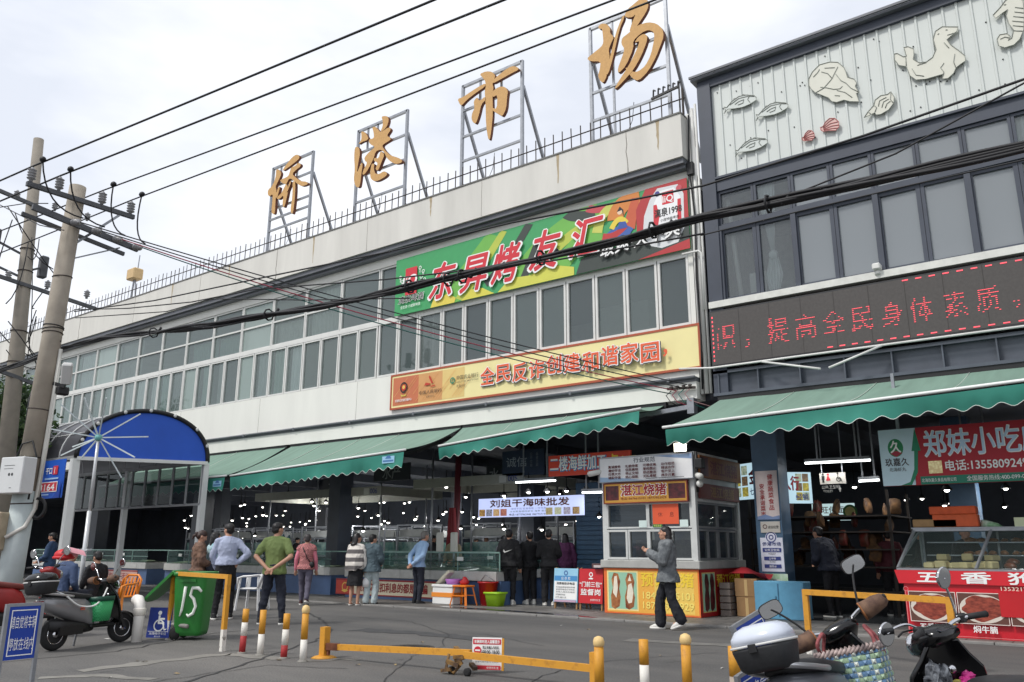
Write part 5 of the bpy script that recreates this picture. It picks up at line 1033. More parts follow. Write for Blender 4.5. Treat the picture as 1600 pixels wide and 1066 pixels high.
# ---------------------------------------------------------------- fish counters at the front of the hall
bluebase = mat('blue painted counter base', S(74, 98, 136), .5, var=.2, scale=2); tile = mat('white counter tiles', S(182, 182, 178), .35, var=.15, scale=5); tankg = glass('tank glass', (.05, .12, .11), .30, 1.45)
weed = mat('wet green seafood', S(60, 96, 76), .3, rgb2=S(150, 160, 130), scale=14)
def counter(label, x0, x1, y0, tank=True, h=.56):
    t = thing('fish_counter', label, 'counter', ((x0+x1)/2, y0, .03), 0, 'fish counters in the hall')
    b = MB(); b.box(x0, x1, y0+.05, y0+1.1, .03, h); part('base', b, bluebase, t, True)
    b = MB(); x = x0
    while x < x1-.1: w = min(1.05, x1-x); b.bev(x+.004, x+w-.004, y0-.02, y0+1.12, h+.002, .78, .008); x += 1.05
    part('tiled_top', b, tile, t, True)
    if tank:
        b = MB(); x = x0+.1
        b.bar((x0+.05, y0+.05, 1.215), (x1-.05, y0+.05, 1.215), .035); b.bar((x0+.05, y0+.95, 1.215), (x1-.05, y0+.95, 1.215), .035); b.bar((x0+.05, y0+.06, 1.0), (x1-.05, y0+.06, 1.0), .02)
        while x < x1: b.bar((x, y0+.05, .78), (x, y0+.05, 1.2), .025); x += 1.3
        part('tank_frame', b, mat('dull teal aluminium', S(120, 150, 142), .4, var=.2), t, True)
        b = MB(); b.add([(x0+.06, y0+.05, .785), (x1-.06, y0+.05, .785), (x1-.06, y0+.05, 1.2), (x0+.06, y0+.05, 1.2)], [(0, 1, 2, 3)]); part('tank_glass', b, tankg, t, True)
        b = MB(); b.sheet(lambda u, v: (x0+.1+(x1-x0-.2)*u, y0+.12+.8*v, .79+.12*max(0, noise.noise(Vector((u*(x1-x0)*3, v*2, x0)))+.25)*math.sin(math.pi*v)), int((x1-x0)*14), 8); part('seafood_heap', b, weed, t, True)
        for i in range(int((x1-x0)/1.7)):
            u = x0+.9+i*1.6; b = MB(plane(u, y0+.02, 1.02)); b.prism([(-.1, 0), (.1, 0), (.1, .09), (-.1, .09)], 0, .006); part('price_card', b, C(206, 210, 206), t, True)
    return t
c1 = counter('blue based fish counter with the anti fraud banner on its front', -17.6, -12.25, 15.68)
counter('blue based fish counter without a banner, behind the man in the green polo', -27.3, -18.7, 16.1)
counter('darker fish counter second row behind the bannered one', -19.0, -12.8, 18.6)
counter('far left fish counter seen through the blue canopy', -38.0, -29.0, 16.4)
counter('third row fish counter deep in the hall', -30, -15, 22.4)
bw = 3.95; it = [('r', C(190, 66, 52), -bw/2, -bw/2+.72, 0, .40), ('o', C(226, 190, 90), -bw/2+.36, .2, .09, .12), ('p', C(226, 190, 90), [(-bw/2+.22, .1), (-bw/2+.36, .05), (-bw/2+.5, .1), (-bw/2+.36, .14)]), ('r', C(150, 40, 44), -bw/2, bw/2, .37, .41), ('r', C(150, 40, 44), -bw/2, bw/2, 0, .03), ('t', C(150, 30, 34), '贷款交预扣利息的都是诈骗', -bw/2+.85, .10, .23, dict(width=2.55, bold=.03))]
board('counter_banner', 'cream anti fraud banner with dark red characters on the fish counter base', 'banner', plane(-16.0, 15.68+.04, .10), bw, .41, C(226, 214, 186), it, .01)
bw = 3.2; it = [('r', C(150, 40, 44), -bw/2, bw/2, .35, .39), ('t', C(150, 50, 50), '全民反诈 天下无诈', -bw/2+.3, .08, .22, dict(width=2.4, bold=.02))]
board('counter_banner', 'faded pinkish banner on the counter base behind the orange chair', 'banner', plane(-31.2, 16.43, .10), bw, .4, C(196, 160, 150), it, .01)
for lab, x, y in (('standing fish scale display, left of the two pale ones', -14.9, 16.5), ('standing fish scale display, right of the two pale ones', -14.45, 16.55)):
    t = thing('counter_scale', lab, 'scale', (x, y, .78)); b = MB(); b.tube([(x, y, .78), (x, y, 1.35)], .03, 8); part('post', b, steel, t, True); b = MB(); b.bev(x-.11, x+.11, y-.05, y+.05, 1.2, 1.72, .03); part('display', b, C(206, 204, 196), t, True)
t = thing('red_cloth', 'red cloth hanging from a stall post beside the scales', 'cloth', (-15.3, 17.5, 1.2)); b = MB(); b.sheet(lambda u, v: (-15.3+(u-.5)*(.2+.25*(1-v)), 17.4+.05*math.sin(u*20), 1.0+1.4*v), 14, 12); part('cloth', b, C(130, 26, 36), t, True)
b = MB(); b.tube([(-15.35, 17.6, .03), (-15.25, 17.6, 4.2)], .09, 8); single('red_pole', b, C(96, 30, 40), 'dark red pole rising behind the red cloth', 'pole')
# hanging goods and side shutter
b = MB(); b.box(-12.0, -9.4, 18.6, 18.7, .03, 3.0)
for i in range(24): b.box(-11.98, -9.42, 18.57, 18.599, .1+i*.12, .1+i*.12+.09)
single('roller_shutter', b, mat('blue slatted shutter', S(40, 72, 96), .5, var=.25), 'dark blue slatted shutter in shade left of the kiosk', 'shutter')
hg = mat('hanging dried goods', S(128, 92, 54), .8, rgb2=S(60, 44, 34), scale=7); hg2 = mat('hanging red packets', S(130, 36, 34), .5, rgb2=S(70, 60, 40), scale=6)
rh = random.Random(4)
gl_first = {}
for i in range(46):
    k = i % 3 == 0; X = rh.uniform(-6.9, -4.2); Y = rh.uniform(18.0, 19.6); Z = rh.choice((1.0, 1.35, 1.7, 2.0))+rh.uniform(-.1, .1)
    if k not in gl_first:
        b = MB(); b.loft([(0, 0, 0, .11, .008), (.02, 0, 0, .115, .015), (.07, .01, .005, .12, .045), (.15, -.005, 0, .115, .055), (.23, .005, 0, .12, .04), (.28, 0, 0, .115, .014), (.31, 0, 0, .11, .006), (.33, 0, 0, .02, .006)], 16, 4)
        o = single('hanging_packet', b, hg2 if k else hg, ('red' if k else 'brown')+' packet of dried goods hanging in the shaded shop beside the blue column', 'packet', ('red' if k else 'brown')+' packets hanging in the shop'); gl_first[k] = o
    else: o = gl_first[k].copy(); COL.objects.link(o)
    o.location = (X, Y, Z); o.rotation_euler = (rh.uniform(-.2, .2), rh.uniform(-.2, .2), rh.uniform(0, 6))
t = thing('goods_rack', 'dark rack of dried goods in the shaded shop beside the blue column', 'rack', (-5.5, 18.9, .03)); b = MB()
for z in (.5, .98, 1.33, 1.68, 2.0): b.box(-7.1, -4.1, 18.0, 19.8, z-.03, z)
for x in (-7.05, -4.15):
    for y in (18.05, 19.75): b.bar((x, y, .03), (x, y, 2.5), .05)
part('shelf', b, mat('dark rack', S(50, 44, 40), .8), t, True)
# boxes between the kiosk and the column
card = mat('brown cardboard', S(150, 116, 78), .8, var=.15, scale=4)
for lab, x0, x1, y0, z0, z1, m in (('lower brown cardboard box beside the red kiosk base', -6.72, -6.3, 16.2, .03, .40, card), ('upper brown cardboard box with a red cover beside the red kiosk base', -6.74, -6.28, 16.2, .405, .75, card)):
    t = thing('cardboard_box', lab, 'box', ((x0+x1)/2, y0, z0)); b = MB(); b.bev(x0, x1, y0, y0+.45, z0, z1, .008); part('carton', b, m, t, True); b = MB(); b.box((x0+x1)/2-.03, (x0+x1)/2+.03, y0-.002, y0, z0+.02, z1-.02); part('tape', b, C(190, 160, 110), t, True)
b = MB(); b.sheet(lambda u, v: (-6.85+u*.75, 16.15+v*.5, .80+.12*math.sin(u*5)*math.sin(v*3)+.05), 12, 8); single('red_cover', b, C(156, 30, 40), 'crumpled red cover on the upper cardboard box', 'cover')
for i, wd_ in enumerate(('bottom crate of the narrow dark stack', 'second crate from the bottom of the narrow dark stack', 'middle crate of the narrow dark stack', 'second crate from the top of the narrow dark stack', 'topmost crate of the narrow dark stack')):
    b = MB(); b.bev(-7.0, -6.78, 16.05, 16.4, .03+i*.13, .03+i*.13+.115, .008); single('crate', b, C(120, 110, 104), wd_+' tight against the red kiosk base', 'crate', 'crates against the kiosk')
t = thing('blue_cabinet', 'blue painted low cabinet in front of the blue column', 'cabinet', (-5.75, 16.0, .03)); b = MB(); b.bev(-6.25, -5.3, 15.95, 16.4, .03, .72, .015); part('carcass', b, mat('sky blue panel', S(92, 152, 184), .6, var=.15), t, True); b = MB(); b.box(-5.79, -5.77, 15.94, 15.949, .08, .68); b.box(-5.84, -5.82, 15.93, 15.949, .35, .45); part('door_seam', b, C(60, 110, 140), t, True)

# things on the wet pavement
t = thing('styrofoam_box', 'white foam box with an orange tape band in front of the fish counter', 'box', (-13.55, 15.3, .03)); b = MB(); b.bev(-13.85, -13.2, 15.1, 15.5, .03, .42, .02); b.bev(-13.87, -13.18, 15.08, 15.52, .42, .48, .015); part('foam', b, C(226, 226, 224), t, True); b = MB(); b.box(-13.86, -13.19, 15.09, 15.51, .2, .30); part('tape', b, C(230, 140, 50), t, True)
t = thing('plastic_stool', 'orange plastic stool with slanted legs beside the foam box', 'stool', (-12.95, 15.2, .03)); om = C(232, 126, 30, rough=.35)
b = MB(); b.bev(-13.16, -12.74, 15.02, 15.38, .44, .48, .015); part('seat', b, om, t, True)
for sx in (-1, 1):
    for sy in (-1, 1): b = MB(); b.bar((-12.95+sx*.24, 15.2+sy*.20, .03), (-12.95+sx*.16, 15.2+sy*.13, .45), .05, .03); part('leg', b, om, t, True)
b = MB(); b.bar((-13.16, 15.02, .25), (-12.74, 15.02, .25), .04, .02); b.bar((-13.16, 15.36, .25), (-12.74, 15.36, .25), .04, .02); part('stretcher', b, om, t, True)
t = thing('red_bucket', 'red plastic tub behind the orange stool', 'bucket', (-12.55, 15.5, .03)); b = MB(); b.lathe([(.02, .0), (.17, .0), (.23, .5), (.25, .5), (.25, .53), (.21, .53), (.16, .05), (.01, .05)], 18, (-12.5, 15.55, .03)); part('tub', b, C(190, 30, 36, rough=.35), t, True); b = MB(); b.tube([(-12.74, 15.55, .55), (-12.5, 15.45, .72), (-12.26, 15.55, .55)], .01, 6); part('handle', b, steel, t, True)
t = thing('green_basket', 'lime green plastic basket on the wet pavement beside the people in black', 'basket', (-12.25, 16.0, .03)); gm = C(150, 196, 30, rough=.4); b = MB()
b.loft([(.03, -12.2, 15.45, .17, .14), (.30, -12.2, 15.45, .22, .18), (.33, -12.2, 15.45, .24, .20), (.33, -12.2, 15.45, .21, .17), (.08, -12.2, 15.45, .15, .12)], 24, 5); part('tub', b, gm, t, True); b = MB()
b.loft([(.30, -12.2, 15.45, .245, .205), (.34, -12.2, 15.45, .25, .21)], 24, 5); part('rim', b, gm, t, True)
b = MB(); b.lathe([(.02, 0), (.15, 0), (.2, .12), (.17, .12), (.13, .02), (.01, .02)], 16, (-13.4, 15.35, .485)); single('basin', b, C(176, 110, 190), 'small purple basin sitting on the white foam box', 'basin')
b = MB(); b.loft([(.485, -13.1, 15.4, .10, .09), (.54, -13.1, 15.4, .13, .11), (.62, -13.08, 15.4, .06, .05), (.66, -13.1, 15.4, .03, .05)], 12); single('plastic_bag', b, C(190, 40, 46), 'small red plastic bag on the foam box beside the purple basin', 'bag')
b = MB(Matrix.Translation((-13.72, 15.4, .62)) @ Matrix.Rotation(R(-38), 4, 'Y')); b.bev(-.26, .26, -.1, .1, -.04, .04, .01); b.bev(-.2, .2, -.108, -.1, -.025, .025, .003); single('flat_carton', b, C(206, 200, 180), 'pale flat carton tilted on the left end of the foam box', 'carton')

def chair(label, P, yaw, col, s=1.):
    t = thing('plastic_chair', label, 'chair', P, yaw, 'plastic armchairs'); m = C(*col, rough=.38)
    b = MB(); b.bev(-.22, .22, -.2, .22, .41, .44, .012); part('seat', b, m, t)
    for sx in (-1, 1):
        for y0, y1, z1 in ((.24, .19, .66), (-.26, -.2, .66)):
            b = MB(); b.bar((sx*.27, y0, 0), (sx*.22, y1, z1), .05, .03); part('leg', b, m, t)
        b = MB(); b.tube([(sx*.23, -.22, .70), (sx*.25, -.05, .68), (sx*.25, .12, .67), (sx*.23, .24, .64), (sx*.21, .24, .42)], .025, 6); part('armrest', b, m, t)
    b = MB()
    for i in range(5): x = -.16+i*.08; b.bar((x, -.2, .44), (x*1.05, -.30, .80), .035, .015)
    b.tube([(-.24, -.2, .42), (-.23, -.3, .76), (-.12, -.325, .85), (.12, -.325, .85), (.23, -.3, .76), (.24, -.2, .42)], .026, 6); part('backrest', b, m, t)
    t.scale = (s, s, s); return t
chair('orange plastic armchair under the blue canopy', (onz(184, 966).x, onz(184, 966).y, 0), R(200), (226, 132, 34), .92)
q = onz(393, 953); chair('white plastic armchair behind the man in the green polo', (q.x, q.y, 0), R(120), (222, 222, 222), 1.05)

# ---------------------------------------------------------------- wheelie bin
bg_ = mat('green bin plastic', S(44, 124, 52), .45, var=.2, scale=3)
pL = onz(268, 1000); pR = onz(312, 993); th_ = math.atan2(pR.y-pL.y, pR.x-pL.x)
bc = deep(0, 0, 1)
binx, biny, bina = -11.50, 7.32, R(38)
t = thing('wheelie_bin', 'green wheelie bin painted with a white 15, its lid swung open to the left', 'bin', (binx, biny, 0), bina); t.scale = (.84, .88, 1.02)
b = MB(); b.loft([(.06, 0, .0, .22, .24), (.12, 0, 0, .235, .26), (.85, 0, .0, .285, .34), (.90, 0, .0, .285, .34)], 32, 6); part('body', b, bg_, t)
b = MB(); b.loft([(.885, 0, 0, .305, .36), (.935, 0, 0, .305, .36), (.935, 0, 0, .27, .325), (.90, 0, 0, .27, .325)], 32, 7); b.box(-.14, .14, -.375, -.35, .80, .84); part('rim', b, bg_, t)
for s_ in (-1, 1):
    b = MB(Matrix.Translation((-.2, s_*.2-.02, .095)) @ Matrix.Rotation(R(90), 4, 'X')); b.lathe([(.02, -.03), (.09, -.03), (.095, 0), (.09, .03), (.02, .03)], 16); part('wheel', b, rubber, t)
Ml = Matrix.Translation((-.30, 0, .93)) @ Matrix.Rotation(R(141), 4, 'Y')
b = MB(Ml); b.prism([(0, -.33), (.5, -.31), (.60, -.25), (.64, -.1), (.64, .1), (.60, .25), (.5, .31), (0, .33)], -.02, .02); b.use(bg_)
b.prism([(.1, -.14), (.14, -.14), (.14, .14), (.1, .14)], -.05, -.02); b.prism([(.36, -.10), (.40, -.10), (.40, .10), (.36, .10)], -.05, -.02); b.tube([(0, -.3, .0), (0, .3, 0)], .03, 8); part('lid', b, bg_, t)
b = MB(Matrix.Translation((0, 0, 0)) @ plane(0.03, -.312, .50, 0, R(6.2)))
b.tube([(-.07, .24, .003), (-.09, .08, .003), (-.115, -.08, .003), (-.145, -.17, .003)], [.028, .024, .022, .012], 6)
b.tube([(.21, .17, .003), (.15, .22, .003), (.05, .22, .003), (.02, .12, .003), (.08, .07, .003), (.12, -.03, .003), (.08, -.13, .003), (.0, -.17, .003), (-.03, -.14, .003)], [.02, .026, .025, .026, .028, .026, .026, .022, .012], 6)
part('painted_number', b, C(236, 240, 232), t)
q = onz(213, 1003); t = thing('pipe_stub', 'white plastic drain pipe elbow standing out of the ground left of the bin', 'pipe', (q.x, q.y, 0)); b = MB(); x, y = q.x, q.y
b.tube([(x, y, -.05), (x, y, .42), (x-.03, y+.01, .50), (x-.14, y+.05, .56), (x-.3, y+.1, .56)], .075, 14); part('pipe', b, C(226, 222, 216), t, True); b = MB(); b.lathe([(.078, 0), (.088, .01), (.088, .09), (.078, .1)], 14, (x, y, .36)); part('collar', b, C(222, 216, 206), t, True)
b = MB(); b.tube([(x-.28, y+.35, .25), (x-.1, y+.4, .23), (x+.45, y+.5, .2)], .03, 8); single('loose_pipe', b, C(150, 146, 140), 'thin grey pipe lying behind the white drain elbow', 'pipe')
# wheelchair sign
q = onz(247, 1000); M = plane(q.x, q.y-.02, .03, R(28), R(-6))
it = [('d', W_, -.01, .345, .03), ('r', W_, -.025, .005, .2, .31), ('r', W_, -.02, .08, .25, .275), ('o', W_, .0, .17, .065, .085), ('r', W_, -.02, .08, .19, .215), ('p', W_, [(.07, .21), (.1, .12), (.135, .13), (.12, .11), (.09, .1), (.05, .2)]), ('r', W_, -.16, .16, .085, .09), ('t', W_, '无障碍停车位', 0, .04, .038, dict(align='c', width=.27)), ('t', W_, '禁止占用', 0, .008, .022, dict(align='c'))]
t = board('disabled_parking_sign', 'small blue wheelchair sign propped low against the yellow hoop', 'sign', M, .36, .42, C(34, 56, 140), it, .008)
b = MB(M); b.bar((-.18, .0, -.02), (-.18, .3, -.02), .015); part('prop', b, steel, t, True)

# ---------------------------------------------------------------- hoops, bollards, barrier
def hoop(label, A, B, h, white=.25, r=.03):
    t = thing('barrier_hoop', label, 'barrier', (A.x, A.y, 0), 0, 'yellow hoop barriers'); A = Vector((A.x, A.y, 0)); B = Vector((B.x, B.y, 0)); Z = Vector((0, 0, 1))
    b = MB()
    for P in (A, B): b.bar(P+Z*white, P+Z*h, r*2)
    b.bar(A+Z*(h-r), B+Z*(h-r), r*2, r*2.0); part('frame', b, yellow, t, True)
    for P in (A, B): b = MB(); b.bar(P, P+Z*white, r*2.02); part('white_foot', b, whitep, t, True)
    return t
hoop('yellow hoop barrier with white feet in front of the green bin', onz(262, 1000), onz(347, 1018), .96, .27, .028)
hoop('yellow hoop barrier with chipped paint in front of the red snack stall', onz(1266, 1022), onz(1497, 1054), .80, .15, .034)
def bollard(label, px, py, h, bands, r=.04, ball=False, lean=(0, 0)):
    q = onz(px, py); t = thing('bollard', label, 'bollard', (q.x, q.y, 0), 0, 'striped steel bollards'); z0 = 0
    t.rotation_euler = (lean[0], lean[1], 0)
    for frac, m, nm in bands:
        b = MB(); z1 = h*frac; b.lathe([(r, z0), (r, z1)], 16); part(nm, b, m, t); z0 = z1
    if ball: b = MB(); b.lathe([(r*.8, h), (r*1.12, h+.015), (r*1.2, h+.05), (r*.95, h+.085), (r*.3, h+.1)], 16); part('cap', b, mat('worn cream cap', S(222, 190, 130), .6, var=.3), t)
    b = MB(); b.lathe([(r*1.9, 0), (r*1.4, .012), (r, .02)], 14); part('mortar_foot', b, concrete, t)
Yb, Wb, Rb = 'yellow_band', 'white_band', 'red_band'
bollard('striped bollard with yellow, white and red bands, tallest red foot, just right of the hoop', 378, 1021, .54, ((.40, redp, Rb), (.70, whitep, Wb), (1, yellow, Yb)), lean=(0, R(2)))
bollard('yellow and chipped white bollard under the man in the green polo', 406, 1024, .54, ((.47, whitep, Wb), (1, yellow, Yb)), lean=(0, R(1)))
bollard('bollard with yellow, white and red bands right of the man in the green polo', 443, 1029, .52, ((.3, redp, Rb), (.65, whitep, Wb), (1, yellow, Yb)), lean=(0, R(1.5)))
bollard('yellow and white bollard with a rounded cream cap next to the barrier post', 473, 1034, .54, ((.46, whitep, Wb), (1, yellow, Yb)), ball=True)
bollard('yellow and peeling white bollard with a flat top right of the barrier', 1008, 1082, .47, ((.52, whitep, Wb), (1, yellow, Yb)), .045)
bollard('all yellow bollard with a cream ball cap, cut off by the bottom of the photo', 1075, 1090, .45, ((.15, whitep, Wb), (1, yellow, Yb)), .045, True)
bollard('short yellow topped bollard beside the grey top box', 1151, 1096, .46, ((.45, mat('grimy white paint', S(170, 156, 144), .8, var=.3), Wb), (1, yellow, Yb)), .05)
bollard('thick yellow post with a cream ball cap at the right end of the barrier', 937, 1078, .385, ((.12, whitep, Wb), (1, yellow, Yb)), .047, True)
A = onz(506, 1028); B = onz(930, 1076)
t = thing('swing_barrier', 'long yellow swing barrier arm chained low across the road', 'barrier', (A.x, A.y, 0)); Z = Vector((0, 0, 1))
b = MB(); b.bar(A, A+Z*.36, .09); b.lathe([(.16, 0), (.12, .02), (.07, .03)], 16, (A.x, A.y, 0)); part('post', b, yellow, t, True)
mid = A.lerp(B, .60)
b = MB(); b.bar(A+Z*.14+(B-A)*.06, mid+Z*.215, .045, .068); part('arm', b, yellow, t, True)
b = MB(); b.bar(A+Z*.135+(B-A)*.012, A+Z*.14+(B-A)*.065, .055, .08); b.bar(A+Z*.04+(B-A)*.02, A+Z*.15+(B-A)*.02, .03); part('rusty_sleeve', b, mat('rust', S(112, 66, 44), .9, var=.4, scale=12), t, True)
mid2 = A.lerp(B, .585)
b = MB(); b.bar(mid2+Vector((.02, -.07, .20)), B+Z*.18, .045, .068); b.bar(B, B+Z*.33, .075); part('arm', b, yellow, t, True)
q = onz(712, 1054); b = MB(); rr2 = random.Random(2)
for i in range(9):
    p0 = q+Vector((rr2.uniform(-.2, .2), rr2.uniform(-.1, .12), rr2.uniform(.05, .22))); p1 = p0+Vector((rr2.uniform(-.14, .14), rr2.uniform(-.1, .1), rr2.uniform(-.07, .07))); b.bar(p0, p1, .05, .035)
b.tube([q+Vector((-.1, 0, .2)), q+Vector((-.12, -.02, .06)), q+Vector((0, -.03, .02)), q+Vector((.06, 0, .1))], .018, 6); part('latch_hardware', b, mat('rusty yellow iron', S(150, 112, 50), .7, rgb2=S(70, 52, 40), scale=9), t, True)
for k in range(2): b = MB(Matrix.Translation(q+Vector((-.04+.22*k, -.02, .04))) @ Matrix.Rotation(R(90), 4, 'X')); b.lathe([(.02, -.02), (.042, -.018), (.042, .018), (.02, .02)], 12); part('castor', b, rubber, t, True)
M = plane(onz(760, 1052).x, onz(760, 1052).y, .035, R(27), R(-4)) @ Matrix.Diagonal((.78, .78, 1, 1))
it = [('r', C(196, 40, 56), -.20, .20, .33, .40), ('t', W_, '车辆限时进入温馨提示', 0, .343, .045, dict(align='c', width=.36, bold=.03)), ('r', C(196, 40, 56), -.20, .20, 0, .055), ('t', W_, '侨港市场 宣', .17, .012, .03, dict(align='r')), ('d', C(200, 30, 50), -.13, .25, .052), ('r', W_, -.165, -.095, .24, .26), ('t', K_, '禁止车辆入内时段', -.06, .27, .04, dict(width=.23, bold=.02)), ('t', K_, '08:00-18:00', -.06, .205, .05, dict(width=.24, bold=.03))]
for j in range(3): it.append(('t', C(60, 60, 64), ('请各位商户及市民将车辆', '停放到指定的停车区域内', '谢谢大家的配合与支持')[j], -.16, .16-j*.035, .024, dict(width=.33)))
t = board('time_limit_sign', 'white and red no entry sign with opening hours hung on the barrier arm', 'sign', M, .42, .42, C(236, 234, 232), it, .02)
b = MB(M); b.bar((.225, -.01, -.015), (.225, .41, -.015), .03); part('edge_bar', b, yellow, t, True)

# blue parking signs
def bluesign(label, M, w, h, rows, lg=.3):
    it = [('r', W_, -w/2+.025, w/2-.025, .03, .038), ('r', W_, -w/2+.025, w/2-.025, h-.038, h-.03), ('r', W_, -w/2+.025, -w/2+.033, .03, h-.03), ('r', W_, w/2-.033, w/2-.025, .03, h-.03)]
    for tx, v, hh in rows: it.append(('t', W_, tx, 0, v, hh, dict(align='c', width=w*.78)))
    t = board('parking_sign', label, 'sign', M, w, h, mat('royal blue sign', S(22, 62, 160), .45, var=.08), it, .012)
    for s_ in (-1, 1): b = MB(M); b.bar((s_*(w/2+.012), -lg, -.01), (s_*(w/2+.012), h+.02, -.01), .03); part('leg', b, steel, t, True)
    b = MB(M); b.bar((-w/2, h+.01, -.01), (w/2, h+.01, -.01), .025); part('top_bar', b, steel, t, True)
    return t
dS = 6.9
pc = deep(28, 1033, dS); a0 = deep(2, 1036, dS*1.0); a1 = deep(52, 1039, dS*1.03); ang = math.atan2(a1.y-a0.y, a1.x-a0.x)
bluesign('blue sign with two rows of white characters about parking inside the lines', plane(pc.x, pc.y, .385, ang), (a1-a0).length-.01, .43, (('请自觉将车辆', .25, .10), ('停放在线内', .075, .10)), .385)
dS = 5.6
pc = deep(1207, 992, dS); a0 = deep(1182, 992, dS*.985); a1 = deep(1245, 982, dS*1.05); ang = math.atan2(a1.y-a0.y, a1.x-a0.x)
M = Matrix.Translation((pc.x, pc.y, .36)) @ Matrix.Rotation(ang, 4, 'Z') @ Matrix.Rotation(R(-14), 4, 'Y') @ Matrix.Rotation(R(78), 4, 'X')
bluesign('tilted blue parking sign half hidden behind the grey top box', M, .36, .50, (('停放在', .34, .09),), .34)
pc = deep(1192, 1062, 5.45)
M = Matrix.Translation((pc.x, pc.y, .10)) @ Matrix.Rotation(ang, 4, 'Z') @ Matrix.Rotation(R(-12), 4, 'Y') @ Matrix.Rotation(R(88), 4, 'X')
bluesign('blue parking sign leaning below the grey top box', M, .34, .44, (('请自觉', .29, .09), ('停放在', .10, .09)), .1)
# ---------------------------------------------------------------- poles and lines
conc = mat('spun concrete', S(160, 151, 138), .85, var=.22, scale=2.5, bump=.1); palep = mat('pale painted pole foot', S(182, 192, 192), .8, var=.15, scale=3)
ins = mat('grey porcelain', S(150, 150, 152), .3, var=.1); crossm = mat('weathered crossarm', S(84, 86, 90), .6, var=.35, scale=6); cable_m = mat('black cable', S(24, 24, 28), .6)
p0 = onz(1, 988); PX, PY = p0.x, p0.y
ptop = Vector((PX, PY, 7.55)); lean = Vector((.16, .12, 0))
t = thing('utility_pole', 'near concrete utility pole with pale painted foot, meter box and cable coils', 'utility pole', (PX, PY, 0))
def ax(z): return Vector((PX, PY, z))+lean*(z/7.5)
b = MB(); b.tube([ax(2.2), ax(7.62)], [.172, .138], 24); part('shaft', b, conc, t, True)
b = MB(); b.tube([ax(0), ax(2.2)], [.190, .1735], 24); part('painted_foot', b, palep, t, True)
for i, z in enumerate((5.9, 4.95, 4.88, 5.0, 3.55, 2.75, 2.0)):
    b = MB(); r_ = .20-.0056*z*0+.0; rr_ = .172-(z-2.2)*.0063+.006; b.tube([ax(z)+Vector((rr_*math.cos(a*.3927), rr_*math.sin(a*.3927), .015*math.sin(a*.4+i))) for a in range(16)], .010, 5, closed=True); part('band', b, black if i % 2 else rust, t, True)
z1, z2 = 7.28, 6.72
def insul(par, P, s=1., up=Vector((0, 0, 1)), n=4):
    b = MB(Matrix.Translation(P) @ Vector((0, 0, 1)).rotation_difference(up).to_matrix().to_4x4()); pr = [(.03*s, 0), (.03*s, .05*s)]
    for k in range(n): z = (.06+.05*k)*s; pr += [(.065*s, z), (.075*s, z+.012*s), (.035*s, z+.03*s)]
    pr += [(.03*s, (.06+.05*n)*s), (.012*s, (.08+.05*n)*s)]
    b.lathe(pr, 12); return part('insulator', b, ins, par, True)
arm = ax(7.3)
b = MB(); b.bar(arm+Vector((.18, -.9, .0)), arm+Vector((.18, 1.0, .02)), .07, .08); part('crossarm', b, crossm, t, True)
arm2 = ax(6.82)
b = MB(); b.bar(arm2+Vector((.2, -.75, .1)), arm2+Vector((.2, 1.15, -.1)), .06, .1); b.bar(arm2+Vector((-.2, -.75, .08)), arm2+Vector((-.2, 1.1, -.12)), .05, .07); part('crossarm', b, crossm, t, True)
b = MB(); b.bar(ax(6.55)+Vector((0, .1, 0)), arm+Vector((.18, .75, 0)), .04); b.bar(ax(6.3)+Vector((.0, .15, 0)), arm2+Vector((0, .9, -.1)), .06, .02); part('stay', b, steel, t, True)
ins_px = ((68, 278), (111, 290), (159, 312), (198, 322)); heads = []
for k, dy in enumerate((-.84, -.38, .38, .92)):
    P = arm+Vector((.18, dy, .045)); insul(t, P); heads.append(P+Vector((0, 0, .30)))
dead = []
for k in range(4):
    P = arm2+Vector((.24, -.1+k*.38, .02-k*.04)); d = Vector((1, .05, -.22)).normalized(); insul(t, P, .8, d, 5); dead.append(P+d*.3)
b = MB()
for k in range(4):
    h0 = heads[k]+Vector((.35, 0, .02)); e_ = dead[min(3, k+0)]+Vector((.1, 0, .05)); m = (h0+e_)/2+Vector((.35, .05, .1)); q = [h0]
    for i in range(1, 9): u = i/8; q.append(h0*(1-u)**2+(h0.lerp(e_, .3)+Vector((-.3, .0, -.5)))*2*u*(1-u)+e_*u*u)
    b.tube(q, .014, 5)
    b.ell(tuple(h0), (.07, .05, .05), 8, 6)
part('jumper_cable', b, cable_m, t, True)
# conduit, meter box, coil
side = RT*.19; sd_ = Vector((side.x, side.y, 0))
b = MB(); b.tube([ax(4.6)+sd_*1.0, ax(3.6)+sd_*1.05, ax(2.6)+sd_*1.08, ax(1.9)+sd_*1.06, ax(1.62)+sd_*.9-Vector((FW.x, FW.y, 0))*.14, ax(1.45)-Vector((FW.x, FW.y, 0))*.24-sd_*.3], .032, 8); b.tube([ax(4.3)+sd_*1.2, ax(3.0)+sd_*1.25, ax(1.9)+sd_*1.2], .02, 6); part('conduit', b, C(206, 204, 196), t, True)
mb = ax(2.42)-Vector((FW.x, FW.y, 0))*.25-sd_*.05
b = MB(Matrix.Translation(mb) @ Matrix.Rotation(R(14), 4, 'Z')); b.bev(-.30, .24, -.12, .12, -.28, .30, .012); part('meter_box', b, C(206, 208, 208), t, True)
b = MB(Matrix.Translation(mb) @ Matrix.Rotation(R(14), 4, 'Z') @ plane(0, -.122, 0)); b.disc(-.06, .02, .025); b.disc(.01, .02, .025); b.rect(-.2, .05, .16, .168); b.rect(-.2, .02, .11, .116); b.rect(-.02, .03, -.2, -.19); part('box_marking', b, C(60, 62, 64), t, True)
b = MB(); cc = ax(1.92)+sd_*1.35
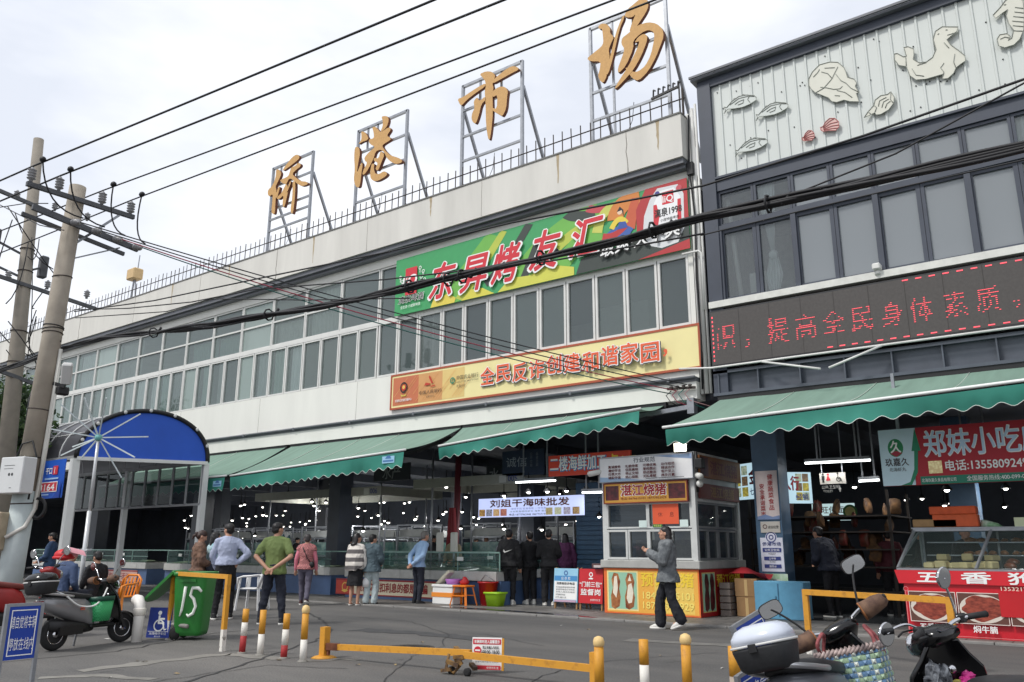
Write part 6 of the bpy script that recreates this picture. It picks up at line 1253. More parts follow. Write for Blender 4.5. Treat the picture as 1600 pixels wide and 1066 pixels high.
b.tube([cc+Vector((RT.x, RT.y, 0))*.12*math.cos(a*.4488)+Vector((0, 0, .16*math.sin(a*.4488))) for a in range(14)], .03, 6, closed=True); b.tube([cc+Vector((0, .02, .16)), ax(2.4)+sd_, ax(2.9)+sd_*.9], .014, 5); part('cable_coil', b, black, t, True)
b = MB(); c2 = ax(2.75)-Vector((FW.x, FW.y, 0))*.20; b.tube([c2+Vector((RT.x, RT.y, 0))*(-.12), c2+Vector((RT.x, RT.y, 0))*(-.06)+Vector((0, 0, .2)), c2+Vector((RT.x, RT.y, 0))*.1+Vector((0, 0, .25)), c2+Vector((RT.x, RT.y, 0))*.2, c2+Vector((RT.x, RT.y, 0))*.17-Vector((0, 0, .7))], .015, 6); part('loop_cable', b, black, t, True)
lam = ax(4.15)+sd_*1.9
b = MB(Matrix.Translation(lam) @ Matrix.Rotation(R(-30), 4, 'Z') @ Matrix.Rotation(R(25), 4, 'Y')); b.bev(-.10, .08, -.08, .08, -.16, .2, .02); part('lamp_head', b, C(196, 196, 194), t, True); b = MB(); b.bar(ax(4.0)+sd_*.9, lam+Vector((0, 0, -.2)), .06); b.bev(lam.x-.15, lam.x-.02, lam.y-.1, lam.y+.1, lam.z-.34, lam.z-.2, .02); part('lamp_bracket', b, black, t, True)
b = MB(); cl = ax(3.75)-sd_*.85; b.tube([cl+Vector((0, 0, .2)), cl, cl-Vector((0, 0, .5))], [.012, .05, .045], 8); b.tube([cl+Vector((0, 0, .2)), cl+sd_+Vector((0, 0, .9)), cl+sd_*1.9+Vector((0, 0, 1.0))], .012, 5); part('splice_case', b, black, t, True)
bx = ax(1.55)-Vector((FW.x, FW.y, 0))*.2-sd_*1.1
b = MB(Matrix.Translation(bx) @ Matrix.Rotation(R(30), 4, 'Z')); b.bev(-.14, .1, -.12, .12, -.30, .30, .02); part('junction_box', b, mat('beige junction box', S(170, 156, 132), .7, var=.2), t, True)
for k in range(4):      # the small printed papers on the foot are one worn mark
    pass
# far pole
p2 = onz(-14, 945); P2X, P2Y = p2.x, p2.y; H2 = 11.95
t2 = thing('utility_pole', 'farther and thinner concrete utility pole at the left edge with a tangle of insulators', 'utility pole', (P2X, P2Y, 0))
def ax2(z): return Vector((P2X, P2Y, z))+Vector((-.50, -.38, 0))*(z/12)
b = MB(); b.tube([ax2(0), ax2(H2)], [.24, .125], 20); part('shaft', b, mat('darker spun concrete', S(140, 133, 122), .85, var=.25, scale=2), t2, True)
for z, l_ in ((9.9, 1.7), (7.7, 1.9), (5.3, .9)):
    b = MB(); q = ax2(z); b.bar(q+Vector((.15, -l_*.75, .25)), q+Vector((.15, l_*.95, -.1)), .08, .09); part('crossarm', b, crossm, t2, True)
    for dy in (-l_*.6, -.45, .5, l_*.8): insul(t2, q+Vector((.15, dy, .12)), 1.1, n=3)
for z in (8.8, 8.2, 6.6, 5.8): b = MB(); rr_ = .24-.0096*z+.012; b.tube([ax2(z)+Vector((rr_*math.cos(a*.3927), rr_*math.sin(a*.3927), 0)) for a in range(16)], .014, 5, closed=True); part('band', b, rust, t2, True)
for k, (dy, dz) in enumerate(((-.7, 8.9), (-.9, 8.3), (.5, 8.5))):
    q = ax2(dz)+Vector((-.2, dy, 0)); b = MB(); b.bev(q.x-.1, q.x+.1, q.y-.1, q.y+.1, q.z-.3, q.z+.3, .03); b.bar(q, ax2(dz-.3), .05); part('fuse_holder', b, crossm, t2, True)
rp = random.Random(6); b = MB()
for k in range(14):
    a = ax2(rp.uniform(5.5, 10))+Vector((rp.uniform(-.4, .4), rp.uniform(-1, 1), 0)); c_ = ax2(rp.uniform(4.5, 10))+Vector((rp.uniform(-.5, .5), rp.uniform(-1, 1.2), 0)); m = (a+c_)/2+Vector((rp.uniform(-.6, .6), rp.uniform(-.4, .4), -.5))
    b.tube([a*(1-u)**2+m*2*u*(1-u)+c_*u*u for u in (0, .2, .4, .6, .8, 1)], .014, 4)
part('loose_wires', b, cable_m, t2, True)

def wire(label, pts, r, sag=0., m=None, group=None, n=24, name='overhead_cable', strands=1, seed=0):
    b = MB(); rq = random.Random(seed)
    for s_ in range(strands):
        out = []
        for a, c_ in zip(pts, pts[1:]):
            for i in range(n):
                u = i/n; p = Vector(a).lerp(Vector(c_), u); p.z -= sag*4*u*(1-u)*(a[0]-c_[0] if False else 1)
                if strands > 1: p += Vector((0, noise.noise(Vector((p.x*.5, s_*7.1, seed)))*r*4.6, noise.noise(Vector((p.x*.7, s_*3.3, seed+9)))*r*4.6))
                out.append(p)
        out.append(Vector(pts[-1])); b.tube(out, r, 6)
    return single(name, b, m or cable_m, label, 'cable', group)
for k, (h, lab) in enumerate(zip(heads, ('topmost overhead line, highest across the sky', 'second overhead line from the top across the sky', 'third overhead line from the top across the sky', 'lowest of the four overhead lines across the sky'))):
    tgt = ((620, 0), (725, 0), (890, 0), (955, 0))[k]
    # the four lines run along the street and pass high over the viewer's left
    q = onz(tgt[0], tgt[1], h.z+.15); d = q-h; d.z = 0; d.normalize()
    wire(lab, [tuple(h-d*20+Vector((0, 0, .2))), tuple(h), tuple(h+d*34)], .016 if k < 2 else .013, .10, group='four parallel lines over the street')
# heavy black bundle
bundle = [ony(x, y, PY+.30) for x, y in ((-40, 598), (0, 580), (95, 545), (160, 528), (240, 520), (330, 508), (420, 492), (520, 475), (600, 458), (720, 432), (840, 405), (980, 370), (1100, 340), (1350, 288), (1600, 232), (1760, 196))]
bundle = [tuple(p) for p in bundle]
wire('thick black cable bundle sagging across the front of both buildings', bundle, .015, 0, n=8, strands=9, seed=1, name='cable_bundle')
for (x, y) in ((700, 437), (722, 432), (845, 403), (640, 448), (420, 492), (240, 520), (1020, 360), (1200, 319)):
    b = MB(); p = ony(x, y, PY+.30); b.tube([p+Vector((0, .075*math.cos(a*.78), .075*math.sin(a*.78))) for a in range(8)], .012, 4, closed=True); b.tube([p+Vector((0, .05, .05)), p+Vector((.12, 0, -.03)), p+Vector((.2, 0, .05))], .02, 5)
    single('cable_lashing', b, cable_m, 'knotted black lashing tied round the thick cable bundle', 'cable tie', 'lashings on the thick cable bundle')
# four coloured service wires to the corner of the white building
end = Vector((-7.15, YF-.25, 4.52))
for k, (col, nm) in enumerate((((36, 36, 40), 'uppermost dark'), ((40, 40, 44), 'second dark'), ((150, 50, 70), 'reddish'), ((30, 90, 84), 'lowest greenish'))):
    wire('%s service wire from the near pole to the corner of the white building' % nm, [tuple(dead[k]), tuple(end+Vector((-.25*k*.5, 0, .07-.05*k)))], .011, .12+.03*k, C(*col), 'service wires to the building corner')
t = thing('wire_anchor', 'bolted spool anchor with coloured wire tails at the corner of the white building', 'anchor', (-7.1, YF-.2, 4.3)); b = MB(); b.bar((-7.6, YF-.24, 4.55), (-6.98, YF-.22, 4.52), .05)
for k in range(4): b.lathe([(.02, -.04), (.045, -.03), (.03, 0), (.045, .03), (.02, .04)], 10, (-7.5+k*.14, YF-.26, 4.55))
part('spool', b, rust, t, True)
for k, col in enumerate(((30, 30, 34), (150, 50, 70), (30, 110, 100), (170, 130, 130))):
    q = Vector((-7.5+k*.14, YF-.26, 4.5)); b = MB(); b.tube([q, q+Vector((-.1, -.05, -.1)), q+Vector((0, -.05, -.25)), q+Vector((.3+k*.05, .1, -.42))], .01, 5); part('wire_tail', b, C(*col), t, True)
# thin lines
def thin(lab, px, Y, r=.009, strands=1): wire(lab, [tuple(ony(x, y, Y)) for x, y in px], r, 0, n=6, strands=strands, seed=int(px[0][0]), group='thin wires along the facades')
thin('thin wire from the pole over the white wall to the grey frame', [(116, 487), (240, 470), (420, 432), (600, 395), (800, 348), (1000, 310), (1100, 290), (1350, 212), (1600, 124), (1750, 70)], PY+.4, .010)
thin('thin wire below it crossing the grey windows to the upper right corner', [(1095, 335), (1250, 300), (1400, 240), (1600, 130), (1720, 66)], 10.5, .012)
thin('thin slack wire from the pole dipping along the white wall', [(116, 484), (200, 482), (300, 472), (400, 452), (600, 437), (860, 408), (1100, 365)], PY+.5, .009)
thin('thin wire just under the thick bundle across the grey windows', [(1095, 368), (1250, 330), (1420, 290), (1600, 250), (1750, 214)], 12.5, .012)
thin('thin wire between the pole and the parapet, upper of the pair', [(118, 497), (260, 487), (330, 467), (480, 469), (640, 466)], PY+.6, .008)
thin('thin dark wire running left from the pole to the edge of the photo', [(-40, 300), (62, 352), (100, 360)], PY-.6, .009)
thin('second thin dark wire running left from the pole to the edge of the photo', [(-40, 330), (40, 318), (75, 318)], PY-.4, .009)
# ---------------------------------------------------------------- blue arched canopy
cA = Vector((-21.6, 10.0, 3.53)); cB = Vector((-20.8, 13.2, 3.62)); Z = Vector((0, 0, 1))
t = thing('arched_canopy', 'barrel roofed walkway canopy with a bright blue arched end and white posts', 'canopy', (-21.2, 11.6, 0))
cw = (cB-cA); cm_ = (cA+cB)/2; half = cw/2; LEN = 7.5; rise = 1.30
def arch(u, back=0.0, dr=0.0):     # u from 0 to 1 over the arch
    a = math.pi*(1-u); f = .5; p = cm_+half*math.cos(a)*(1+dr*.4)+Z*((rise+dr)*math.sin(a)**.92)
    return p+Vector((-back, 0, 0))
cvw = C(222, 224, 222)
b = MB(); b.sheet(lambda u, v: arch(u, v*LEN), 28, 8); part('barrel_roof', b, mat('smoky canopy sheet', S(92, 92, 98), .35, var=.1, scale=1., trans=.3), t, True)
b = MB()
for i in range(1, 9): b.tube([arch(u/24, i*LEN/8.5, .02) for u in range(25)], .022, 5)
for u in (.0, .16, .33, .5, .67, .84, 1.): b.tube([arch(u, 0, .01), arch(u, LEN, .01)], .02, 5)
part('roof_ribs', b, C(196, 198, 198), t, True)
bl = mat('bright blue tarpaulin', S(36, 88, 196), .6, var=.10, scale=1.2, bump=.1)
b = MB(); n = 40; pts = [arch(i/n, -.03) for i in range(n+1)]; b.add([tuple(p) for p in pts], [tuple(range(n+1))]); b.add([tuple(p+Vector((-.03, 0, 0))) for p in pts], [tuple(range(n, -1, -1))]); part('end_panel', b, bl, t, True)
b = MB(); b.tube([arch(i/n, -.05, .02) for i in range(n+1)], .06, 8); part('end_rim', b, black, t, True)
for i in (4, 9, 15, 20, 25, 31, 36): p = arch(i/n, -.1, .03); b = MB(); b.ell(tuple(p), (.04, .05, .05), 8, 5); part('rim_clip', b, C(210, 210, 206), t, True)
b = MB(); b.bar(cA+Vector((.06, 0, -.02)), cB+Vector((.06, 0, -.02)), .1, .09); part('end_beam', b, cvw, t, True)
for (p, s_) in ((cA, 1.15), (cB, .95)):
    for back in (0.0, LEN*.55, LEN):
        q = p+Vector((-back, 0, 0)); b = MB(); b.bar(q-Z*q.z, q-Z*.03, .155*s_, .155*s_); part('post', b, cvw, t, True)
b = MB()
for p in (cA, cB): b.bar(p, p-Vector((LEN, 0, 0)), .09, .1)
b.bar(cA-Vector((LEN, 0, 0)), cB-Vector((LEN, 0, 0)), .1); part('eave_beam', b, C(150, 152, 152), t, True)
# glazed clerestory strip seen under the roof on the market side
b = MB(); pa, pb = cB+Vector((0, -.05, 0)), cB+Vector((-LEN, -.05, 0))
for i in range(11): q = pa.lerp(pb, i/10); b.bar(q-Z*1.15, q-Z*.05, .06)
b.bar(pa-Z*1.15, pb-Z*1.15, .06); part('side_mullions', b, C(150, 152, 154), t, True)
b = MB(); b.add([tuple(pa-Z*1.1), tuple(pb-Z*1.1), tuple(pb-Z*.1), tuple(pa-Z*.1)], [(0, 1, 2, 3)]); part('side_panes', b, glass('smoky pane', (.03, .032, .035), .7, 1.08), t, True)
# blue printed panel hanging along the near eave
M = plane(cA.x-1.9, cA.y-.16, 2.52)
it = []
for i, u in enumerate((-1.2, -.25, .75)):
    it += [('t', W_, '干口', u, .62, .17, dict(width=.34, bold=.04)), ('r', C(206, 60, 74), u+.4, u+.66, .6, .82), ('t', W_, '1', u+.48, .63, .16, dict(bold=.03)), ('r', C(170, 200, 236), u, u+.75, .48, .52)]
it += [('r', W_, -.9, 1.5, .16, .42), ('r', C(206, 60, 74), -.5, 1.47, .18, .40), ('t', W_, '1723 3164', -.4, .2, .17, dict(width=1.75, bold=.05)), ('t', C(60, 90, 190), '干口', -.88, .2, .17, dict(width=.33, bold=.03)), ('r', C(170, 200, 236), -.9, 1.1, .08, .11), ('p', C(28, 70, 170), [(1.3, 0), (1.7, 0), (1.7, .5), (1.6, .2)])]
board('canopy_banner', 'blue printed banner with red number blocks hanging under the canopy eave by the pole', 'banner', M, 3.5, .98, mat('blue banner print', S(34, 92, 196), .5, var=.08), it, .02)
M = plane(cA.x-5.2, cA.y-.16, 2.4)
it = [('p', C(70, 110, 150), [(-1, .1), (-.2, .1), (-.3, 1.0), (-1, 1.0)]), ('p', C(190, 160, 90), [(-.9, .2), (-.6, .2), (-.5, .8), (-.8, .9)]), ('p', C(200, 60, 40), [(-1, .0), (.1, .05), (-.1, .25), (-.6, .3)]), ('p', W_, [(.2, .5), (.7, .5), (.8, .9), (.3, .95)]), ('p', C(40, 70, 150), [(.3, .1), (1, .1), (1, .45), (.4, .4)])]
board('canopy_banner', 'colourful blue and red printed banner at the far left under the canopy eave', 'banner', M, 2.1, 1.05, C(50, 120, 190), it, .02)

# ---------------------------------------------------------------- bare parasol frame
pb_ = onz(119, 966)
base = Vector((pb_.x, pb_.y, 0)); hub = ony(154, 684, pb_.y)
t = thing('parasol_frame', 'bare parasol skeleton with thin spokes and no cloth in front of the blue arch', 'parasol', base)
hubz = Vector((base.x, base.y, hub.z))
hubp = Vector((hub.x, hub.y, hub.z))
b = MB(); m_ = base.lerp(hubp, .58); b.tube([base, m_], .042, 12); b.tube([m_, hubp], .030, 12); part('pole', b, C(206, 208, 208, metallic=0) if False else mat('pole aluminium', S(206, 208, 210), .35, metal=.3), t, True)
b = MB(); q = base.lerp(hubp, .36)
for a in range(4): b.bar(q, q+Vector((math.cos(a*1.57), math.sin(a*1.57), .2))*.13, .03)
part('clamp', b, C(190, 194, 196), t, True)
b = MB(); b.ell(tuple(hubp), (.075, .075, .07), 12, 8); part('hub', b, C(110, 176, 176), t, True)
rmat = mat('pale spoke', S(206, 216, 218), .4)
for (x, y) in ((865, 237), (840, 372), (735, 485), (525, 372), (430, 300), (340, 207), (418, 68), (555, 30), (690, 35), (815, 100), (380, 355)):
    px, py = x/3.948, 620+y/3.948
    d = (bearing(px, py)-bearing(154, 684)); e_ = hubp+d*((hubp-CAMP).dot(FW))*1.06+Vector((FW.x, FW.y, 0))*random.uniform(-.4, .4)
    b = MB(); b.bar(hubp, e_, .024, .024); part('spoke', b, rmat, t, True)

# ---------------------------------------------------------------- tree at the far left
def tree(label, base, trunk_h, centre, rad, n, seed, leafm):
    r_ = random.Random(seed); t = thing('broadleaf_tree', label, 'tree', base)
    b = MB(); bark = mat('grey brown bark', S(92, 80, 66), .9, var=.3, scale=8); B0 = Vector(base); Cc = Vector(centre)
    b.tube([B0, B0.lerp(Cc, .4)+Vector((.1, .05, 0)), B0.lerp(Cc, .8)], [.16, .12, .07], 9)
    for i in range(9):
        a = i*.7; e_ = Cc+Vector((math.cos(a)*rad[0]*.7, math.sin(a)*rad[1]*.7, r_.uniform(-.5, .6)*rad[2])); s0 = B0.lerp(Cc, r_.uniform(.45, .8)); b.tube([s0, s0.lerp(e_, .5)+Vector((0, 0, .2)), e_], [.06, .04, .015], 6)
    part('trunk', b, bark, t, True)
    b = MB(); cl = [(Vector((r_.gauss(0, .45)*rad[0], r_.gauss(0, .45)*rad[1], r_.gauss(0, .45)*rad[2])), r_.uniform(.3, .6)) for _ in range(38)]
    for i in range(n):
        c_, rr_ = r_.choice(cl); p = Cc+c_+Vector((r_.gauss(0, .5), r_.gauss(0, .5), r_.gauss(0, .5)))*rr_
        s_ = r_.uniform(.05, .11); d = Vector((r_.gauss(0, 1), r_.gauss(0, 1), r_.gauss(0, .6))).normalized(); e_ = d.orthogonal().normalized(); e_.rotate(Matrix.Rotation(r_.uniform(0, 6), 3, d)); f_ = d.cross(e_)
        b.use(leafm[r_.randrange(len(leafm))])
        b.add([p-e_*s_*1.3, p-f_*s_*.55, p+e_*s_*1.3, p+f_*s_*.55], [(0, 1, 2, 3)])
    part('crown', b, None, t, True)
leaves = [mat('leaf %d' % i, c_, .5, var=.3, scale=2, trans=.25) for i, c_ in enumerate(((.035, .075, .025), (.055, .11, .035), (.09, .15, .05), (.025, .05, .022)))]
tc_ = ony(8, 690, 9.2); tree('leafy green tree squeezed between the two poles at the left edge', (tc_.x-.3, tc_.y, 0), 3, tuple(tc_), (1.5, 1.3, 1.15), 6500, 3, leaves)
tc_ = ony(-60, 650, 11.5); tree('second leafy tree behind the first at the left edge', (tc_.x, tc_.y, 0), 3, tuple(tc_), (2.0, 1.6, 1.4), 5000, 9, leaves)
# ---------------------------------------------------------------- scooters and motorcycle
grip_m = mat('ribbed grip rubber', S(28, 28, 30), .7, var=.2, scale=40); brownfab = mat('worn brown mitt cloth', S(64, 44, 40), .85, rgb2=S(110, 84, 66), scale=12); fur = mat('orange mitt lining', S(150, 96, 56), .9, var=.4, scale=30)
mirror_m = mat('mirror glass', S(226, 230, 234), .06, metal=1, var=.02)
def wheel_parts(t, P, r, w, Mx, rimm):
    b = MB(Mx @ Matrix.Translation(P) @ Matrix.Rotation(R(90), 4, 'X')); b.lathe([(r*.62, -w*.35), (r*.8, -w/2), (r*.95, -w*.42), (r, -w*.15), (r, w*.15), (r*.95, w*.42), (r*.8, w/2), (r*.62, w*.35)], 28); o = part('wheel', b, rubber, t)
    b = MB(Mx @ Matrix.Translation(P) @ Matrix.Rotation(R(90), 4, 'X')); b.lathe([(r*.64, -w*.36), (r*.64, w*.36), (r*.56, w*.36), (r*.56, -w*.36)], 24)
    for i in range(6): a = i*math.pi/3; b.bar((0, 0, 0), (r*.6*math.cos(a), r*.6*math.sin(a), 0), .035, .03)
    b.lathe([(.01, -w*.5), (.05, -w*.5), (.05, w*.5), (.01, w*.5)], 12); part('rim', b, rimm, o)
def curve(ps, n=10):
    out = []; P = [Vector(p) for p in ps]; P = [P[0]*2-P[1]]+P+[P[-1]*2-P[-2]]
    for i in range(1, len(P)-2):
        for k in range(n):
            t_ = k/n; a, b_, c_, d = P[i-1], P[i], P[i+1], P[i+2]
            out.append(.5*((2*b_)+(c_-a)*t_+(2*a-5*b_+4*c_-d)*t_*t_+(3*b_-a-3*c_+d)*t_**3))
    return out+[P[-2]]
def xloft(b, secs, n=20, p=2.6):            # sections across the travel axis: (x, z centre, half width, half height)
    rs = []
    for x, zc, hw, hh in secs:
        ring = []
        for j in range(n):
            a = 2*math.pi*j/n; ca, sa = math.cos(a), math.sin(a)
            ring.append((x, hw*math.copysign(abs(ca)**(2/p), ca), zc+hh*math.copysign(abs(sa)**(2/p), sa)))
        rs.append(ring)
    return b.rings(rs)
def scooter(label, P, yaw, lean, steer, bodym, box=None, basket=None, mitts=True, mirrors='round', shieldm=None, badge=None, pockets=False, windguard=False, seatm=None, scale=1., mpos=None, boxs=1., roll=0., cat='scooter', name='motor_scooter', stand=True):
    """x is the direction of travel, y to its left; rear axle at x=-.65, front axle at x=.62"""
    t = thing(name, label, cat, P, 0); t.rotation_mode = 'XYZ'
    t.rotation_euler = (lean*-1, 0, yaw); t.scale = (scale,)*3; I = Matrix.Identity(4); seatm = seatm or mat('seat vinyl', S(34, 34, 37), .45, var=.2, scale=10); shieldm = shieldm or blackshiny
    wheel_parts(t, (-.62, 0, .23), .23, .10, I, chrome)
    sp = Matrix.Translation((.40, 0, 0)) @ Matrix.Rotation(steer, 4, 'Z') @ Matrix.Translation((-.40, 0, 0))
    wheel_parts(t, (.63, 0, .23), .23, .09, sp, chrome)
    b = MB(sp)
    for s_ in (-1, 1): b.bar((.63, s_*.075, .23), (.49, s_*.07, .62), .045)
    part('fork', b, black, t)
    b = MB(sp); rs = []
    for i in range(9):
        a = R(25+i*17); rr_ = .265; x = .63-rr_*math.cos(a)*-1; rs.append([(.63+rr_*math.cos(a), y_, .23+rr_*math.sin(a)-abs(y_)*.2) for y_ in (-.07, -.035, 0, .035, .07)]+[(.63+(rr_-.02)*math.cos(a), y_, .23+(rr_-.02)*math.sin(a)-abs(y_)*.2) for y_ in (.07, 0, -.07)])
    b.rings(rs); part('front_mudguard', b, shieldm, t)
    # body: under seat fairing, tail
    b = MB(); xloft(b, [(-.92, .70, .05, .05), (-.86, .69, .11, .09), (-.70, .65, .15, .13), (-.45, .60, .17, .17), (-.20, .55, .165, .20), (-.05, .48, .15, .20), (.0, .42, .13, .17)]); part('body_fairing', b, bodym, t)
    b = MB(); xloft(b, [(-.75, .36, .07, .08), (-.5, .33, .11, .10), (-.2, .30, .12, .10), (.0, .29, .12, .07)]); b.box(-.62, -.2, -.12, -.08, .2, .32); part('motor_cover', b, black, t)
    b = MB(); b.bev(-.08, .40, -.15, .15, .27, .33, .02); part('footboard', b, black, t)
    b = MB(); xloft(b, [(-.80, .80, .10, .03), (-.72, .805, .135, .045), (-.5, .79, .15, .05), (-.25, .755, .14, .05), (-.05, .735, .11, .045), (.02, .72, .07, .03)], 18, 3); part('seat', b, seatm, t)
    b = MB(); rail = curve([(-.45, .16, .76), (-.75, .16, .80), (-.95, .12, .83), (-.98, 0, .835), (-.95, -.12, .83), (-.75, -.16, .80), (-.45, -.16, .76)], 6); b.tube(rail, .018, 8); part('grab_rail', b, mat('silver rail', S(196, 196, 198), .3, metal=.7), t)
    b = MB(); b.bev(-.955, -.90, -.10, .10, .62, .72, .015); part('tail_light', b, mat('tail lens', S(120, 16, 24), .2), t)
    b = MB(); b.bar((-.88, 0, .55), (-.95, 0, .30), .14, .015); part('number_bracket', b, black, t)
    # leg shield
    def shell(u, v):
        z = .30+.62*v; w = (.19+.045*math.sin(math.pi*min(1, v*1.15)))*(1-.55*max(0, v-.72)/.28)
        return (.40+.17*(1-v)**1.6*.3+.02-(.06*math.cos((u-.5)*math.pi)*-1)-.16*(v-.0)*.55, (u-.5)*2*w, z)
    b = MB(); b.sheet(shell, 16, 14)
    b.sheet(lambda u, v: tuple(Vector(shell(1-u, v))+Vector((-.05-.03*math.sin(math.pi*u), 0, 0))), 16, 14)
    part('leg_shield', b, shieldm, t)
    b = MB(); edge = [Vector(shell(0, v/14)) for v in range(15)]+[Vector(shell(u/16, 1)) for u in range(17)]+[Vector(shell(1, 1-v/14)) for v in range(15)]; b.tube([p+Vector((-.02, 0, 0)) for p in edge], .018, 6); part('shield_rim', b, shieldm, t)
    if pockets:
        b = MB(); xx = Vector(shell(.5, .45)).x-.10
        xloft(b, [(xx-.05, .58, .16, .08), (xx, .58, .17, .10), (xx+.05, .58, .16, .10)], 18, 3); part('glove_pocket', b, black, t)
        b = MB(); rb = random.Random(3)
        for k in range(6): b.crumple((xx-.06+rb.uniform(-.03, .02), .10+rb.uniform(-.05, .05), .70+rb.uniform(-.04, .06)), (.03, rb.uniform(.03, .05), rb.uniform(.05, .09)), k)
        part('plastic_bag', b, mat('crumpled clear bag', S(140, 144, 150), .15, rgb2=S(40, 42, 48), scale=20), t)
        b = MB()
        for k in range(4): b.crumple((xx-.03+rb.uniform(-.02, .02), -.11+rb.uniform(-.04, .03), .68+rb.uniform(-.03, .03)), (.02, .045, .035), k+9)
        part('pink_wrapper', b, mat('pink wrapper', S(196, 40, 130), .3, var=.3, scale=18), t)
        b = MB(); b.crumple((xx-.05, -.0, .675), (.02, .05, .025), 4); part('yellow_wrapper', b, mat('yellow wrapper', S(196, 180, 60), .4, rgb2=S(60, 60, 40), scale=20), t)
    b = MB(Matrix.Translation(Vector(shell(.5, .74))+Vector((-.085, -.03, 0))) @ Matrix.Rotation(R(-90), 4, 'Y')); b.lathe([(.003, .012), (.022, .012), (.026, 0), (.026, -.01)], 16); b.lathe([(.003, .016), (.01, .016), (.01, .01)], 10); part('key_switch', b, chrome, t)
    # steering head
    hp = Matrix.Translation((.36, 0, .93)) @ Matrix.Rotation(steer, 4, 'Z') @ Matrix.Rotation(roll, 4, 'X')
    b = MB(hp); xloft(b, [(-.10, .035, .10, .03), (-.04, .03, .14, .06), (.04, .0, .12, .085), (.12, -.03, .085, .075), (.16, -.04, .05, .05)], 18, 2.5); part('head_cowl', b, shieldm, t)
    b = MB(hp); b.rings([[(-.10+.09*k, y_, .075+.012*k-abs(y_)*.1) for y_ in (-.09+.01*k, .09-.01*k)]+[(-.10+.09*k, y_, .062+.012*k) for y_ in (.09-.01*k, -.09+.01*k)] for k in (0, 1)], False); part('dashboard', b, mat('dark display glass', S(44, 50, 58), .12), t)
    b = MB(hp @ Matrix.Translation((.165, 0, -.03)) @ Matrix.Rotation(R(90), 4, 'Y')); b.lathe([(.01, .02), (.06, .015), (.072, 0), (.072, -.05), (.02, -.06)], 18); part('headlight', b, chrome, t)
    for s_ in (-1, 1):
        b = MB(hp); bar_ = curve([(.0, s_*.05, .03), (-.03, s_*.16, .075), (-.07, s_*.24, .09), (-.12, s_*.37, .085)], 6); b.tube(bar_, .013, 8); part('handlebar', b, chrome, t)
        b = MB(hp); b.tube([(-.075, s_*.25, .09), (-.122, s_*.375, .085)], [.019, .019], 10); b.tube([(-.122, s_*.375, .085), (-.125, s_*.385, .085)], [.021, .012], 10); g_ = part('grip', b, grip_m, t)
        b = MB(hp); b.bev(-.075, -.025, s_*.225-.03, s_*.225+.03, .06, .115, .01); b.tube([(-.02, s_*.24, .10), (.02, s_*.28, .095), (-.01, s_*.37, .085)], .006, 6); part('brake_lever', b, black, t)
        if mitts:
            b = MB(hp @ Matrix.Translation((-.09, s_*.30, .07)) @ Matrix.Rotation(s_*R(-62), 4, 'Z') @ Matrix.Rotation(R(90), 4, 'Y') @ Matrix.Rotation(s_*R(20), 4, 'X') @ Matrix.Diagonal((.62, .62, .66, 1)))
            b.loft([(-.13, 0, 0, .04, .05), (-.09, 0, 0, .075, .085), (0, 0, 0, .095, .105), (.10, .01, 0, .10, .115), (.15, .01, 0, .105, .12)], 16); part('hand_mitt', b, brownfab, t)
            b = MB(b.M); b.loft([(.150, .01, 0, .107, .122), (.165, .01, 0, .105, .12), (.152, .01, 0, .085, .10), (.05, 0, 0, .07, .085)], 16); part('mitt_lining', b, fur, t)
        if mirrors:
            mp_ = Vector((-.02, s_*.34, .36)) if mirrors == 'square' else Vector((-.03, s_*.40, .30))
            if mpos: mp_ = Vector(mpos[0 if s_ < 0 else 1])
            b = MB(hp); b.tube(curve([(-.04, s_*.20, .10), tuple(Vector((-.03, s_*.21, .15)).lerp(mp_, .3)), tuple(Vector((.0, s_*.21, .18)).lerp(mp_, .7)), tuple(mp_)], 5), .008, 6); o = part('mirror_stem', b, black if mirrors == 'square' else chrome, t)
            Mm = hp @ Matrix.Translation(mp_) @ Matrix.Rotation(R(-90), 4, 'Y') @ Matrix.Rotation(R(-8), 4, 'Y')
            if mirrors == 'square':
                b = MB(Mm); pts = [(math.copysign(abs(math.cos(a))**.6, math.cos(a))*.055, math.copysign(abs(math.sin(a))**.6, math.sin(a))*.085) for a in [k*math.pi/10 for k in range(20)]]; b.prism(pts, -.022, .0); mm = part('mirror', b, black, t); b = MB(Mm); b.poly([(x*.92, y*.94) for x, y in pts], .002); part('mirror_glass', b, mirror_m, mm)
            else:
                b = MB(Mm); b.lathe([(.01, -.035), (.05, -.025), (.068, -.005), (.068, .003)], 22); mm = part('mirror', b, chrome, t); b = MB(Mm); b.disc(0, 0, .064, .0045); part('mirror_glass', b, mirror_m, mm)
    if box:
        Mb = Matrix.Translation((-.90, 0, .815)) @ Matrix.Diagonal((boxs, boxs, boxs, 1)); bm, lm = box
        b = MB(Mb); b.loft([(0, .0, 0, .14, .16), (.03, 0, 0, .17, .19), (.15, 0, 0, .195, .215), (.17, 0, 0, .195, .215)], 28, 3.2); o = part('top_box', b, bm, t)
        b = MB(Mb); b.loft([(.172, 0, 0, .202, .222), (.188, 0, 0, .202, .222)], 28, 3.2); part('box_seam', b, C(206, 206, 204), o)
        b = MB(Mb); b.loft([(.19, 0, 0, .198, .218), (.24, .0, 0, .19, .21), (.285, .01, 0, .16, .18), (.312, .02, 0, .10, .12), (.318, .02, 0, .03, .04)], 28, 2.8); part('lid', b, lm, o)
        b = MB(Mb); b.bev(-.212, -.198, -.03, .03, .13, .19, .005); part('latch', b, black, o)
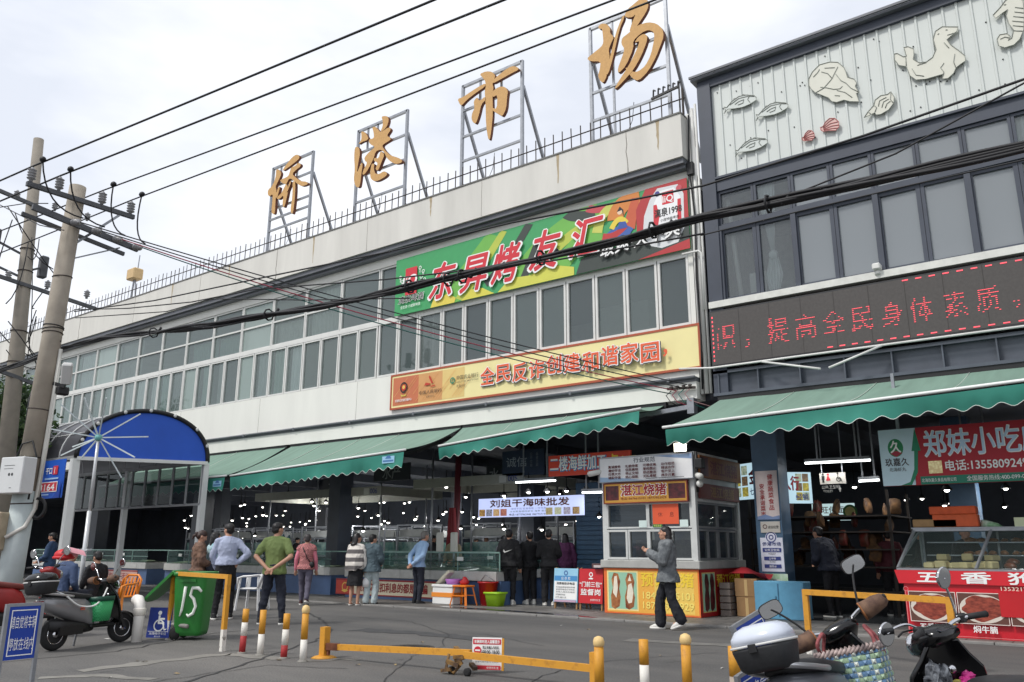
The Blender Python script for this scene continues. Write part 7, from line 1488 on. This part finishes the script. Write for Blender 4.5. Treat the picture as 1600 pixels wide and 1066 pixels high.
    if basket == 'woven':
        Mk = Matrix.Translation((.16, -.10, .42)) @ Matrix.Rotation(R(8), 4, 'Z') @ Matrix.Diagonal((.95, .92, 1.1, 1))
        nx, nzs = 16, 12
        cols = [C(96, 130, 166), C(150, 176, 146), C(196, 202, 194), C(126, 158, 176)]
        b = MB(Mk); rk = random.Random(5)
        def wall(k, u, v):      # k side, u along it, v up
            hx = .13+.035*v; hy = .19+.03*v; z = .36*v
            return [(-hx+2*hx*u, -hy, z), (hx, -hy+2*hy*u, z), (hx-2*hx*u, hy, z), (-hx, hy-2*hy*u, z)][k]
        for k in range(4):
            m_ = 10 if k % 2 == 0 else 14
            for i in range(m_):
                for j in range(nzs):
                    b.use(cols[(i+j*2) % 4] if (i+j) % 2 else cols[(j+1) % 2]); q = [Vector(wall(k, (i+a)/m_, (j+c_)/nzs)) for a, c_ in ((.03, .06), (.97, .06), (.97, .94), (.03, .94))]; nrm = (q[1]-q[0]).cross(q[3]-q[0]).normalized(); off = nrm*(.006 if (i+j) % 2 else .0015)
                    cq = sum(q, Vector())/4
                    b.add([tuple(p+off*.3) for p in q]+[tuple(cq+off*2)], [(0, 1, 4), (1, 2, 4), (2, 3, 4), (3, 0, 4)])
        o = part('woven_basket', b, None, t)
        b = MB(Mk)
        for k in range(4):
            m_ = 14
            for i in range(m_):
                p = Vector(wall(k, i/m_, 1.0)); q = Vector(wall(k, (i+1.4)/m_, 1.0)) if i < m_-1 else Vector(wall(k, 1., 1.0)); b.tube([p+Vector((0, 0, -.012)), q+Vector((0, 0, .022))], .012, 6)
        part('braided_rim', b, mat('pink grey braid', S(196, 176, 170), .7, rgb2=S(96, 84, 84), scale=25), o)
        for s_ in (-1, 1):
            b = MB(Mk); b.tube(curve([(-.06+.06*s_, s_*.20, .33), (-.10, s_*.20, .42), (-.06, s_*.16, .48), (.02, s_*.16, .47), (.06, s_*.20, .40), (.05, s_*.215, .31)], 6), .013, 8)
            part('handle', b, mat('pink braid', S(176, 96, 96), .7, rgb2=S(110, 50, 54), scale=30), o)
    if basket == 'green':
        Mk = Matrix.Translation((.10, -.06, .36))
        b = MB(Mk); gb = mat('green woven plastic', S(38, 150, 84), .4, rgb2=S(80, 186, 124), scale=42, kind='checker'); b.loft([(0, 0, 0, .15, .17), (.32, 0, 0, .19, .22), (.32, 0, 0, .175, .205), (.02, 0, 0, .14, .16)], 28, 4); o = part('green_basket', b, gb, t)
        b = MB(Mk); b.loft([(.30, 0, 0, .197, .227), (.37, 0, 0, .20, .23), (.37, 0, 0, .185, .215), (.30, 0, 0, .18, .21)], 28, 4); part('basket_rim', b, mat('dark green plastic', S(20, 70, 56), .5), o)
    if badge:
        b = MB(Matrix.Translation((-.28, -.172, .58)) @ Matrix.Rotation(R(90), 4, 'X')); b.prism([(-.05, -.012), (0, .03), (.05, -.012), (0, .0)], 0, .006); b.prism([(-.045, -.03), (.045, -.03), (.02, -.015), (-.02, -.015)], 0, .006); part('emblem', b, badge, t)
    if stand: b = MB(); b.bar((-.1, .10, .28), (-.05, .22, .01), .025); part('kick_stand', b, steel, t)
    if windguard:
        b = MB(); b.tube(curve([(.25, -.1, .86), (.05, -.22, .72), (-.15, -.26, .60), (-.4, -.22, .62), (-.6, -.16, .78), (-.72, -.1, .84)], 6), .013, 6); part('white_cable', b, C(222, 222, 220), t)
    return t
greyb = mat('gunmetal scooter paint', S(92, 94, 98), .25, metal=.4, var=.08)
blk = mat('textured black box', S(34, 35, 38), .55, var=.2, scale=30, bump=.1)
# right foreground
q = deep(1364, 968, 5.0); q.z = 0; q -= Vector((math.cos(R(86.5)), math.sin(R(86.5)), 0))*.32
scooter('dark grey scooter with pale lidded top box, brown mitts and woven blue basket', (q.x, q.y, 0), R(86.5), R(14), R(30), mat('grey scooter paint', S(104, 106, 112), .28, metal=.3, var=.06), box=(blk, mat('pale grey box lid', S(196, 202, 214), .25, var=.03)), basket='woven', mirrors='square', badge=C(226, 96, 40), scale=.88, boxs=.84, roll=R(-16))
q = deep(1500, 985, 4.5); q.z = 0; q -= Vector((math.cos(R(128)), math.sin(R(128)), 0))*.32
scooter('black scooter with round chrome mirrors and bags in its glove pockets, right corner', (q.x, q.y, 0), R(128), R(9), R(30), blackshiny, mitts=False, mirrors='round', pockets=True, scale=.9, mpos=((-.05, -.16, .34), (-.02, .48, .12)))
# left
pa, pb2 = onz(75, 1018), onz(190, 1003); yawl = math.atan2(pb2.y-pa.y, pb2.x-pa.x); mid = (pa+pb2)/2
scooter('grey scooter with dark top box and green woven basket behind the blue sign', (mid.x, mid.y, 0), yawl, R(5), R(-12), mat('silver grey scooter paint', S(140, 140, 142), .25, metal=.4, var=.08), box=(blk, blackshiny), basket='green', mitts=True, mirrors='round', badge=C(206, 80, 50), windguard=True, scale=.87)
rq = onz(16, 1000); redm = mat('dusty red motorcycle paint', S(150, 40, 40), .4, var=.2)
scooter('dusty red motorcycle with a red saddle and pale crash guard left behind the grey scooter', (rq.x, rq.y+.1, 0), R(92), R(4), R(8), redm, mitts=False, mirrors='round', shieldm=redm, seatm=mat('red brown saddle', S(120, 52, 46), .5), cat='motorcycle', name='motorcycle')
h_ = Vector((rq.x-.05, rq.y+.62, .9))
t = thing('red_crate', 'red plastic box with white lettering on the red motorcycle', 'box', (rq.x-.1, rq.y-.6, .78)); b = MB(); b.bev(rq.x-.33, rq.x+.12, rq.y-.95, rq.y-.5, .80, 1.10, .02); part('body', b, C(176, 24, 36, rough=.35), t, True); b = MB(plane(rq.x-.10, rq.y-.952, .86)); b.text('消防', -.2, .05, .13); b.rect(-.2, .2, 0, .03); part('lettering', b, C(226, 220, 220), t, True)
t = thing('sun_hat', 'red cap and pink shade hung on the red motorcycle handlebar', 'hat', tuple(h_)); b = MB(); b.ell((h_.x, h_.y, 1.19), (.16, .13, .09)); b.tube([(h_.x+.15*math.cos(a*.4), h_.y+.13*math.sin(a*.4), 1.15) for a in range(16)], .025, 6, closed=True); part('crown', b, C(196, 36, 44), t, True); b = MB(); b.sheet(lambda u, v: (h_.x+.12+.28*u, h_.y-.1+.25*v, 1.22+.1*math.sin(u*3)-.06*v), 8, 6); part('visor', b, C(226, 160, 170), t, True)
# ---------------------------------------------------------------- people
skin = mat('skin', S(186, 140, 116), .55, var=.08, scale=10); darkhair = mat('black hair', S(24, 21, 21), .45, var=.4, scale=30, stretch=(4, 4, .6)); greyhair = mat('grey hair', S(120, 116, 112), .6, var=.4, scale=30); brownhair = mat('brown hair', S(54, 34, 28), .5, var=.4, scale=30, stretch=(4, 4, .6)); eyem = mat('eye', S(20, 18, 18), .2, var=0); lipm = mat('lip', S(150, 84, 78), .5)
_tmpcol = bpy.data.collections.new('workbench'); COL.children.link(_tmpcol)
def remesh(mb, vox, sm=4, wr=0., wf=9., seed=0):
    me = bpy.data.meshes.new('work'); me.from_pydata([tuple(v) for v in mb.v], [], mb.f); o = bpy.data.objects.new('work', me); _tmpcol.objects.link(o)
    md = o.modifiers.new('r', 'REMESH'); md.mode = 'VOXEL'; md.voxel_size = vox; md.use_smooth_shade = True
    if sm: s_ = o.modifiers.new('s', 'SMOOTH'); s_.iterations = sm; s_.factor = .5
    dg = bpy.context.evaluated_depsgraph_get(); ev = o.evaluated_get(dg); out = bpy.data.meshes.new_from_object(ev)
    bpy.data.objects.remove(o); bpy.data.meshes.remove(me)
    if wr:
        nn = [v.normal.copy() for v in out.vertices]; off = Vector((seed*3.1, seed*1.7, 0))
        for v, n_ in zip(out.vertices, nn):
            p = v.co; q = Vector((p.x*wf, p.y*wf, p.z*wf*.8))+off
            v.co = p+n_*wr*max(-.22, noise.noise(q)+.6*noise.noise(q*2.3)-abs(noise.noise(q*1.3+Vector((9, 9, 9))))*.9+.15)
    for p in out.polygons: p.use_smooth = True
    out.materials.clear(); return out
def cone(b, p0, r0, p1, r1, n=12):      # capsule that tapers
    p0, p1 = Vector(p0), Vector(p1); d = (p1-p0); l_ = d.length or 1e-6; d /= l_
    pts = [p0-d*r0*.92, p0-d*r0*.6, p0, p0.lerp(p1, .5), p1, p1+d*r1*.6, p1+d*r1*.92]; b.tube(pts, [r0*.35, r0*.8, r0, (r0+r1)/2*1.03, r1, r1*.8, r1*.35], n)
def mobj(name, me, m, parent):
    me.name = name; me.materials.append(m); o = bpy.data.objects.new(name, me); COL.objects.link(o); o.parent = parent; return o
def s_sign(i): return -1 if i == 0 else 1
ARMS = {'side': ((.235, -.02, 1.10), (.25, .05, .85)), 'back': ((.285, -.10, 1.13), (.055, -.205, .93)), 'hip': ((.37, -.06, 1.16), (.205, -.03, 1.0)), 'front': ((.235, .05, 1.13), (.10, .26, 1.06)), 'up': ((.23, .10, 1.13), (.10, .30, 1.26)), 'carry': ((.235, .04, 1.11), (.12, .24, 1.0)), 'low': ((.25, .06, 1.12), (.16, .17, .88))}
def person(label, P, yaw, H, top, bottom, hair=None, sleeves='long', arms=('side', 'side'), stride=0., spread=.0, hairstyle='short', loose=.0, skirt=None, shoe=None, head=0., nod=0., sit=False, hem=.86, flare=0., bare=None, lod=1., extra=None, seed=1, bend=0., group='people around the market', fat=1., sole=True, sandal=False):
    t = thing('person', label, 'person', P, yaw, group); k = H/1.70; t.scale = (k, k, k); hair = hair or darkhair; shoe = shoe or mat('black shoe', S(28, 28, 30), .5)
    B = lambda p: Vector((p[0], p[1]+bend*max(0, p[2]-.95)*1.0, p[2]-.25*bend*bend*max(0, p[2]-.95)))
    zs = -.42 if sit else 0.
    up = lambda p: B(p)+Vector((0, 0, zs))
    hips = [up((s*.09, 0, .90)) for s in (-1, 1)]
    if sit: knees = [Vector((s*(.14), .42, .50)) for s in (-1, 1)]; ank = [Vector((s*.13, .36, .08)) for s in (-1, 1)]
    else:
        knees = [Vector((s*(.095+spread*.5), s*stride*.45+.03+(.04 if s*stride > 0 else 0), .49)) for s in (-1, 1)]; ank = [Vector((s*(.095+spread), s*stride-.02, .085+(.07 if s*stride < -.12 else 0))) for s in (-1, 1)]
    sh = [up((s*.165*fat, 0, 1.385)) for s in (-1, 1)]; el = []; wr = []
    for s, a in zip((-1, 1), arms):
        e_, w_ = ARMS[a]; sw = (.12*stride*-s) if a == 'side' else 0
        el.append(up((s*e_[0]*(fat*.9+.1), e_[1]+sw*.5, e_[2]))); wr.append(up((s*w_[0], w_[1]+sw, w_[2])))
    hc = up((0, .02, 1.585)); Rh = Matrix.Translation(hc) @ Matrix.Rotation(head, 4, 'Z') @ Matrix.Rotation(-nod, 4, 'X')
    # body: one continuous surface
    b = MB()
    tors = [(.80, .11, .09), (.88, .155*fat, .105*fat), (.98, .150*fat, .10*fat), (1.12, .135*fat, .098*fat), (1.26, .16*fat, .108*fat), (1.36, .165*fat, .10), (1.43, .10, .075), (1.47, .06, .06)]
    def torso(b, rs, inf):
        rings = []
        for z, rx, ry in rs:
            c_ = up((0, 0, z)); rings.append([c_+Vector(((rx+inf)*math.cos(a*.3142), (ry+inf)*math.sin(a*.3142), 0)) for a in range(20)])
        b.rings(rings)
    torso(b, tors, 0)
    nb = up((0, -.005, 1.42)); cone(b, nb, .062, hc+Vector((0, -.012, -.075)), .054)
    M0 = b.M
    b.M = Rh; b.ell((0, 0, .02), (.076, .094, .098), 16, 12); b.ell((0, .022, -.045), (.058, .068, .07), 14, 10); b.ell((0, .05, -.092), (.028, .03, .022), 10, 6)   # skull, jaw, chin
    b.tube([(0, .088, .025), (0, .104, -.012), (0, .098, -.022)], [.009, .016, .012], 8)
    for s in (-1, 1): b.ell((s*.078, -.008, -.004), (.011, .024, .034), 8, 6); b.ell((s*.032, .078, .034), (.022, .014, .009), 8, 6); b.ell((s*.04, .06, -.02), (.024, .026, .024), 8, 6)
    b.ell((0, .083, -.052), (.026, .012, .008), 8, 6); b.ell((0, .081, -.066), (.022, .012, .009), 8, 6)
    b.M = M0
    for i, s in enumerate((-1, 1)):
        cone(b, sh[i], .052, el[i], .042); cone(b, el[i], .041, wr[i], .028)
        d = (wr[i]-el[i]).normalized(); hook = arms[i] in ('back', 'front', 'up', 'carry')
        side_ = Vector((-s, 0, 0)) if not hook else Vector((-s*.3, .1, .5)); side_ = (side_-d*side_.dot(d)).normalized(); nrm = d.cross(side_)
        if arms[i] in ('hip', 'back'): d = (d*.6+Vector((-s*.5, .0, -.25))).normalized(); side_ = (Vector((0, 0, -1))-d*d.z*-1).normalized(); nrm = d.cross(side_)
        pc = wr[i]+d*.05
        b.tube([wr[i], wr[i]+d*.035, wr[i]+d*.085], [.026, .034, .030], 10)
        for f_ in range(4):
            o_ = side_*(.027-.018*f_); L_ = (.072, .08, .075, .06)[f_]; r0 = wr[i]+d*.085+o_; cu = nrm*(.012 if not hook else .03)*s; r1 = r0+d*L_*.5+cu*.4; r2 = r1+d*L_*.4+cu*1.2
            b.tube([r0-d*.02, r0, r1, r2, r2+d*.004], [.010, .0105, .010, .0085, .004], 7)
        tb = wr[i]+d*.03+side_*.03; b.tube([tb-side_*.012, tb, tb+side_*.018+d*.03, tb+side_*.02+d*.055, tb+side_*.02+d*.06], [.012, .0135, .012, .010, .005], 7)
        cone(b, hips[i], .085, knees[i], .056); cone(b, knees[i], .055, ank[i], .036); cone(b, ank[i]+Vector((0, -.01, -.03)), .034, ank[i]+Vector((0, .12, -.055)), .026)
    body = mobj('body', remesh(b, .0085*lod, 3), skin, t)
    b = MB(Rh)
    for s in (-1, 1): b.ell((s*.031, .0895, .026), (.012, .007, .006), 8, 6)
    part('eyes', b, eyem, body)
    b = MB(Rh)
    for s in (-1, 1): b.tube([(s*.015, .094, .044), (s*.032, .093, .05), (s*.05, .082, .044)], .0045, 5)
    part('eyebrows', b, hair, body)
    b = MB(Rh); b.ell((0, .091, -.058), (.021, .007, .006), 8, 5); part('lips', b, lipm, body)
    # hair
    b = MB(Rh)
    b.ell((0, -.014, .046), (.086, .101, .088), 16, 10)
    if hairstyle == 'short': b.ell((0, -.045, .0), (.078, .065, .075), 14, 8); b.ell((0, .035, .085), (.066, .06, .035), 12, 6)
    if hairstyle == 'long':
        b.ell((0, -.05, .0), (.088, .07, .1), 14, 8); b.loft([(-.30, 0, -.075, .07, .03), (-.22, 0, -.078, .10, .045), (-.08, 0, -.066, .102, .06), (.03, 0, -.03, .09, .08)], 18)
        for s in (-1, 1): b.loft([(-.17, s*.075, .0, .02, .025), (-.06, s*.078, .005, .022, .035), (.05, s*.07, .02, .02, .04)], 10)
    if hairstyle == 'bob':
        b.ell((0, -.05, .0), (.09, .075, .1), 14, 8); b.loft([(-.17, 0, -.085, .085, .05), (-.12, 0, -.075, .105, .062), (-.02, 0, -.05, .098, .07), (.05, 0, -.02, .085, .08)], 18); b.ell((0, -.12, -.14), (.08, .05, .05), 12, 7)
    if hairstyle == 'bun': b.ell((0, -.05, .0), (.08, .065, .08), 14, 8); b.ell((0, -.12, .01), (.04, .045, .04), 12, 8); b.tube([(0, -.11, 0), (0, -.15, -.06), (0, -.14, -.13)], [.025, .035, .015], 8)
    mobj('hair', remesh(b, .010*lod, 3, .006, 30, seed), hair, t)
    # top
    inf = .018+loose
    b = MB(); rs = [(z, rx, ry) for z, rx, ry in tors if hem-.02 < z < 1.44]; rs = [(hem, (.182+loose*.6)*fat, (.134+loose*.6)*fat), (hem+.07, (.174+loose*.5)*fat, (.124+loose*.5)*fat)]+[r_ for r_ in rs if r_[0] > hem+.10]+[(1.445, .085, .068), (1.478, .058, .06)]
    torso(b, rs, inf)
    for i in range(2):
        cone(b, up((s_sign(i)*.03, -.005, 1.425)), .055+inf*.6, sh[i], .05+inf*.7)
        if sleeves == 'short': m_ = sh[i].lerp(el[i], .72); cone(b, sh[i], .052+inf, m_, .052+inf)
        elif sleeves == 'long': cone(b, sh[i], .050+inf, el[i], .043+inf); cone(b, el[i], .043+inf, wr[i].lerp(el[i], .06), .034+inf*.8)
        else: cone(b, sh[i]*.9+up((0, 0, 1.395))*.1, .05+inf, sh[i].lerp(el[i], .12), .05+inf)
    ob = mobj({'none': 'vest'}.get(sleeves, 'jacket' if loose > .012 else 'shirt'), remesh(b, .0115*lod, 3, .013+loose*.22, 11, seed), top, t)
    # bottom
    b = MB()
    if skirt:
        rings = []
        for z, rx, ry in ((skirt, .20, .17), (.60, .19, .16), (.80, .18, .135), (.92, .165, .118), (1.0, .15, .108)):
            rings.append([Vector(((rx)*math.cos(a*.2618)*(1+.05*math.sin(a*1.6)), (ry)*math.sin(a*.2618)*(1+.05*math.sin(a*1.6)), z)) for a in range(24)])
        b.rings(rings); nm = 'skirt'
    else:
        torso(b, [(.80, .12, .10), (.88, .158*fat, .108*fat), (.97, .152*fat, .104*fat), (1.0, .145*fat, .10*fat)], .018); nm = 'trousers'
        for i in range(2):
            cone(b, hips[i]-Vector((0, 0, .02)), .103, knees[i], .076+flare*.2); foot = ank[i]+Vector((0, 0, -.01)); cone(b, knees[i], .076+flare*.2, ank[i].lerp(knees[i], .05)+Vector((0, -.0, .0)), .054+flare)
    mobj(nm, remesh(b, .0115*lod, 3, .016, 9, seed+3), bottom, t)
    # shoes
    for i, s in enumerate((-1, 1)):
        a = ank[i]; q = Matrix.Translation((a.x, a.y, a.z-.085)) @ Matrix.Rotation(-s*.12, 4, 'Z') @ Matrix.Rotation(-.35 if a.z > .12 else 0, 4, 'X')
        if sandal:
            b = MB(q); b.loft([(.0, 0, .055, .046, .125), (.025, 0, .055, .047, .127)], 20); b.tube([(-.045, .09, .03), (0, .10, .065), (.045, .09, .03)], .018, 8); part('sandal', b, shoe, t); continue
        b = MB(q); b.loft([(.018, 0, .055, .047, .128), (.045, 0, .052, .05, .128), (.07, 0, .035, .046, .10), (.095, 0, -.005, .042, .06), (.115, 0, -.015, .038, .05)], 20, 2.3); o = part('shoe', b, shoe, t)
        if sole: b = MB(q); b.loft([(.0, 0, .055, .050, .134), (.032, 0, .055, .052, .137)], 20, 2.3); part('sole', b, C(224, 222, 216), o)
    t['_k'] = 0; del t['_k']
    return t, dict(sh=sh, el=el, wr=wr, Rh=Rh, up=up)
AWAY = math.atan2(FW.y, FW.x)-R(90)       # facing away from the viewer
def ground(px, py, z=0.): q = onz(px, py, z); return (q.x, q.y, z)
def plaid(key, a, b_, sc): return mat(key, S(*a), .85, rgb2=S(*b_), scale=sc, kind='checker')
whiteshoe = mat('white trainers', S(214, 212, 206), .55); navy = mat('dark navy trousers', S(30, 34, 48), .8, var=.2); blackc = mat('black cloth', S(24, 24, 28), .85, var=.25); 
olive = mat('olive green polo cotton', S(112, 128, 76), .85, var=.06, scale=6)
person('person from behind in an olive green polo shirt with hands clasped behind the back', ground(423, 976), AWAY-R(6), 1.74, olive, navy, sleeves='short', hem=.83, arms=('back', 'back'), spread=.10, head=R(-35), shoe=mat('black white trainers', S(34, 34, 36), .5), fat=1.12, seed=2)
lav = mat('pale lavender shirt cotton', S(172, 180, 204), .8, var=.05)
person('person in a pale lavender shirt and black trousers with hands on the hips', ground(346, 968), AWAY+R(18), 1.75, lav, blackc, hem=.955, arms=('low', 'hip'), spread=.04, stride=.05, head=R(38), fat=1.02, seed=5)
teal2 = mat('pale aqua jacket', S(130, 190, 206), .75, rgb2=S(196, 216, 220), scale=5)
person('person in a pale aqua jacket standing by the person in lavender', ground(325, 964), AWAY-R(48), 1.60, teal2, mat('blue grey jeans', S(70, 84, 106), .85, var=.2), arms=('carry', 'carry'), hairstyle='long', loose=.02, hem=.74, seed=7, head=R(-25), shoe=whiteshoe)
brown = mat('brown mottled jacket', S(136, 104, 84), .8, rgb2=S(88, 66, 56), scale=10)
t, J = person('person in a mottled brown jacket looking down behind the green bin', ground(302, 966), AWAY-R(64), 1.62, brown, mat('dark jeans', S(42, 48, 62), .85), hair=brownhair, arms=('carry', 'carry'), hairstyle='bun', nod=R(28), loose=.018, seed=9, shoe=whiteshoe)
b = MB(); b.ell((.1, .26, .95), (.17, .14, .16), 14, 9); b.ell((.02, .28, .88), (.12, .1, .14), 12, 8); mobj('folded_coat', remesh(b, .015, 3, .03, 9, 4), navy, t)
pinkv = plaid('pink check vest', (196, 120, 120), (128, 92, 90), 46)
t, J = person('person in a pink checked vest walking towards the fish counters', ground(474, 946), AWAY+R(4), 1.62, pinkv, mat('mauve grey trousers', S(92, 88, 104), .85, var=.15), hair=mat('dark grey hair', S(64, 60, 60), .6, var=.3, scale=30), sleeves='none', arms=('side', 'side'), stride=-.20, seed=11, loose=.016, shoe=mat('dark red shoes', S(70, 34, 34), .6))
b = MB()
for i in range(2): cone(b, J['sh'][i], .062, J['el'][i], .053); cone(b, J['el'][i], .053, J['wr'][i], .04)
mobj('sleeves', remesh(b, .012, 3, .008, 12, 2), mat('rose pink cotton', S(206, 120, 136), .85), t)
b = MB(); b.tube([J['up']((-.11, -.02, 1.46)), J['up']((-.06, -.145, 1.35)), J['up']((.04, -.155, 1.15)), J['up']((.13, -.12, 1.02))], .012, 6); b.ell(tuple(J['up']((.16, -.10, .97))), (.07, .05, .08)); part('shoulder_bag', b, black, t)
shawl = mat('white striped shawl', S(216, 210, 202), .9, rgb2=S(96, 92, 92), scale=3.2, kind='wave')
_w = [n_ for n_ in shawl.node_tree.nodes if n_.type == 'TEX_WAVE'][0]; _w.bands_direction = 'Z'; _w.inputs['Scale'].default_value = 1.6; _w.inputs['Distortion'].default_value = .4
t, J = person('person in a striped white shawl and black skirt holding a small white bag', ground(553, 946), AWAY-R(16), 1.64, mat('white knit', S(210, 206, 200), .9), blackc, arms=('carry', 'side'), skirt=.46, sandal=True, shoe=whiteshoe, hairstyle='bob', head=R(-40), seed=13)
b = MB(); rings = []
for z, rx, ry, yy in ((.82, .25, .20, -.02), (1.0, .27, .20, -.01), (1.18, .265, .18, 0), (1.32, .245, .155, 0), (1.42, .15, .11, 0), (1.47, .075, .075, 0)): rings.append([Vector((rx*math.cos(a*.2618)*(1+.06*math.sin(a*2.1)), yy+ry*math.sin(a*.2618)*(1+.05*math.sin(a*1.7)), z+(.16*max(0, math.cos(a*.2618-.5)) if z < 1 else 0))) for a in range(24)])
b.rings(rings); mobj('shawl', remesh(b, .012, 3, .014, 9, 8), shawl, t)
b = MB(); w_ = J['wr'][1]; b.tube([w_+Vector((0, 0, -.08)), w_+Vector((0, .02, -.18))], .008, 5); b.loft([(w_.z-.42, w_.x, w_.y+.02, .09, .05), (w_.z-.3, w_.x, w_.y+.02, .10, .06), (w_.z-.2, w_.x, w_.y+.02, .03, .02)], 12); part('white_bag', b, C(226, 226, 226), t)
tealj = mat('slate teal jacket', S(76, 92, 100), .85, var=.08)
person('person from behind in a slate teal jacket and pale wide jeans', ground(578, 946), AWAY-R(20), 1.62, tealj, mat('pale washed jeans', S(172, 184, 186), .85, var=.08), arms=('side', 'carry'), loose=.028, hem=.80, head=R(-30), stride=.04, flare=.03, seed=15, hairstyle='short')
blues = mat('light blue shirt cotton', S(150, 180, 214), .8, var=.05)
person('person in a light blue shirt and dark trousers bending towards the fish tanks', ground(652, 945), AWAY-R(52), 1.72, blues, navy, hair=greyhair, arms=('back', 'back'), bend=.22, seed=17, sole=False)
denim = mat('grey washed denim jacket', S(124, 128, 130), .85, rgb2=S(84, 88, 92), scale=7)
HD = AWAY+R(82)
t, J = person('person in a grey denim jacket and black flared trousers walking left past the kiosk', ground(1047, 984), HD, 1.68, denim, mat('black flared trousers', S(26, 28, 36), .8, var=.2), hair=mat('very dark brown hair', S(34, 26, 26), .45, var=.4, scale=30, stretch=(4, 4, .6)), arms=('up', 'side'), hairstyle='bob', stride=.17, loose=.034, hem=.78, flare=.045, seed=19, shoe=whiteshoe, nod=R(-6))
b = MB(); torso_ = [(.70, .15, .13), (.80, .17, .135), (.9, .165, .125)]; b.rings([[Vector((rx*math.cos(a*.3142), ry*math.sin(a*.3142), z+(.05*math.sin(a*.3142)))) for a in range(20)] for z, rx, ry in torso_]); mobj('undershirt', remesh(b, .012, 2, .008, 9, 3), mat('dark grey tee', S(76, 78, 78), .85), t)
dblue = mat('dark blue work shirt', S(50, 72, 104), .85, var=.12)
person('person in a dark blue shirt standing at the far left behind the seated one', ground(70, 940), AWAY+R(95), 1.66, dblue, navy, arms=('carry', 'carry'), seed=21, nod=R(10))
q = ground(84, 976)
t, J = person('seated person in a navy blue shirt with the back turned beside the white canopy post', q, AWAY+R(-25), 1.72, mat('navy blue shirt', S(62, 78, 110), .85, var=.1), navy, arms=('carry', 'carry'), sit=True, bend=.25, hem=.80, fat=1.12, seed=23)
st = thing('plastic_stool', 'low red stool under the seated person in navy blue', 'stool', q); b = MB(); b.bev(q[0]-.19, q[0]+.19, q[1]-.19, q[1]+.19, .36, .40, .012); part('seat', b, C(170, 40, 44), st, True)
for sx in (-1, 1):
    for sy in (-1, 1): b = MB(); b.bar((q[0]+sx*.18, q[1]+sy*.18, 0), (q[0]+sx*.14, q[1]+sy*.14, .37), .045, .03); part('leg', b, C(170, 40, 44), st, True)
q = ground(142, 966)
person('seated person in dark clothes and a red scarf half hidden by the parasol pole', q, AWAY+R(60), 1.62, blackc, navy, arms=('carry', 'carry'), sit=True, hem=.80, seed=25, lod=1.3, nod=R(20))
st = thing('plastic_stool', 'low dark stool under the seated person by the parasol pole', 'stool', q); b = MB(); b.bev(q[0]-.19, q[0]+.19, q[1]-.19, q[1]+.19, .36, .40, .012); part('seat', b, black, st, True)
for sx in (-1, 1):
    for sy in (-1, 1): b = MB(); b.bar((q[0]+sx*.18, q[1]+sy*.18, 0), (q[0]+sx*.14, q[1]+sy*.14, .37), .045, .03); part('leg', b, black, st, True)
# people in black at the hall entrance
t, J = person('person in black with a white flash on the back, left of the black group', ground(795, 945, .03), AWAY-R(8), 1.72, mat('black jacket', S(22, 22, 26), .8, var=.2), blackc, arms=('side', 'side'), loose=.02, seed=27, lod=1.25, shoe=whiteshoe)
b = MB(Matrix.Translation((.0, -.178, 1.2)) @ Matrix.Rotation(R(90), 4, 'X')); b.prism([(-.11, .0), (-.08, -.03), (.0, .0), (.10, .045), (0, .02), (-.07, .0), (-.10, .05)], 0, .01); part('white_flash', b, C(220, 220, 216), t)
_dk, _ = person('person in black in the middle of the group with a folded arm', ground(828, 944, .03), AWAY+R(20), 1.68, blackc, blackc, arms=('front', 'front'), loose=.02, seed=29, lod=1.25, shoe=whiteshoe)
person('person in black with flared trousers on the right of the group in black', ground(858, 946, .03), AWAY-R(4), 1.72, MATS['black jacket'], blackc, arms=('front', 'front'), loose=.02, seed=31, lod=1.25, shoe=whiteshoe, flare=.02)
person('person in a purple coat in the shade behind the group in black', ground(884, 938, .03), AWAY+R(5), 1.66, mat('purple coat', S(84, 40, 76), .85, var=.2), blackc, hairstyle='long', loose=.03, hem=.6, seed=33, lod=1.25, shoe=whiteshoe)
person('person in beige behind the first fish tank', (-14.9, 17.05, .03), AWAY+R(150), 1.64, mat('beige jacket', S(150, 138, 112), .85), navy, seed=35, lod=1.3, arms=('carry', 'carry'))
person('person in grey leaning over the fish tank beside the group in black', (-13.2, 17.1, .03), AWAY+R(170), 1.60, mat('grey shirt', S(130, 134, 138), .85), navy, seed=37, lod=1.3, arms=('carry', 'carry'), nod=R(40), bend=.3)
person('person in dark clothes bending in the shade between the column and the snack stall', ground(1305, 965, .03), AWAY+R(30), 1.74, mat('dark navy jacket', S(34, 38, 52), .85), blackc, seed=39, lod=1.25, bend=.35, arms=('carry', 'carry'), loose=.03, fat=1.15)
person('person in dark red in deep shade behind the bending one', (-4.3, 18.4, .03), AWAY+R(-20), 1.68, mat('dark wine coat', S(84, 36, 44), .85), blackc, seed=41, lod=1.3)
person('seller in dark clothes behind the snack stall case', (-2.55, 16.2, .03), AWAY+R(180), 1.68, mat('dark apron', S(48, 44, 50), .85), blackc, seed=43, lod=1.3, arms=('carry', 'carry'))
rs_ = random.Random(77); src_ = _dk
for i in range(12):
    Y = rs_.choice((20.0, 21.9, 24.0, 26.0)); o = copy_tree(src_); o.location = (-rs_.uniform(.7, 1.45)*Y, Y, .03); o.rotation_euler = (0, 0, rs_.uniform(0, 6)); o['label'] = 'person in dark clothes standing among the stalls deep in the dark hall'; o['group'] = 'shoppers deep in the hall'
bpy.data.collections.remove(_tmpcol)
for _o in (_fo,): bpy.data.objects.remove(_o)
